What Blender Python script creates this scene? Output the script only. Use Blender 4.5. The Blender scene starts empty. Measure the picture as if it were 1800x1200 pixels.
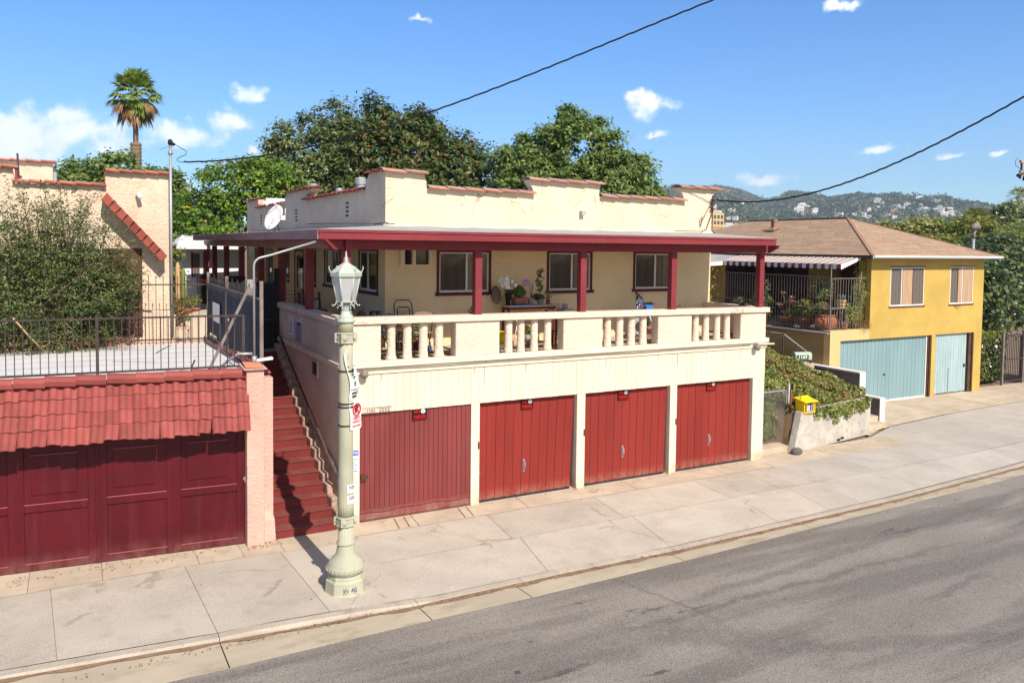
import bpy, bmesh, math, random
import numpy as np
from mathutils import Vector, Matrix
R = math.radians
S = bpy.context.scene
COL = S.collection
# ---------------------------------------------------------------- camera
cam = bpy.data.cameras.new('camera')
cam_o = bpy.data.objects.new('camera', cam); COL.objects.link(cam_o)
yaw, pitch, roll = R(28.654), R(2.8273), R(0.6527)
fw = Vector((math.sin(yaw)*math.cos(pitch), math.cos(yaw)*math.cos(pitch), -math.sin(pitch)))
rt = Vector((math.cos(yaw), -math.sin(yaw), 0)); up = rt.cross(fw)
r2 = rt*math.cos(roll)+up*math.sin(roll); u2 = -rt*math.sin(roll)+up*math.cos(roll)
m3 = Matrix((r2, u2, -fw)).transposed()
cam_o.matrix_world = Matrix.Translation((-4.638, -14.3275, 5.2)) @ m3.to_4x4()
cam.sensor_width = 36; cam.lens = 1413.46*36/1800
cam.shift_y = -(600-503.39)/1800
cam.clip_start = 0.1; cam.clip_end = 12000
S.camera = cam_o
# ---------------------------------------------------------------- light
SUN_EL, SUN_AZ = R(42.3), R(180-1.5)      # azimuth clockwise from +Y
S.view_settings.view_transform = 'Standard'; S.view_settings.look = 'None'
S.view_settings.gamma = 1; S.view_settings.use_curve_mapping = False
S.view_settings.exposure = 0.55
sd = Vector((math.sin(SUN_AZ)*math.cos(SUN_EL), math.cos(SUN_AZ)*math.cos(SUN_EL), math.sin(SUN_EL)))
sun = bpy.data.lights.new('sun', 'SUN'); sun.energy = 4.9; sun.angle = R(0.5); sun.color = (1, .892, .77)
sun_o = bpy.data.objects.new('sun', sun); COL.objects.link(sun_o)
sun_o.rotation_euler = (-sd).to_track_quat('-Z', 'Y').to_euler(); sun_o.location = (0, -20, 40)
W = bpy.data.worlds.new('World'); S.world = W; W.use_nodes = True
wn, wl = W.node_tree.nodes, W.node_tree.links
wn.clear()
sky = wn.new('ShaderNodeTexSky'); sky.sky_type = 'NISHITA'; sky.sun_disc = False
sky.sun_elevation = SUN_EL; sky.sun_rotation = SUN_AZ; sky.altitude = 200
sky.air_density = 1.0; sky.dust_density = 0.3; sky.ozone_density = 1.6
tc = wn.new('ShaderNodeTexCoord')
def vmath(op, a, b=None):
    n = wn.new('ShaderNodeVectorMath'); n.operation = op
    wl.new(a, n.inputs[0]) if not isinstance(a, tuple) else setattr(n.inputs[0], 'default_value', a)
    if b is not None:
        wl.new(b, n.inputs[1]) if not isinstance(b, tuple) else setattr(n.inputs[1], 'default_value', b)
    return n
def smath(op, *a):
    n = wn.new('ShaderNodeMath'); n.operation = op
    for i, v in enumerate(a):
        if isinstance(v, (int, float)): n.inputs[i].default_value = v
        else: wl.new(v, n.inputs[i])
    return n.outputs[0]
nz = wn.new('ShaderNodeTexNoise'); nz.inputs['Scale'].default_value = 30; nz.inputs['Detail'].default_value = 8
nz.inputs['Roughness'].default_value = .58
wl.new(tc.outputs['Generated'], nz.inputs['Vector'])
wob = vmath('SUBTRACT', nz.outputs['Color'], (.5, .5, .5)); wob2 = vmath('SCALE', wob.outputs[0]); wob2.inputs['Scale'].default_value = .034
dirw = vmath('ADD', tc.outputs['Generated'], wob2.outputs[0]).outputs[0]
CL = [[-0.0391,0.9926,0.1147,0.0658,0.0239],[0.0247,0.9925,0.1196,0.0682,0.0235],[0.1047,0.9871,0.1213,0.0482,0.0154],[-0.0549,0.9946,0.0883,0.0536,0.0149],[-0.0075,0.9911,0.1332,0.0243,0.0121],[0.1633,0.9762,0.1427,0.0302,0.0144],[0.1872,0.9673,0.171,0.0223,0.0112],[0.1867,0.9762,0.1105,0.0093,0.0086],[0.1167,0.9914,0.06,0.0209,0.0117],[0.3624,0.8933,0.2658,0.016,0.0053],[0.6125,0.7716,0.1714,0.0354,0.015],[0.5956,0.7829,0.1796,0.015,0.0082],[0.6163,0.7753,0.1384,0.0233,0.0048],[0.5669,0.8095,0.153,0.0062,0.0048],[0.7944,0.5966,0.1142,0.0241,0.0051],[0.8345,0.5411,0.1046,0.0197,0.0037],[0.86,0.4995,0.1047,0.0108,0.003],[0.7121,0.6975,0.0808,0.0349,0.0087],[0.7427,0.6134,0.2687,0.0162,0.0062]]
acc = None
for (x, y, z, a, b) in CL:
    d = Vector((x, y, z)).normalized(); rgt = Vector((d.y, -d.x, 0)).normalized(); upv = rgt.cross(d)
    a *= 1.15; b *= 1.25
    if x < .12 and z < .14: a *= 1.2; b *= 1.25
    df = vmath('SUBTRACT', dirw, tuple(d)).outputs[0]
    p = vmath('DOT_PRODUCT', df, tuple(rgt/a)).outputs['Value']; q = vmath('DOT_PRODUCT', df, tuple(upv/b)).outputs['Value']
    v = smath('SUBTRACT', 1.0, smath('SQRT', smath('ADD', smath('MULTIPLY', p, p), smath('MULTIPLY', q, q))))
    acc = v if acc is None else smath('SMOOTH_MAX', acc, v, .25)
nz2 = wn.new('ShaderNodeTexNoise'); nz2.inputs['Scale'].default_value = 48; nz2.inputs['Detail'].default_value = 8
wl.new(tc.outputs['Generated'], nz2.inputs['Vector'])
den = smath('ADD', acc, smath('MULTIPLY', smath('SUBTRACT', nz2.outputs['Fac'], .5), 1.7))
mr = wn.new('ShaderNodeMapRange'); mr.interpolation_type = 'SMOOTHERSTEP'
wl.new(den, mr.inputs['Value']); mr.inputs['From Min'].default_value = .02; mr.inputs['From Max'].default_value = .95
mr.inputs['To Max'].default_value = .9
skyc = wn.new('ShaderNodeMix'); skyc.data_type = 'RGBA'
# clear air: deep blue away from the sun, whiter towards it
hs = wn.new('ShaderNodeHueSaturation'); hs.inputs['Saturation'].default_value = 1.34; wl.new(sky.outputs[0], hs.inputs['Color'])
def mul(a, c):
    g = wn.new('ShaderNodeMix'); g.data_type = 'RGBA'; g.blend_type = 'MULTIPLY'; g.inputs['Factor'].default_value = 1; wl.new(a, g.inputs['A']); g.inputs['B'].default_value = (*c, 1); return g.outputs['Result']
sunward = wn.new('ShaderNodeMapRange'); sunward.interpolation_type = 'SMOOTHSTEP'
wl.new(vmath('DOT_PRODUCT', tc.outputs['Generated'], tuple(sd)).outputs['Value'], sunward.inputs['Value'])
sunward.inputs['From Min'].default_value = .12; sunward.inputs['From Max'].default_value = .75
grade = wn.new('ShaderNodeMix'); grade.data_type = 'RGBA'; wl.new(sunward.outputs[0], grade.inputs['Factor'])
wl.new(mul(hs.outputs[0], (.66, .95, 1.26)), grade.inputs['A']); wl.new(mul(sky.outputs[0], (1.0, .90, .86)), grade.inputs['B'])
wl.new(mr.outputs[0], skyc.inputs['Factor']); wl.new(grade.outputs['Result'], skyc.inputs['A'])
cr = wn.new('ShaderNodeMix'); cr.data_type = 'RGBA'; wl.new(nz.outputs['Fac'], cr.inputs['Factor'])
cr.inputs['A'].default_value = (8.2, 8.6, 9.4, 1); cr.inputs['B'].default_value = (12.2, 12.0, 11.8, 1)
wl.new(cr.outputs['Result'], skyc.inputs['B'])
bg = wn.new('ShaderNodeBackground'); wl.new(skyc.outputs['Result'], bg.inputs['Color']); bg.inputs['Strength'].default_value = .104
wo = wn.new('ShaderNodeOutputWorld'); wl.new(bg.outputs[0], wo.inputs['Surface'])
# ---------------------------------------------------------------- materials
def nt(name):
    m = bpy.data.materials.new(name); m.use_nodes = True
    n, l = m.node_tree.nodes, m.node_tree.links; n.clear()
    o = n.new('ShaderNodeOutputMaterial'); b = n.new('ShaderNodeBsdfPrincipled'); l.new(b.outputs[0], o.inputs['Surface'])
    return m, n, l, b, o
def geo_pos(n, l, scale=(1, 1, 1)):
    g = n.new('ShaderNodeNewGeometry')
    if scale == (1, 1, 1): return g.outputs['Position']
    v = n.new('ShaderNodeVectorMath'); v.operation = 'MULTIPLY'; l.new(g.outputs['Position'], v.inputs[0]); v.inputs[1].default_value = scale
    return v.outputs[0]
def noise(n, l, vec, scale, detail=4, rough=.55):
    t = n.new('ShaderNodeTexNoise'); t.inputs['Scale'].default_value = scale; t.inputs['Detail'].default_value = detail
    t.inputs['Roughness'].default_value = rough; l.new(vec, t.inputs['Vector']); return t.outputs['Fac']
def mixc(n, l, fac, a, b, mode='MIX'):
    x = n.new('ShaderNodeMix'); x.data_type = 'RGBA'; x.blend_type = mode
    for k, v in (('Factor', fac), ('A', a), ('B', b)):
        if isinstance(v, (int, float)): x.inputs[k].default_value = v
        elif isinstance(v, tuple): x.inputs[k].default_value = (*v[:3], 1)
        else: l.new(v, x.inputs[k])
    return x.outputs['Result']
def rng(n, l, v, a, b, c=0, d=1):
    x = n.new('ShaderNodeMapRange'); x.interpolation_type = 'SMOOTHSTEP'; l.new(v, x.inputs['Value'])
    for k, w in zip(('From Min', 'From Max', 'To Min', 'To Max'), (a, b, c, d)): x.inputs[k].default_value = w
    return x.outputs[0]
def bump(n, l, b, h, strength=.5, dist=.01):
    u = n.new('ShaderNodeBump'); u.inputs['Strength'].default_value = strength; u.inputs['Distance'].default_value = dist
    l.new(h, u.inputs['Height']); l.new(u.outputs[0], b.inputs['Normal'])
def mat(name, col, rough=.8, dirt=None, dscale=1.5, damt=.5, var=.12, spots=None, bs=40, bd=.004, bstr=.6, metal=0, spec=.16, island=0., stretch=(1, 1, 1), speck=None, streak=None, grime=None, crackc=None):
    """painted / mineral surface: slow colour drift, dirt patches, chips and a fine bump"""
    m, n, l, b, o = nt(name)
    P = geo_pos(n, l); Ps = geo_pos(n, l, stretch)
    f1 = noise(n, l, Ps, dscale, 5)
    dark = tuple(c*(1-var) for c in col); lite = tuple(min(1, c*(1+var)) for c in col)
    c = mixc(n, l, rng(n, l, f1, .3, .7), dark, lite)
    if dirt is not None:
        f2 = rng(n, l, noise(n, l, Ps, dscale*2.7, 8, .65), .48, .78, 0, damt)
        c = mixc(n, l, f2, c, dirt)
    if spots is not None:
        f3 = rng(n, l, noise(n, l, P, spots[1], 6, .7), spots[2], spots[2]+.03)
        c = mixc(n, l, f3, c, spots[0])
    if speck is not None:
        f4 = rng(n, l, noise(n, l, P, speck[1], 2), .35, .65)
        c = mixc(n, l, f4, c, mixc(n, l, 1.0, c, speck[0], 'MULTIPLY'))
    if crackc is not None:
        v_ = n.new('ShaderNodeTexVoronoi'); v_.feature = 'DISTANCE_TO_EDGE'; v_.inputs['Scale'].default_value = crackc[1]
        wv = n.new('ShaderNodeVectorMath'); wv.operation = 'ADD'; l.new(P, wv.inputs[0]); nc = n.new('ShaderNodeTexNoise'); nc.inputs['Scale'].default_value = 3.5; nc.inputs['Detail'].default_value = 6; l.new(P, nc.inputs['Vector'])
        sc = n.new('ShaderNodeVectorMath'); sc.operation = 'SCALE'; sc.inputs['Scale'].default_value = .45; l.new(nc.outputs['Color'], sc.inputs[0]); l.new(sc.outputs[0], wv.inputs[1]); l.new(wv.outputs[0], v_.inputs['Vector'])
        q1 = rng(n, l, v_.outputs['Distance'], .0, .022, 1, 0); q2 = rng(n, l, noise(n, l, P, 1.3, 3), .50, .60, 0, crackc[2])
        mq = n.new('ShaderNodeMath'); mq.operation = 'MULTIPLY'; l.new(q1, mq.inputs[0]); l.new(q2, mq.inputs[1]); c = mixc(n, l, mq.outputs[0], c, crackc[0])
    if streak is not None:   # rain runs and rusty dribbles, long and thin
        f5 = rng(n, l, noise(n, l, geo_pos(n, l, (1, 1, .07)), streak[1], 5, .7), streak[2], streak[2]+.22, 0, streak[3])
        c = mixc(n, l, f5, c, streak[0])
    if grime is not None:    # splash dirt along the foot
        g_ = n.new('ShaderNodeNewGeometry'); sx_ = n.new('ShaderNodeSeparateXYZ'); l.new(g_.outputs['Position'], sx_.inputs[0])
        hz_ = rng(n, l, sx_.outputs[2], 0, grime[1], 1, 0); mm = n.new('ShaderNodeMath'); mm.operation = 'MULTIPLY'
        l.new(hz_, mm.inputs[0]); l.new(rng(n, l, noise(n, l, geo_pos(n, l, (1, 1, .6)), 6, 7, .7), .35, .65, .1, grime[2]), mm.inputs[1])
        c = mixc(n, l, mm.outputs[0], c, grime[0])
    if island:
        g = n.new('ShaderNodeNewGeometry'); h = n.new('ShaderNodeHueSaturation')
        l.new(rng(n, l, g.outputs['Random Per Island'], 0, 1, 1-island, 1+island), h.inputs['Value']); l.new(c, h.inputs['Color']); c = h.outputs[0]
    l.new(c, b.inputs['Base Color']); b.inputs['Roughness'].default_value = rough; b.inputs['Metallic'].default_value = metal
    b.inputs['Specular IOR Level'].default_value = spec
    if bs: bump(n, l, b, noise(n, l, P, bs, 5, .6), bstr, bd)
    return m
M = {}
M['cream'] = mat('cream_paint', (.70, .612, .475), .7, (.60, .50, .37), 1.2, .3, .04, stretch=(1, 1, .25), bs=60, bd=.002, streak=((.50, .36, .22), 7, .56, .55), island=.03)
M['post_cream'] = mat('post_cream_paint', (.72, .635, .49), .65, (.5, .42, .32), 2, .3, .04, bs=60, bd=.002, streak=((.52, .40, .27), 8, .54, .5), grime=((.38, .26, .17), .35, .95))
M['stucco'] = mat('cream_stucco', (.70, .595, .45), .9, (.58, .47, .33), 1.4, .45, .07, ((.36, .28, .19), 17, .70), bs=17, bd=.035, bstr=1.0, streak=((.50, .40, .28), 4, .56, .4), crackc=((.36, .27, .18), .9, .75))
M['stucco_porch_bounce'] = mat('porch_stucco_bounce', (.78, .62, .39), .9, (.66, .46, .24), .8, .35, .06, ((.40, .27, .15), 17, .70), bs=17, bd=.035, bstr=1.0)  # cream wall with the porch's warm bounced light put into its colour
M['stucco_pink'] = mat('pale_stucco', (.70, .585, .475), .9, (.58, .47, .38), 1.4, .45, .06, ((.46, .35, .28), 20, .71), bs=17, bd=.03, bstr=1.0, streak=((.50, .39, .30), 6, .54, .45), crackc=((.40, .30, .22), 1.1, .7))
M['stucco_side'] = mat('side_stucco', (.66, .55, .45), .92, (.54, .43, .35), 1.4, .5, .08, ((.42, .34, .28), 15, .71), bs=16, bd=.04, bstr=1.0)
M['stucco_rough_shade'] = mat('rough_stucco_shade', (.46, .33, .26), .95, (.42, .30, .22), 2.5, .5, .15, bs=11, bd=.07, bstr=1.0)  # rough plaster, darkened in colour so the sunlit stair string reads as shaded
M['maroon'] = mat('maroon_trim', (.205, .034, .042), .55, (.29, .10, .11), 1.6, .30, .10, ((.50, .30, .28), 7, .76), bs=50, bd=.002, stretch=(.5, .5, 1))
M['maroon_old'] = mat('faded_maroon_trim', (.30, .17, .17), .8, (.42, .34, .30), 2.2, .6, .12, bs=30, bd=.004, stretch=(.4, .4, 1))
M['darkred'] = mat('dark_red_frame', (.10, .014, .02), .5, bs=40, bd=.001)
M['red_door'] = mat('red_door', (.222, .028, .022), .6, (.175, .032, .026), 1.3, .6, .10, ((.50, .27, .21), 16, .765), bs=90, bd=.0015, stretch=(1, 1, .3), streak=((.27, .07, .055), 9, .55, .15), grime=((.36, .22, .16), .30, .5), island=.04)
M['red_door_old'] = mat('dull_red_door', (.185, .040, .038), .65, (.15, .055, .06), 1.1, .6, .14, ((.42, .25, .2), 14, .745), bs=70, bd=.002, stretch=(1, 1, .3), streak=((.24, .085, .085), 9, .52, .3), grime=((.36, .24, .19), .30, .5), island=.06)
M['wine_door'] = mat('wine_door', (.078, .0038, .009), .45, (.062, .009, .015), 1.6, .7, .15, ((.28, .10, .11), 22, .73), bs=80, bd=.002, spec=.25, streak=((.12, .03, .04), 8, .5, .3), grime=((.22, .10, .09), .35, .5))
M['wine_edge'] = mat('wine_edge', (.30, .09, .10), .6, bs=60)
M['redtile'] = mat('painted_clay_tile', (.265, .066, .058), .7, (.31, .11, .09), 3, .5, .08, ((.58, .33, .16), 6, .765), bs=60, bd=.003, island=.13)
M['terracotta'] = mat('terracotta_coping', (.46, .16, .09), .85, (.30, .24, .22), 3, .7, .15, bs=50, bd=.004, island=.2)
M['tile_grey'] = mat('weathered_tile_top', (.36, .26, .23), .9, (.42, .38, .36), 3, .7, .15, bs=50, bd=.005, island=.2)
M['rust_tile'] = mat('rust_tile', (.28, .065, .045), .8, (.2, .06, .05), 3, .5, .15, bs=50, bd=.004, island=.2)
M['rust_red'] = mat('rust_red_tile', (.24, .060, .045), .8, (.28, .12, .09), 3, .5, .15, bs=50, bd=.004, island=.2)
M['tile_pale'] = mat('pale_red_tile', (.42, .17, .12), .85, (.34, .2, .16), 3, .5, .15, bs=50, bd=.004, island=.2)
M['rust_run'] = mat('rust_run', (.42, .26, .15), .9, bs=0)
M['awning_tan'] = mat('awning_tan', (.40, .30, .26), .8, (.5, .42, .38), 3, .5, .08, bs=0)
M['awning_white'] = mat('awning_white', (.60, .56, .53), .8, (.5, .44, .40), 3, .5, .05, bs=0)
M['kerb_concrete'] = mat('kerb_concrete', (.47, .42, .345), .92, (.30, .25, .20), 1.6, .85, .10, ((.20, .16, .13), 6, .73), bs=50, bd=.008, island=.05, speck=((.82, .80, .78), 60))
M['pink'] = mat('pink_stucco', (.60, .385, .315), .9, (.48, .28, .23), 1.6, .5, .08, ((.62, .45, .36), 12, .72), bs=18, bd=.03, bstr=1.0)
M['peach'] = mat('peach_stucco', (.64, .52, .395), .92, (.47, .34, .235), 1.0, .7, .09, ((.32, .24, .17), 14, .70), bs=14, bd=.035, bstr=1.0, streak=((.44, .30, .19), 2.2, .55, .6), crackc=((.34, .24, .16), .8, .75))
M['step'] = mat('painted_step', (.165, .028, .026), .65, (.16, .060, .052), 2, .5, .10, ((.62, .50, .42), 5, .775), bs=60, bd=.004)
M['tread'] = mat('worn_step_tread', (.19, .056, .048), .7, (.22, .115, .095), 2.2, .7, .12, ((.66, .54, .44), 4, .70), bs=60, bd=.004)
M['concrete'] = mat('concrete', (.50, .455, .385), .92, (.40, .35, .285), .9, .75, .08, ((.24, .19, .15), 6, .735), bs=60, bd=.006, island=.06, speck=((.80, .78, .76), 60), crackc=((.26, .20, .15), .35, .6))
M['concrete_old'] = mat('old_concrete', (.52, .44, .34), .93, (.40, .29, .19), 1.3, .8, .10, ((.26, .19, .14), 6, .74), bs=70, bd=.004, island=.05, speck=((.86, .84, .8), 80))
M['concrete_new'] = mat('newer_concrete', (.485, .448, .395), .92, (.39, .35, .295), .8, .7, .07, ((.26, .21, .17), 7, .74), bs=60, bd=.006, island=.06, speck=((.82, .80, .78), 60))
M['gutter'] = mat('gutter_concrete', (.47, .41, .31), .93, (.31, .25, .18), 1.3, .85, .10, ((.20, .17, .14), 7, .745), bs=80, bd=.003, stretch=(.5, 1, 1), speck=((.88, .87, .84), 90))
M['seam'] = mat('dirt_seam', (.25, .19, .14), 1, bs=60)
M['debris'] = mat('leaf_dirt', (.235, .155, .10), 1, (.15, .10, .07), 6, .8, .2, ((.5, .38, .22), 30, .64), bs=40, bd=.012)
M['grey_block'] = mat('grey_block', (.46, .43, .38), .95, (.24, .21, .175), 2.2, .85, .14, ((.16, .14, .12), 9, .735), bs=30, bd=.008)
M['white_wall'] = mat('white_block', (.74, .70, .64), .9, (.5, .44, .36), 3, .4, .06, bs=40)
M['dark_block'] = mat('dark_block', (.12, .105, .10), .95, (.18, .15, .14), 3, .5, .15, bs=30, bd=.008)
M['roofing'] = mat('roll_roofing', (.60, .60, .59), .9, (.46, .44, .41), .8, .5, .05, ((.25, .24, .23), 5, .78), bs=90, bd=.002)
M['porch_roof'] = mat('porch_roofing', (.38, .37, .35), .9, (.27, .25, .22), 1.5, .7, .08, bs=60)
M['iron'] = mat('wrought_iron', (.06, .045, .045), .5, (.12, .08, .07), 6, .5, .2, bs=60, bd=.001)
M['iron_light'] = mat('weathered_iron', (.20, .17, .155), .55, (.28, .23, .20), 6, .5, .2, bs=60, bd=.001)
M['navy'] = mat('blue_grey_metal', (.055, .060, .085), .55, (.09, .085, .10), 2, .5, .2, bs=40, bd=.001, stretch=(1, 1, .2))
M['black'] = mat('black_plastic', (.015, .015, .017), .5, bs=0)
M['mesh_black'] = mat('black_screen', (.014, .016, .022), .6, bs=80)
M['galv'] = mat('galvanised', (.36, .37, .38), .5, metal=.5, bs=60, bd=.0005, var=.1)
M['white_metal'] = mat('white_metal', (.72, .72, .70), .45, (.5, .5, .48), 4, .3, .04, bs=0)
M['lamp'] = mat('lamp_paint', (.39, .395, .30), .6, (.44, .375, .19), 2.4, .9, .12, ((.13, .12, .08), 11, .69), bs=40, bd=.004, stretch=(1, 1, .6))
M['lamp_top'] = mat('lamp_verdigris', (.42, .48, .41), .55, (.34, .38, .32), 5, .5, .08, bs=50, bd=.002)
M['yellow'] = mat('yellow_stucco', (.48, .335, .09), .92, (.38, .26, .095), .9, .65, .10, ((.50, .38, .22), 1.1, .70), bs=40, bd=.006)
M['yellow_pale'] = mat('pale_yellow_stucco', (.58, .42, .20), .92, (.5, .36, .18), 1.2, .4, .06, bs=40, bd=.006)
M['brown_wall'] = mat('tan_wall', (.33, .23, .10), .95, (.24, .16, .07), 1.2, .6, .1, bs=40, bd=.006)
M['teal'] = mat('teal_metal_door', (.205, .315, .34), .55, (.27, .375, .40), 1.0, .5, .08, bs=40, bd=.001, stretch=(1, 1, .3))
M['paleblue'] = mat('pale_blue_planks', (.31, .42, .44), .75, (.48, .54, .54), 1.8, .7, .08, ((.28, .28, .26), 9, .75), bs=50, bd=.003, stretch=(1, 1, .3))
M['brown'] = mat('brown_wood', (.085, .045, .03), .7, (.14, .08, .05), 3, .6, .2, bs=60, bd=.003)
M['wood'] = mat('plywood', (.42, .285, .18), .75, (.40, .24, .14), 4, .7, .15, bs=60, bd=.003, stretch=(4, 4, .4))
M['red_wood'] = mat('red_brown_wood', (.14, .045, .028), .5, (.10, .03, .02), 4, .5, .15, bs=40, bd=.001)
M['wood_tan'] = mat('tan_wood', (.50, .33, .17), .6, (.36, .22, .11), 5, .5, .1, bs=40, bd=.001)
M['clay'] = mat('clay_pot', (.40, .14, .075), .85, (.50, .26, .18), 4, .5, .12, bs=40, bd=.003)
M['white'] = mat('white_enamel', (.80, .80, .78), .4, bs=0, var=.02)
M['cream_pot'] = mat('cream_pot', (.55, .48, .38), .7, bs=30)
M['blue'] = mat('blue_plastic', (.02, .16, .55), .4, bs=0)
M['bright_red'] = mat('sign_red', (.78, .01, .012), .45, bs=0, var=.03)
M['sign_black'] = mat('sign_black', (.012, .010, .010), .4, bs=0)
M['sign_white'] = mat('sign_white', (.78, .78, .76), .4, bs=0, var=.03)
M['sign_green'] = mat('sign_green', (.03, .12, .08), .4, bs=0)
M['sign_blue'] = mat('sign_blue', (.02, .12, .5), .4, bs=0)
M['sign_grey'] = mat('sign_grey', (.36, .36, .37), .5, bs=0)
M['yellow_box'] = mat('yellow_box', (.80, .56, .012), .5, (.6, .42, .02), 4, .4, .05, bs=0)
M['lime'] = mat('lime_fabric', (.48, .62, .03), .6, bs=0)
M['violet'] = mat('orchid_violet', (.48, .22, .50), .6, bs=0)
M['petal'] = mat('white_petal', (.80, .79, .74), .6, bs=0)
M['flower_pink'] = mat('pink_rosette', (.50, .22, .13), .7, (.42, .30, .08), 8, .6, .2, bs=0)
M['orange'] = mat('orange_fruit', (.75, .28, .02), .5, bs=0)
M['bark'] = mat('bark', (.13, .09, .06), .95, (.07, .05, .035), 5, .7, .2, bs=20, bd=.03, stretch=(1, 1, .3))
M['palm_bark'] = mat('palm_bark', (.24, .17, .12), .95, (.13, .09, .065), 6, .7, .2, bs=14, bd=.05, stretch=(1, 1, 2))
M['soil'] = mat('soil', (.13, .085, .05), 1, (.2, .13, .08), 5, .6, .2, bs=20, bd=.02)
M['white_blue_shade'] = mat('white_stucco_blue_shade', (.70, .75, .80), .9, (.5, .54, .58), 2, .4, .05, bs=30, bd=.01)  # white wall with the bluish tint of skylit shade put into its colour
M['fabric_dark'] = mat('dark_fabric', (.035, .035, .05), .8, bs=0)
M['fabric_tan'] = mat('tan_fabric', (.25, .18, .13), .8, bs=0)
M['seal'] = mat('rubber_seal', (.03, .03, .04), .7, bs=0)
M['ground'] = mat('dry_ground', (.20, .15, .09), 1, (.10, .10, .045), .12, .8, .2, bs=6, bd=.05)
M['far_roof'] = mat('far_roof', (.30, .17, .12), .9, bs=0)
M['far_wall'] = mat('far_wall', (.72, .70, .66), .9, bs=0)
M['far_glass'] = mat('far_window', (.06, .08, .10), .3, bs=0)

def glass_mat(name, tint, rough=.06, stripes=None):
    m, n, l, b, o = nt(name)
    c = tint
    if stripes:
        w = n.new('ShaderNodeTexWave'); w.wave_type = 'BANDS'; w.bands_direction = 'X'; w.inputs['Scale'].default_value = stripes[1]
        w.inputs['Distortion'].default_value = 2.5; w.inputs['Detail'].default_value = 2
        l.new(geo_pos(n, l, (1, 1, .15)), w.inputs['Vector']); c = mixc(n, l, w.outputs['Fac'], tint, stripes[0])
        l.new(c, b.inputs['Base Color'])
    else: b.inputs['Base Color'].default_value = (*tint, 1)
    b.inputs['Roughness'].default_value = rough; b.inputs['Specular IOR Level'].default_value = .5
    bump(n, l, b, noise(n, l, geo_pos(n, l), 1.5, 2), .25, .02)
    return m
M['glass'] = glass_mat('dark_window_glass', (.018, .014, .012), .08, ((.035, .026, .02), 1.3))
M['curtain'] = glass_mat('curtained_glass', (.10, .075, .055), .12, ((.17, .13, .10), 2.2))
M['screen'] = glass_mat('insect_screen', (.10, .082, .068), .45, ((.145, .12, .10), 2))
M['lamp_glass'] = mat('milk_glass', (.42, .43, .45), .3, (.32, .34, .38), 4, .4, .03, bs=0, spec=.5)

DK = (.110, .100, .088); MD = (.155, .142, .124)
ROADMARKS = [(-6, -5.75, 9, -5.72, .42, .75, .35, MD), (1.5, -5.6, 9.5, -5.65, .10, .85, .25, DK), (2.6, -5.35, 12.5, -4.62, .16, .8, .22, DK), (2.2, -5.6, 4.2, -7.4, .55, .75, .5, DK), (3.4, -6.9, 8.5, -8.9, .20, .8, .3, DK),
             (-4, -5.9, 2.5, -6.1, .22, .75, .3, DK), (2.78, -3.9, 3.4, -6.0, .05, .9, .2, DK), (2.0, -4.2, 4.5, -4.5, .30, .6, .3, MD), (4, -7.2, 14, -6.3, .9, .55, .6, MD), (6.5, -6.9, 8.6, -6.7, .12, .8, .2, DK), (-1.5, -5.1, .9, -5.3, .25, .6, .3, MD), (11.2, -4.9, 13.2, -4.4, .22, .7, .3, DK), (10, -5.9, 18, -4.6, .25, .7, .3, DK)]
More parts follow.
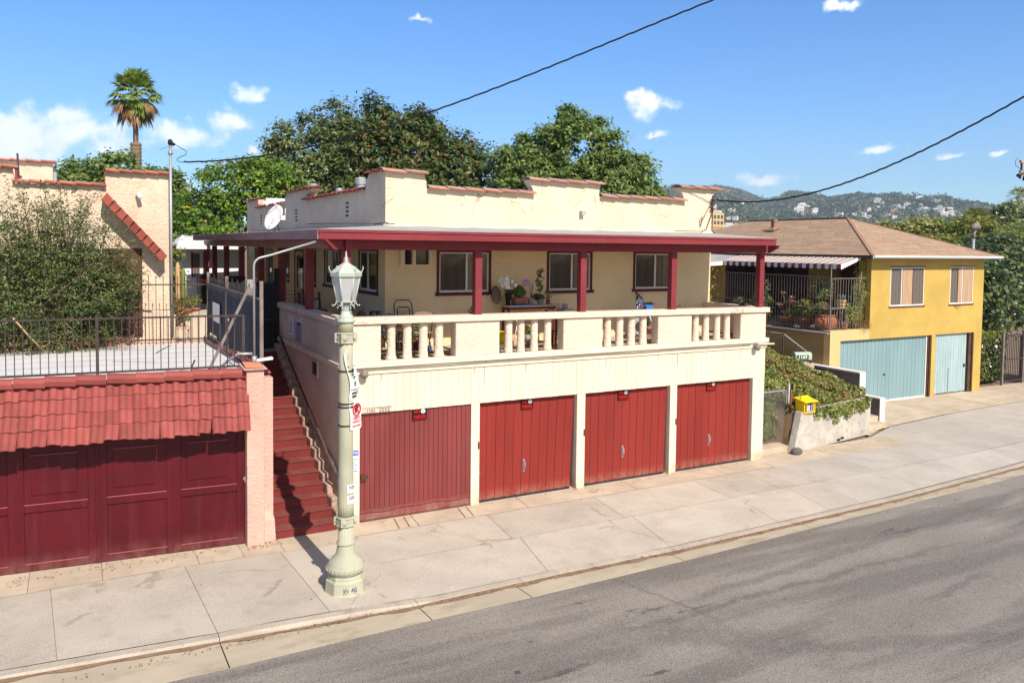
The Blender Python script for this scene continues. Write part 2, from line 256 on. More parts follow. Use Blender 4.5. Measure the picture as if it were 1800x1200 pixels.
def asphalt():
    m, n, l, b, o = nt('asphalt')
    P = geo_pos(n, l)
    base = mixc(n, l, rng(n, l, noise(n, l, P, .45, 5), .3, .7), (.255, .230, .192), (.33, .298, .25))
    # long tyre-polished and oil-darkened bands along the lane
    Pl = geo_pos(n, l, (.10, 1.0, 1))
    band = rng(n, l, noise(n, l, Pl, .95, 7, .62), .46, .60, 0, .9)
    base = mixc(n, l, band, base, (.165, .150, .128))
    crack = noise(n, l, geo_pos(n, l, (.22, 1, 1)), 2.2, 9, .75)
    seal = rng(n, l, crack, .61, .655, 0, .85)
    base = mixc(n, l, seal, base, (.055, .052, .055))
    sepx = n.new('ShaderNodeSeparateXYZ'); l.new(P, sepx.inputs[0])
    wx = noise(n, l, P, 1.1, 6, .65); fx_ = noise(n, l, P, 5, 6, .7)
    def m_(op, a, b2=None):
        q = n.new('ShaderNodeMath'); q.operation = op
        for i, v in enumerate((a, b2)):
            if v is None: continue
            if isinstance(v, (int, float)): q.inputs[i].default_value = v
            else: l.new(v, q.inputs[i])
        return q.outputs[0]
    for (x0, y0, x1, y1, w, amp, warp, col) in ROADMARKS:
        L_ = math.hypot(x1-x0, y1-y0); dx, dy = (x1-x0)/L_, (y1-y0)/L_; cx, cy_ = (x0+x1)/2, (y0+y1)/2
        a = m_('SUBTRACT', sepx.outputs[0], cx); c_ = m_('SUBTRACT', sepx.outputs[1], cy_)
        u = m_('ADD', m_('MULTIPLY', a, dx), m_('MULTIPLY', c_, dy)); v = m_('ADD', m_('MULTIPLY', a, -dy), m_('MULTIPLY', c_, dx))
        v = m_('ADD', v, m_('MULTIPLY', m_('SUBTRACT', wx, .5), warp*2)); v = m_('ADD', v, m_('MULTIPLY', m_('SUBTRACT', fx_, .5), warp*.7))
        fu = rng(n, l, m_('ABSOLUTE', u), L_*.35, L_*.55, 1, 0); fv = rng(n, l, m_('ABSOLUTE', v), w*.25, w, 1, 0)
        br = rng(n, l, fx_, .30, .55, .45, 1)
        base = mixc(n, l, m_('MULTIPLY', m_('MULTIPLY', m_('MULTIPLY', fu, fv), br), amp*.68), base, col)
    sp = n.new('ShaderNodeTexVoronoi'); sp.inputs['Scale'].default_value = 110; l.new(P, sp.inputs['Vector'])
    sv = n.new('ShaderNodeSeparateColor'); l.new(sp.outputs['Color'], sv.inputs[0])
    base = mixc(n, l, rng(n, l, sv.outputs[0], .76, .92, 0, .6), base, (.40, .355, .30))
    base = mixc(n, l, rng(n, l, sv.outputs[1], .68, .9, 0, .75), base, (.065, .06, .06))
    st = rng(n, l, noise(n, l, P, 2.3, 3, .4), .735, .76, 0, .75)
    base = mixc(n, l, st, base, (.05, .045, .045))
    l.new(base, b.inputs['Base Color']); b.inputs['Roughness'].default_value = .85
    bump(n, l, b, sp.outputs['Distance'], .7, .012)
    return m
M['asphalt'] = asphalt()
def shingle():
    m, n, l, b, o = nt('brown_shingle')
    t = n.new('ShaderNodeTexBrick'); t.inputs['Scale'].default_value = 1
    t.inputs['Brick Width'].default_value = .62; t.inputs['Row Height'].default_value = .135; t.inputs['Mortar Size'].default_value = .016; t.inputs['Mortar Smooth'].default_value = .3
    t.inputs['Color1'].default_value = (.44, .30, .185, 1); t.inputs['Color2'].default_value = (.30, .20, .125, 1)
    t.inputs['Mortar'].default_value = (.13, .075, .045, 1); t.offset = .37; t.offset_frequency = 3; t.squash = 1.6; t.squash_frequency = 2
    uv = n.new('ShaderNodeUVMap'); l.new(uv.outputs[0], t.inputs['Vector'])
    c = mixc(n, l, rng(n, l, noise(n, l, geo_pos(n, l), 1.2, 6), .4, .75, 0, .45), t.outputs['Color'], (.22, .15, .10))
    c = mixc(n, l, rng(n, l, noise(n, l, geo_pos(n, l), 40, 2), .3, .7, 0, .25), c, (.5, .36, .25))
    l.new(c, b.inputs['Base Color']); b.inputs['Roughness'].default_value = .95
    bump(n, l, b, t.outputs['Fac'], -.6, .02)
    return m
M['shingle'] = shingle()
def leafmat(name, c1, c2, c3, trans=.35, rough=.55, mid=.55):
    m, n, l, b, o = nt(name)
    g = n.new('ShaderNodeNewGeometry'); r = n.new('ShaderNodeValToRGB')
    r.color_ramp.elements[0].color = (*c1, 1); r.color_ramp.elements[1].color = (*c3, 1)
    e = r.color_ramp.elements.new(mid); e.color = (*c2, 1)
    cl = rng(n, l, noise(n, l, g.outputs['Position'], 1.7, 3), .3, .7, -.22, .22)
    ad = n.new('ShaderNodeMath'); ad.operation = 'ADD'; ad.use_clamp = True; l.new(g.outputs['Random Per Island'], ad.inputs[0]); l.new(cl, ad.inputs[1])
    l.new(ad.outputs[0], r.inputs[0])
    l.new(r.outputs[0], b.inputs['Base Color']); b.inputs['Roughness'].default_value = rough
    t = n.new('ShaderNodeBsdfTranslucent'); l.new(r.outputs[0], t.inputs['Color'])
    x = n.new('ShaderNodeMixShader'); x.inputs[0].default_value = trans
    l.new(b.outputs[0], x.inputs[1]); l.new(t.outputs[0], x.inputs[2]); l.new(x.outputs[0], o.inputs['Surface'])
    return m
M['leaf_mag'] = leafmat('leaf_magnolia', (.045, .08, .018), (.12, .185, .042), (.28, .11, .035), .4, .5, .82)
M['leaf_dark'] = leafmat('leaf_dark', (.065, .105, .028), (.15, .20, .058), (.31, .33, .13), .3, .4)
M['leaf_mid'] = leafmat('leaf_mid', (.075, .14, .025), (.17, .26, .055), (.32, .40, .12), .45)
M['leaf_orange'] = leafmat('leaf_citrus', (.04, .10, .008), (.13, .24, .02), (.28, .38, .035), .4)
M['leaf_bush'] = leafmat('leaf_bush', (.036, .062, .017), (.10, .14, .036), (.23, .26, .09), .38)
M['leaf_ivy'] = leafmat('leaf_ivy', (.06, .11, .015), (.18, .24, .04), (.38, .34, .09), .35)
M['leaf_dry'] = leafmat('leaf_dry', (.16, .07, .03), (.30, .15, .06), (.36, .25, .12), .3)
M['leaf_yel'] = leafmat('leaf_yellow', (.07, .12, .02), (.22, .24, .035), (.40, .36, .07), .4)
M['leaf_palm'] = leafmat('leaf_palm', (.12, .20, .025), (.28, .38, .06), (.42, .50, .13), .4)
M['leaf_glossy'] = leafmat('leaf_glossy_dark', (.02, .045, .013), (.055, .10, .025), (.20, .22, .06), .25, .3)  # dark glossy evergreen leaf colour
M['leaf_olive'] = leafmat('leaf_olive', (.13, .16, .04), (.28, .31, .07), (.48, .46, .14), .35)
M['leaf_succ'] = leafmat('leaf_blue_green', (.05, .12, .07), (.10, .2, .13), (.2, .3, .2), .2)
M['far_green'] = leafmat('leaf_far', (.03, .05, .02), (.055, .085, .03), (.10, .12, .05), .2)

# ---------------------------------------------------------------- builders
ORG = {}
def tag(o, label=None, cat=None, group=None, kind=None):
    if label: o['label'] = label
    if cat: o['category'] = cat
    if group: o['group'] = group
    if kind: o['kind'] = kind
    return o
def thing(name, loc, label, cat, group=None):
    o = bpy.data.objects.new(name, None); COL.objects.link(o); o.location = loc; o.empty_display_size = .2
    ORG[o] = Vector(loc); return tag(o, label, cat, group)
class MB:
    """collects shapes in world coordinates; build() links them as one mesh object"""
    def __init__(s, xf=None): s.v = []; s.f = []; s.mi = []; s.uv = {}; s.sm = []; s.xf = xf; s.cur = 0; s.smooth = False
    def add(s, vs, fs, smooth=None):
        k = len(s.v)
        for p in vs:
            p = Vector(p); s.v.append(tuple(s.xf(p)) if s.xf else tuple(p))
        for f in fs: s.f.append([k+i for i in f]); s.mi.append(s.cur); s.sm.append(s.smooth if smooth is None else smooth)
        return k
    def box(s, x0, x1, y0, y1, z0, z1):
        s.add([(x0, y0, z0), (x1, y0, z0), (x1, y1, z0), (x0, y1, z0), (x0, y0, z1), (x1, y0, z1), (x1, y1, z1), (x0, y1, z1)],
              [(0, 3, 2, 1), (4, 5, 6, 7), (0, 1, 5, 4), (1, 2, 6, 5), (2, 3, 7, 6), (3, 0, 4, 7)]); return s
    def hexa(s, b, t):
        s.add(list(b)+list(t), [(0, 3, 2, 1), (4, 5, 6, 7), (0, 1, 5, 4), (1, 2, 6, 5), (2, 3, 7, 6), (3, 0, 4, 7)]); return s
    def bar(s, a, b, w, h=None):
        """square bar between two points"""
        h = h or w; a, b = Vector(a), Vector(b); d = (b-a).normalized()
        u = d.cross(Vector((0, 0, 1))); u = Vector((1, 0, 0)) if u.length < 1e-4 else u.normalized(); v = d.cross(u)
        u *= w/2; v *= h/2
        s.hexa([a-u-v, a+u-v, a+u+v, a-u+v], [b-u-v, b+u-v, b+u+v, b-u+v]); return s
    def tube(s, pts, r, n=8, cap=True, closed=False):
        pts = [Vector(p) for p in pts]; rr = r if isinstance(r, (list, tuple)) else [r]*len(pts); vs = []
        prev = None
        for i, p in enumerate(pts):
            d = (pts[min(i+1, len(pts)-1)]-pts[max(i-1, 0)]).normalized()
            u = prev-d*prev.dot(d) if prev is not None else d.orthogonal()
            u.normalize(); prev = u; v = d.cross(u)
            for k in range(n):
                a = 2*math.pi*k/n; vs.append(p+u*math.cos(a)*rr[i]+v*math.sin(a)*rr[i])
        fs = [(i*n+k, i*n+(k+1) % n, (i+1)*n+(k+1) % n, (i+1)*n+k) for i in range(len(pts)-1) for k in range(n)]
        s.add(vs, fs, True)
        if cap:
            k = len(s.v)-len(vs)
            for q in (list(range(n))[::-1], list(range((len(pts)-1)*n, len(pts)*n))):
                s.f.append([k+i for i in q]); s.mi.append(s.cur); s.sm.append(False)
        return s
    def lathe(s, c, prof, n=24, flute=0, fl=.0, a0=0, smooth=True):
        """prof: (radius, z) pairs upward; c: (x, y) centre; z absolute"""
        vs = []
        for r, z in prof:
            for k in range(n):
                a = a0+2*math.pi*k/n; q = r*(1-fl*(abs(math.sin(flute*a/2)) < .38)) if flute else r
                vs.append((c[0]+q*math.cos(a), c[1]+q*math.sin(a), z))
        m = len(prof)
        s.add(vs, [(i*n+k, i*n+(k+1) % n, (i+1)*n+(k+1) % n, (i+1)*n+k) for i in range(m-1) for k in range(n)], smooth)
        k0 = len(s.v)-len(vs)
        for q in (list(range(n))[::-1], list(range((m-1)*n, m*n))):
            s.f.append([k0+i for i in q]); s.mi.append(s.cur); s.sm.append(False)
        return s
    def prism(s, poly, f):
        """poly 2-d (ccw), f(p, side) -> 3-d point for side 0/1"""
        n = len(poly); vs = [f(p, 0) for p in poly]+[f(p, 1) for p in poly]
        s.add(vs, [tuple(range(n))[::-1], tuple(range(n, 2*n))]+[(i, (i+1) % n, n+(i+1) % n, n+i) for i in range(n)]); return s
    def quad(s, a, b, c, d, uv=None):
        k = s.add([a, b, c, d], [(0, 1, 2, 3)])
        if uv: s.uv[len(s.f)-1] = uv
        return s
    def build(s, name, m, parent=None, label=None, cat=None, group=None, kind=None, bevel=0, org=None):
        me = bpy.data.meshes.new(name)
        if parent is not None: o3 = ORG[parent]
        elif org is not None: o3 = Vector(org)
        elif s.v:
            A = np.array(s.v); o3 = Vector(((A[:, 0].min()+A[:, 0].max())/2, (A[:, 1].min()+A[:, 1].max())/2, A[:, 2].min()))
        A = np.array(s.v, float)-np.array(o3)
        me.from_pydata(A.tolist(), [], s.f)
        ms = m if isinstance(m, (list, tuple)) else [m]
        for x in ms: me.materials.append(M[x])
        me.polygons.foreach_set('material_index', s.mi); me.polygons.foreach_set('use_smooth', s.sm)
        if s.uv:
            L = me.uv_layers.new(name='UVMap')
            for fi, uv in s.uv.items():
                for li, c in zip(me.polygons[fi].loop_indices, uv): L.data[li].uv = c
        if any(s.sm) or True:
            bm = bmesh.new(); bm.from_mesh(me); bmesh.ops.recalc_face_normals(bm, faces=bm.faces)
            if bevel: bmesh.ops.bevel(bm, geom=[e for e in bm.edges if e.is_manifold and e.calc_face_angle(0) > .5], offset=bevel, segments=1, affect='EDGES')
            bm.to_mesh(me); bm.free()
        o = bpy.data.objects.new(name, me); COL.objects.link(o)
        ORG[o] = Vector(o3)
        if parent is not None:
            o.parent = parent
            o.location = (0, 0, 0)
        else: o.location = o3
        return tag(o, label, cat, group, kind)
def dup(root, loc, rotz=0, label=None, group=None, scale=None):
    r = root.copy(); COL.objects.link(r); r.location = loc; r.rotation_euler = (0, 0, rotz)
    if scale: r.scale = (scale,)*3
    if label: r['label'] = label
    if group: r['group'] = group
    for ch in root.children:
        c = ch.copy(); COL.objects.link(c); c.parent = r
        for g in ch.children:
            d = g.copy(); COL.objects.link(d); d.parent = c
    return r
def leaves(name, m, P, N, size, parent=None, aspect=.5, rs=None, fold=.25, **kw):
    """P (n,3) leaf centres, N (n,3) rough facing; builds a mesh of small folded leaves"""
    rs = rs or np.random.RandomState(1); n = len(P)
    d = rs.normal(size=(n, 3)); d /= np.linalg.norm(d, axis=1)[:, None]
    N = N+rs.normal(size=(n, 3))*.55; N /= np.linalg.norm(N, axis=1)[:, None]+1e-9
    t = np.cross(N, d); t /= np.linalg.norm(t, axis=1)[:, None]+1e-9
    b = np.cross(N, t); sz = size*(0.65+.7*rs.rand(n))[:, None]
    a = t*sz; c = b*sz*aspect
    V = np.stack([P-a, P+c+N*sz*fold*.3, P+a, P-c+N*sz*fold*.3], 1).reshape(-1, 3)
    idx = np.arange(n)*4
    F = np.stack([idx, idx+1, idx+2, idx+3], 1)
    o3 = ORG[parent] if parent is not None else Vector(kw.pop('org'))
    V = V-np.array(o3)
    me = bpy.data.meshes.new(name); me.vertices.add(len(V)); me.vertices.foreach_set('co', V.ravel())
    me.loops.add(4*n); me.loops.foreach_set('vertex_index', F.ravel()); me.polygons.add(n)
    me.polygons.foreach_set('loop_start', idx); me.polygons.foreach_set('loop_total', np.full(n, 4)); me.update(calc_edges=True)
    me.materials.append(M[m]); o = bpy.data.objects.new(name, me); COL.objects.link(o); ORG[o] = Vector(o3)
    if parent is not None: o.parent = parent
    else: o.location = o3
    return tag(o, **kw)
def crown_pts(rs, lobes, ncl, per, spread, shell=.55, low=-1):
    """clumps of leaf positions on/in a set of ellipsoid lobes (x,y,z,rx,ry,rz)"""
    L = np.array(lobes, float); w = (L[:, 3]*L[:, 4]*L[:, 5])**(2/3.); w /= w.sum()
    Ps, Ns = [], []
    k = rs.choice(len(L), ncl, p=w)
    d = rs.normal(size=(ncl, 3)); d /= np.linalg.norm(d, axis=1)[:, None]
    d[:, 2] = np.where(d[:, 2] < low, -d[:, 2], d[:, 2])
    rad = shell+(1.06-shell)*rs.rand(ncl)**.6
    c = L[k, :3]+d*L[k, 3:6]*rad[:, None]
    sp = spread*(.5+rs.rand(ncl))
    off = rs.normal(size=(ncl, per, 3))*sp[:, None, None]*np.array([1, 1, .6])
    P = (c[:, None]+off).reshape(-1, 3)
    N = (np.repeat(d, per, 0)*.8+np.array([0, -.15, .7]))
    return P, N
def branches(mb, base, top, r0, lobes, rs, n=9):
    b, t = Vector(base), Vector(top)
    pts = [b.lerp(t, i/6)+Vector(rs.normal(size=3)*.04*(b-t).length*(0 < i < 6)) for i in range(7)]
    mb.tube(pts, [r0*(1-.6*i/6) for i in range(7)], 9)
    for i in range(n):
        l = lobes[i % len(lobes)]; s = pts[2+i % 5]
        e = Vector(l[:3])+Vector(np.clip(rs.normal(size=3), -1.2, 1.2))*.4*min(l[3:6])
        q = [s.lerp(e, k/4)+Vector((0, 0, .15*math.sin(math.pi*k/4)))*(e-s).length*.5 for k in range(5)]
        mb.tube(q, [r0*.5*(1-.75*k/4) for k in range(5)], 6)
def tree(name, label, base, trunk_top, r0, lobes, m, ncl, per, spread, size, seed=1, group=None, shell=.5, aspect=.5, low=-.6, cat='tree', extra=None):
    rs = np.random.RandomState(seed); t = thing(name, base, label, cat, group)
    mb = MB(); branches(mb, base, trunk_top, r0, lobes, rs); mb.build('trunk', 'bark', t)
    P, N = crown_pts(rs, lobes, ncl, per, spread, shell, low)
    leaves('crown', m, P, N, size, t, aspect, rs)
    return t
def text_mesh(txt, size, origin, xd, zd, m, parent, name='lettering', depth=.002, align='CENTER', bold=0, sx=1):
    c = bpy.data.curves.new('t', 'FONT'); c.body = txt; c.size = size; c.align_x = align; c.align_y = 'CENTER'; c.extrude = depth; c.offset = bold
    c.resolution_u = 2
    o = bpy.data.objects.new('t', c); COL.objects.link(o)
    dg = bpy.context.evaluated_depsgraph_get(); me = bpy.data.meshes.new_from_object(o.evaluated_get(dg)); bpy.data.objects.remove(o)
    xd, zd = Vector(xd).normalized(), Vector(zd).normalized(); nd = xd.cross(zd)
    o3 = ORG[parent]; og = Vector(origin)-o3
    for v in me.vertices: p = v.co.copy(); v.co = og+xd*p.x*sx+zd*p.y+nd*p.z
    me.materials.clear(); me.materials.append(M[m]); me.name = name
    q = bpy.data.objects.new(name, me); COL.objects.link(q); q.parent = parent; ORG[q] = Vector(o3)
    return q
rnd = random.Random(5)
# ================================================================ ground, road, sidewalk
def kerb_y(x): return float(np.interp(x, [-40, -12, -5.5, -2.8, -.3, 2.3, 4.6, 7.5, 11, 15.9, 24, 40, 80], [-1.2, -2.7, -3.18, -3.43, -3.62, -3.62, -3.68, -3.62, -3.54, -3.24, -2.5, -.2, 8]))+.05
def gut_y(x): return float(np.interp(x, [-40, -12, -5.5, -3.7, -.4, .94, 4.2, 8.8, 14.7, 24, 40, 80], [-2.0, -3.6, -4.15, -4.26, -4.2, -4.22, -4.17, -3.98, -3.78, -3.1, -.75, 7.4]))+.11
mb = MB(); mb.quad((-690, -390, -.25), (3690, -390, -.25), (3690, 3890, -.25), (-690, 3890, -.25))
mb.build('ground', 'ground', kind='structure', org=(0, 0, -.25))
xs = [-40+i*1.0 for i in range(121)]
mb = MB()
for a, b in zip(xs, xs[1:]):
    mb.quad((a, gut_y(a)-40, -.10), (b, gut_y(b)-40, -.10), (b, gut_y(b)+.002, -.055), (a, gut_y(a)+.002, -.055))
mb.build('road', 'asphalt', kind='structure', org=(0, -20, -.1))
# gutter pan in separate pours, kerb step, sidewalk slabs
mb = MB(); cuts = [-40, -25, -16, -9.5, -6.4, -3.0, -.27, 1.35, 4.35, 7.6, 10.9, 14.2, 17.5, 21, 25, 30, 36, 45, 60, 80]
for a, b in zip(cuts, cuts[1:]):
    n = max(1, int((b-a)/1)); q = [a+.008+(b-a-.016)*i/n for i in range(n+1)]
    for c, d in zip(q, q[1:]):
        mb.hexa([(c, gut_y(c), -.3), (d, gut_y(d), -.3), (d, kerb_y(d)-.03, -.3), (c, kerb_y(c)-.03, -.3)],
                [(c, gut_y(c), -.05), (d, gut_y(d), -.05), (d, kerb_y(d)-.03, -.075), (c, kerb_y(c)-.03, -.075)])
mb.build('gutter', 'gutter', kind='structure', org=(0, -4, -.3))
mb = MB()
for a, b in zip(xs, xs[1:]):
    for k in range(6):
        c, d = a+(b-a)*k/6, a+(b-a)*(k+1)/6
        w1, w2 = .015+.035*math.sin(c*3.1)**2+.02*math.sin(c*9), .015+.035*math.sin(d*3.1)**2+.02*math.sin(d*9)
        mb.quad((c, kerb_y(c)-.05-w1, -.062), (d, kerb_y(d)-.05-w2, -.062), (d, kerb_y(d)+.01, -.055), (c, kerb_y(c)+.01, -.055))
mb.build('leaf_dirt', 'debris', kind='structure', org=(0, -3.6, -.06))
mb = MB()
for a, b in zip(xs, xs[1:]): mb.quad((a, kerb_y(a)+.1, -.075), (b, kerb_y(b)+.1, -.075), (b, 16, -.03), (a, 16, -.03))
mb.build('dirt_bed', 'seam', kind='structure', org=(0, 0, -.014))
kh = lambda x: float(np.interp(x, [-9, -6, -3.1, -2.6, -1.0, -.35, -.1, 40], [-.03, -.03, -.02, 0, 0, -.02, -.045, -.045]))   # kerb height: full only by the lamp
def slab(mb, x0, x1, ya, yb, za, zb, g=.006, skew=0, n=None):
    """ya, yb are functions of x giving near and far edge, za/zb heights there"""
    n = n or max(1, int((x1-x0)/.7)); q = [x0+g+(x1-x0-2*g)*i/n for i in range(n+1)]
    for c, d in zip(q, q[1:]):
        mb_v = [(c-skew, ya(c)+g, za(c)), (d-skew, ya(d)+g, za(d)), (d, yb(d)-g, zb(d)), (c, yb(c)-g, zb(c))]
        mb.quad(*mb_v)
kstrip = lambda x: kerb_y(x)+.16
walkz = lambda x: 0 if x < -.3 else -.012
def strip(mb, cuts, ya, yb, za, zb, g=.0032, skew=0):
    for a, b in zip(cuts, cuts[1:]):
        n = max(1, int((b-a)/.7)); q = [a+g+(b-a-2*g)*i/n for i in range(n+1)]
        vs = [(c-skew, ya(c)+g, za(c)) for c in q]+[(c, yb(c)-g, zb(c)) for c in q]; m = len(q)
        mb.add(vs, [(i, i+1, m+i+1, m+i) for i in range(m-1)])
Z = lambda v: (lambda x: v)
# kerb: top strip with a rounded face
mb = MB()
for a, b in zip([-40, -20, -9, -6.0, -3.0, -.27, 1.5, 4.5, 7.5, 10.5, 14, 18, 24, 32, 50], [-20, -9, -6.0, -3.0, -.27, 1.5, 4.5, 7.5, 10.5, 14, 18, 24, 32, 50, 80]):
    n = max(2, int((b-a)/.35)); q = [a+.004+(b-a-.008)*i/n for i in range(n+1)]
    vs = []
    for c in q:
        k = kerb_y(c); h = kh(c)
        vs += [(c, k-.03, -.2), (c, k-.01, h-.03), (c, k+.02, h-.004), (c, kstrip(c)-.004, h+.0)]
    mb.add(vs, [(4*i+j, 4*i+4+j, 4*i+5+j, 4*i+1+j) for i in range(n) for j in range(3)])
mb.build('kerb', 'kerb_concrete', kind='structure', org=(0, -3.6, -.2))
mid = lambda x: -1.95
wb = lambda x: float(np.interp(x, [-12, -5, -3.2, -2, -.3], [-.75, -.68, -.66, -.74, -.80]))
kz = lambda x: kh(x)+.001
JL = [-40, -25, -12, -8.6, -6.9, -5.0, -3.12, -1.62, -.27]
mb = MB()
strip(mb, JL, kstrip, wb, kz, Z(0), skew=-.12)
mb.build('sidewalk', 'concrete', kind='structure', org=(-3, -2, 0))
mb = MB()
JR = [-.26, 2.35, 4.85, 7.55, 9.05, 10.05]
strip(mb, JR, lambda x: kstrip(x), mid, kz, Z(-.006), skew=.30, g=.004)
strip(mb, JR, mid, Z(-.62), Z(-.006), Z(0), skew=.16, g=.004)
mb.build('sidewalk', 'concrete', kind='structure', org=(5, -2, 0))
mb = MB()
JR2 = [10.05, 12.2, 14.2, 16.6, 18.9, 22, 25.2, 28.5, 32, 40, 60, 80]
sw = lambda x: float(np.interp(x, [10, 11.5, 15.2, 16.5, 20, 26, 40, 60, 80], [-.62, -.3, .45, 1.0, 1.4, 1.7, 4.0, 8.5, 13]))
strip(mb, JR2, lambda x: kstrip(x), lambda x: -1.95+max(0, x-16)*.05+max(0, x-36)*.12, kz, Z(-.006), skew=.35, g=.004)
strip(mb, JR2, lambda x: -1.95+max(0, x-16)*.05+max(0, x-36)*.12, sw, Z(-.006), Z(0), skew=.2, g=.004)
mb.build('sidewalk', 'concrete_new', kind='structure', org=(20, -1, 0))
mb = MB()
strip(mb, [-.27, 1.05, 3.4, 6.1, 8.7, 10.2, 12.3, 15.3], Z(-.62), Z(.3), Z(.001), Z(.004), g=.006, skew=.1)
strip(mb, [-2.2, -1.55, -.27], wb, Z(.1), Z(0), Z(.002))
strip(mb, [-12, -9, -7.2, -5.3, -4.3, -2.9, -2.2], wb, lambda x: .55, Z(.001), Z(.006))
strip(mb, [15.3, 17.2, 20, 23, 26, 29], lambda x: sw(x), Z(4.0), Z(0), Z(.004), g=.01, skew=.3)
mb.build('driveway', 'concrete_old', kind='structure', org=(5, 0, 0))
# painted red stripes and rusty patches on the apron
mb = MB()
for x in (.66, .86, 2.0, 2.18):
    mb.quad((x-.10, -.58, .007), (x-.08, -.58, .007), (x+.02, -.02, .008), (x, -.02, .008))
mb.build('painted_stripe', 'red_door_old', kind='structure', org=(1, -.3, .007))
# hairline cracks, wandering over slabs
mb = MB(); rc = random.Random(17)
def crack(x0, y0, x1, y1, w, z=.008):
    n = 14; p = [Vector((x0+(x1-x0)*i/n, y0+(y1-y0)*i/n, 0)) for i in range(n+1)]; d = (p[-1]-p[0]).normalized(); nn = Vector((-d.y, d.x, 0)); off = 0
    q = []
    for v in p: off += rc.uniform(-1, 1)*.035; q.append(v+nn*off)
    for a, b in zip(q, q[1:]):
        h = nn*w*rc.uniform(.3, 1)/2; mb.quad((*(a-h).xy, z), (*(b-h).xy, z), (*(b+h).xy, z), (*(a+h).xy, z))
for c in ((-2.7, -1.2, -1.8, -1.5), (-1.2, -3.2, -.4, -2.4), (5.6, -.75, 6.5, -1.9), (12.3, -.9, 13.6, -2.1), (13.6, -2.1, 14.5, -3.1), (16.9, -.3, 19.4, -1.3), (8.1, -2.1, 8.6, -3.2), (17, 1.4, 20.3, 2.6), (19, 1.6, 22.5, 1.9), (3.1, -2.2, 3.6, -3.3)): crack(*c, .007)
mb.build('pavement_cracks', 'seam', kind='structure', org=(5, -2, .008))
# litter of dry leaves along walls
rs = np.random.RandomState(3); P = []
for (x0, x1, y0, y1, n) in ((-2.1, -1.5, -.45, -.05, 90), (-6, -2.3, -.35, .0, 130), (11.5, 15.3, -.1, .45, 160), (2.6, 10, -.1, .0, 90), (-.3, 16, -3.7, -3.6, 420), (-6, -.3, -3.62, -3.5, 120), (15.3, 18, .8, 1.6, 60), (4.9, 5.3, -.4, -.2, 40), (-3, 16, -3.3, -.4, 30)):
    P.append(np.c_[rs.uniform(x0, x1, n), rs.uniform(y0, y1, n), np.full(n, .014)])
P = np.concatenate(P); P[:, 2] = np.where(P[:, 1] < -3.45, -.04, .014)
leaves('fallen_leaves', 'leaf_dry', P, np.tile([0, 0, 3.], (len(P), 1)), .016, None, .6, rs, org=(4, -1, 0), kind='stuff')

# ================================================================ main house
H = thing('house', (5, 5, 0), 'cream stucco house with maroon trimmed porch above four red garage doors', 'house')
def railz(x): return 3.855-.0068*x
piers = [(-.32, 0), (2.30, 2.49), (4.82, 5.03), (7.37, 7.57), (9.95, 10.33)]
for a, b in piers:
    mb = MB(); mb.box(a, b, 0, .3, 0, 2.07); mb.build('pier', 'post_cream', H, bevel=.006)
mb = MB(); mb.box(-.32, 10.33, .012, .3, 2.072, 2.80)     # backing
x = -.32; r1 = random.Random(2)
while x < 10.32:
    w = r1.choice((.145, .145, .15, .14)); e = min(x+w, 10.33); mb.box(x, e-.005, -.008+r1.uniform(-.002, .002), .02, 2.066+r1.uniform(-.004, .002), 2.79); x = e
mb.build('board_siding', 'cream', H)
mb = MB(); mb.box(-.345, 10.37, -.035, .1, 2.80, 2.895); mb.box(-.37, 10.40, -.06, .1, 2.925, 3.035); mb.box(-.33, 10.34, -.012, .1, 2.895, 2.925)
mb.box(-.375, -.30, .1, 5.75, 2.90, 3.0); mb.box(10.3, 10.40, .1, 2, 2.925, 3.035)
mb.build('moulding', 'cream', H, bevel=.006)
mb = MB(); rc2 = random.Random(31)
for k in range(9):
    x = rc2.uniform(.3, 10.1); z = 2.79; L_ = rc2.uniform(.08, .42); w = rc2.uniform(.006, .014)
    mb = MB(); mb.quad((x-w, -.0115, z), (x+w, -.0115, z), (x+w*.4, -.0115, z-L_), (x-w*.4, -.0115, z-L_)); mb.build('rust_run', 'rust_run', H)
# left flank and right flank walls
def wobble_wall(mb, x, y0, y1, z0, z1, nx, nz_, amp, rs, rev=False):
    vs = [(x+rs.normal()*amp*(0 < i < nx and 0 < j < nz_), y0+(y1-y0)*i/nx, z0+(z1-z0)*j/nz_) for i in range(nx+1) for j in range(nz_+1)]
    mb.add(vs, [(i*(nz_+1)+j, (i+1)*(nz_+1)+j, (i+1)*(nz_+1)+j+1, i*(nz_+1)+j+1) for i in range(nx) for j in range(nz_)], True)
rs = np.random.RandomState(4)
mb = MB(); wobble_wall(mb, -.315, 0.005, 17.5, 0, 2.9, 70, 12, .004, rs); mb.box(-.31, 0, .31, 17.5, 0, 2.89)
mb.box(10.05, 10.33, .31, 17.5, 0, 2.92); mb.box(-.3, 10.3, 17.2, 17.5, 0, 2.9)
mb.build('lower_wall', 'stucco_side', H)
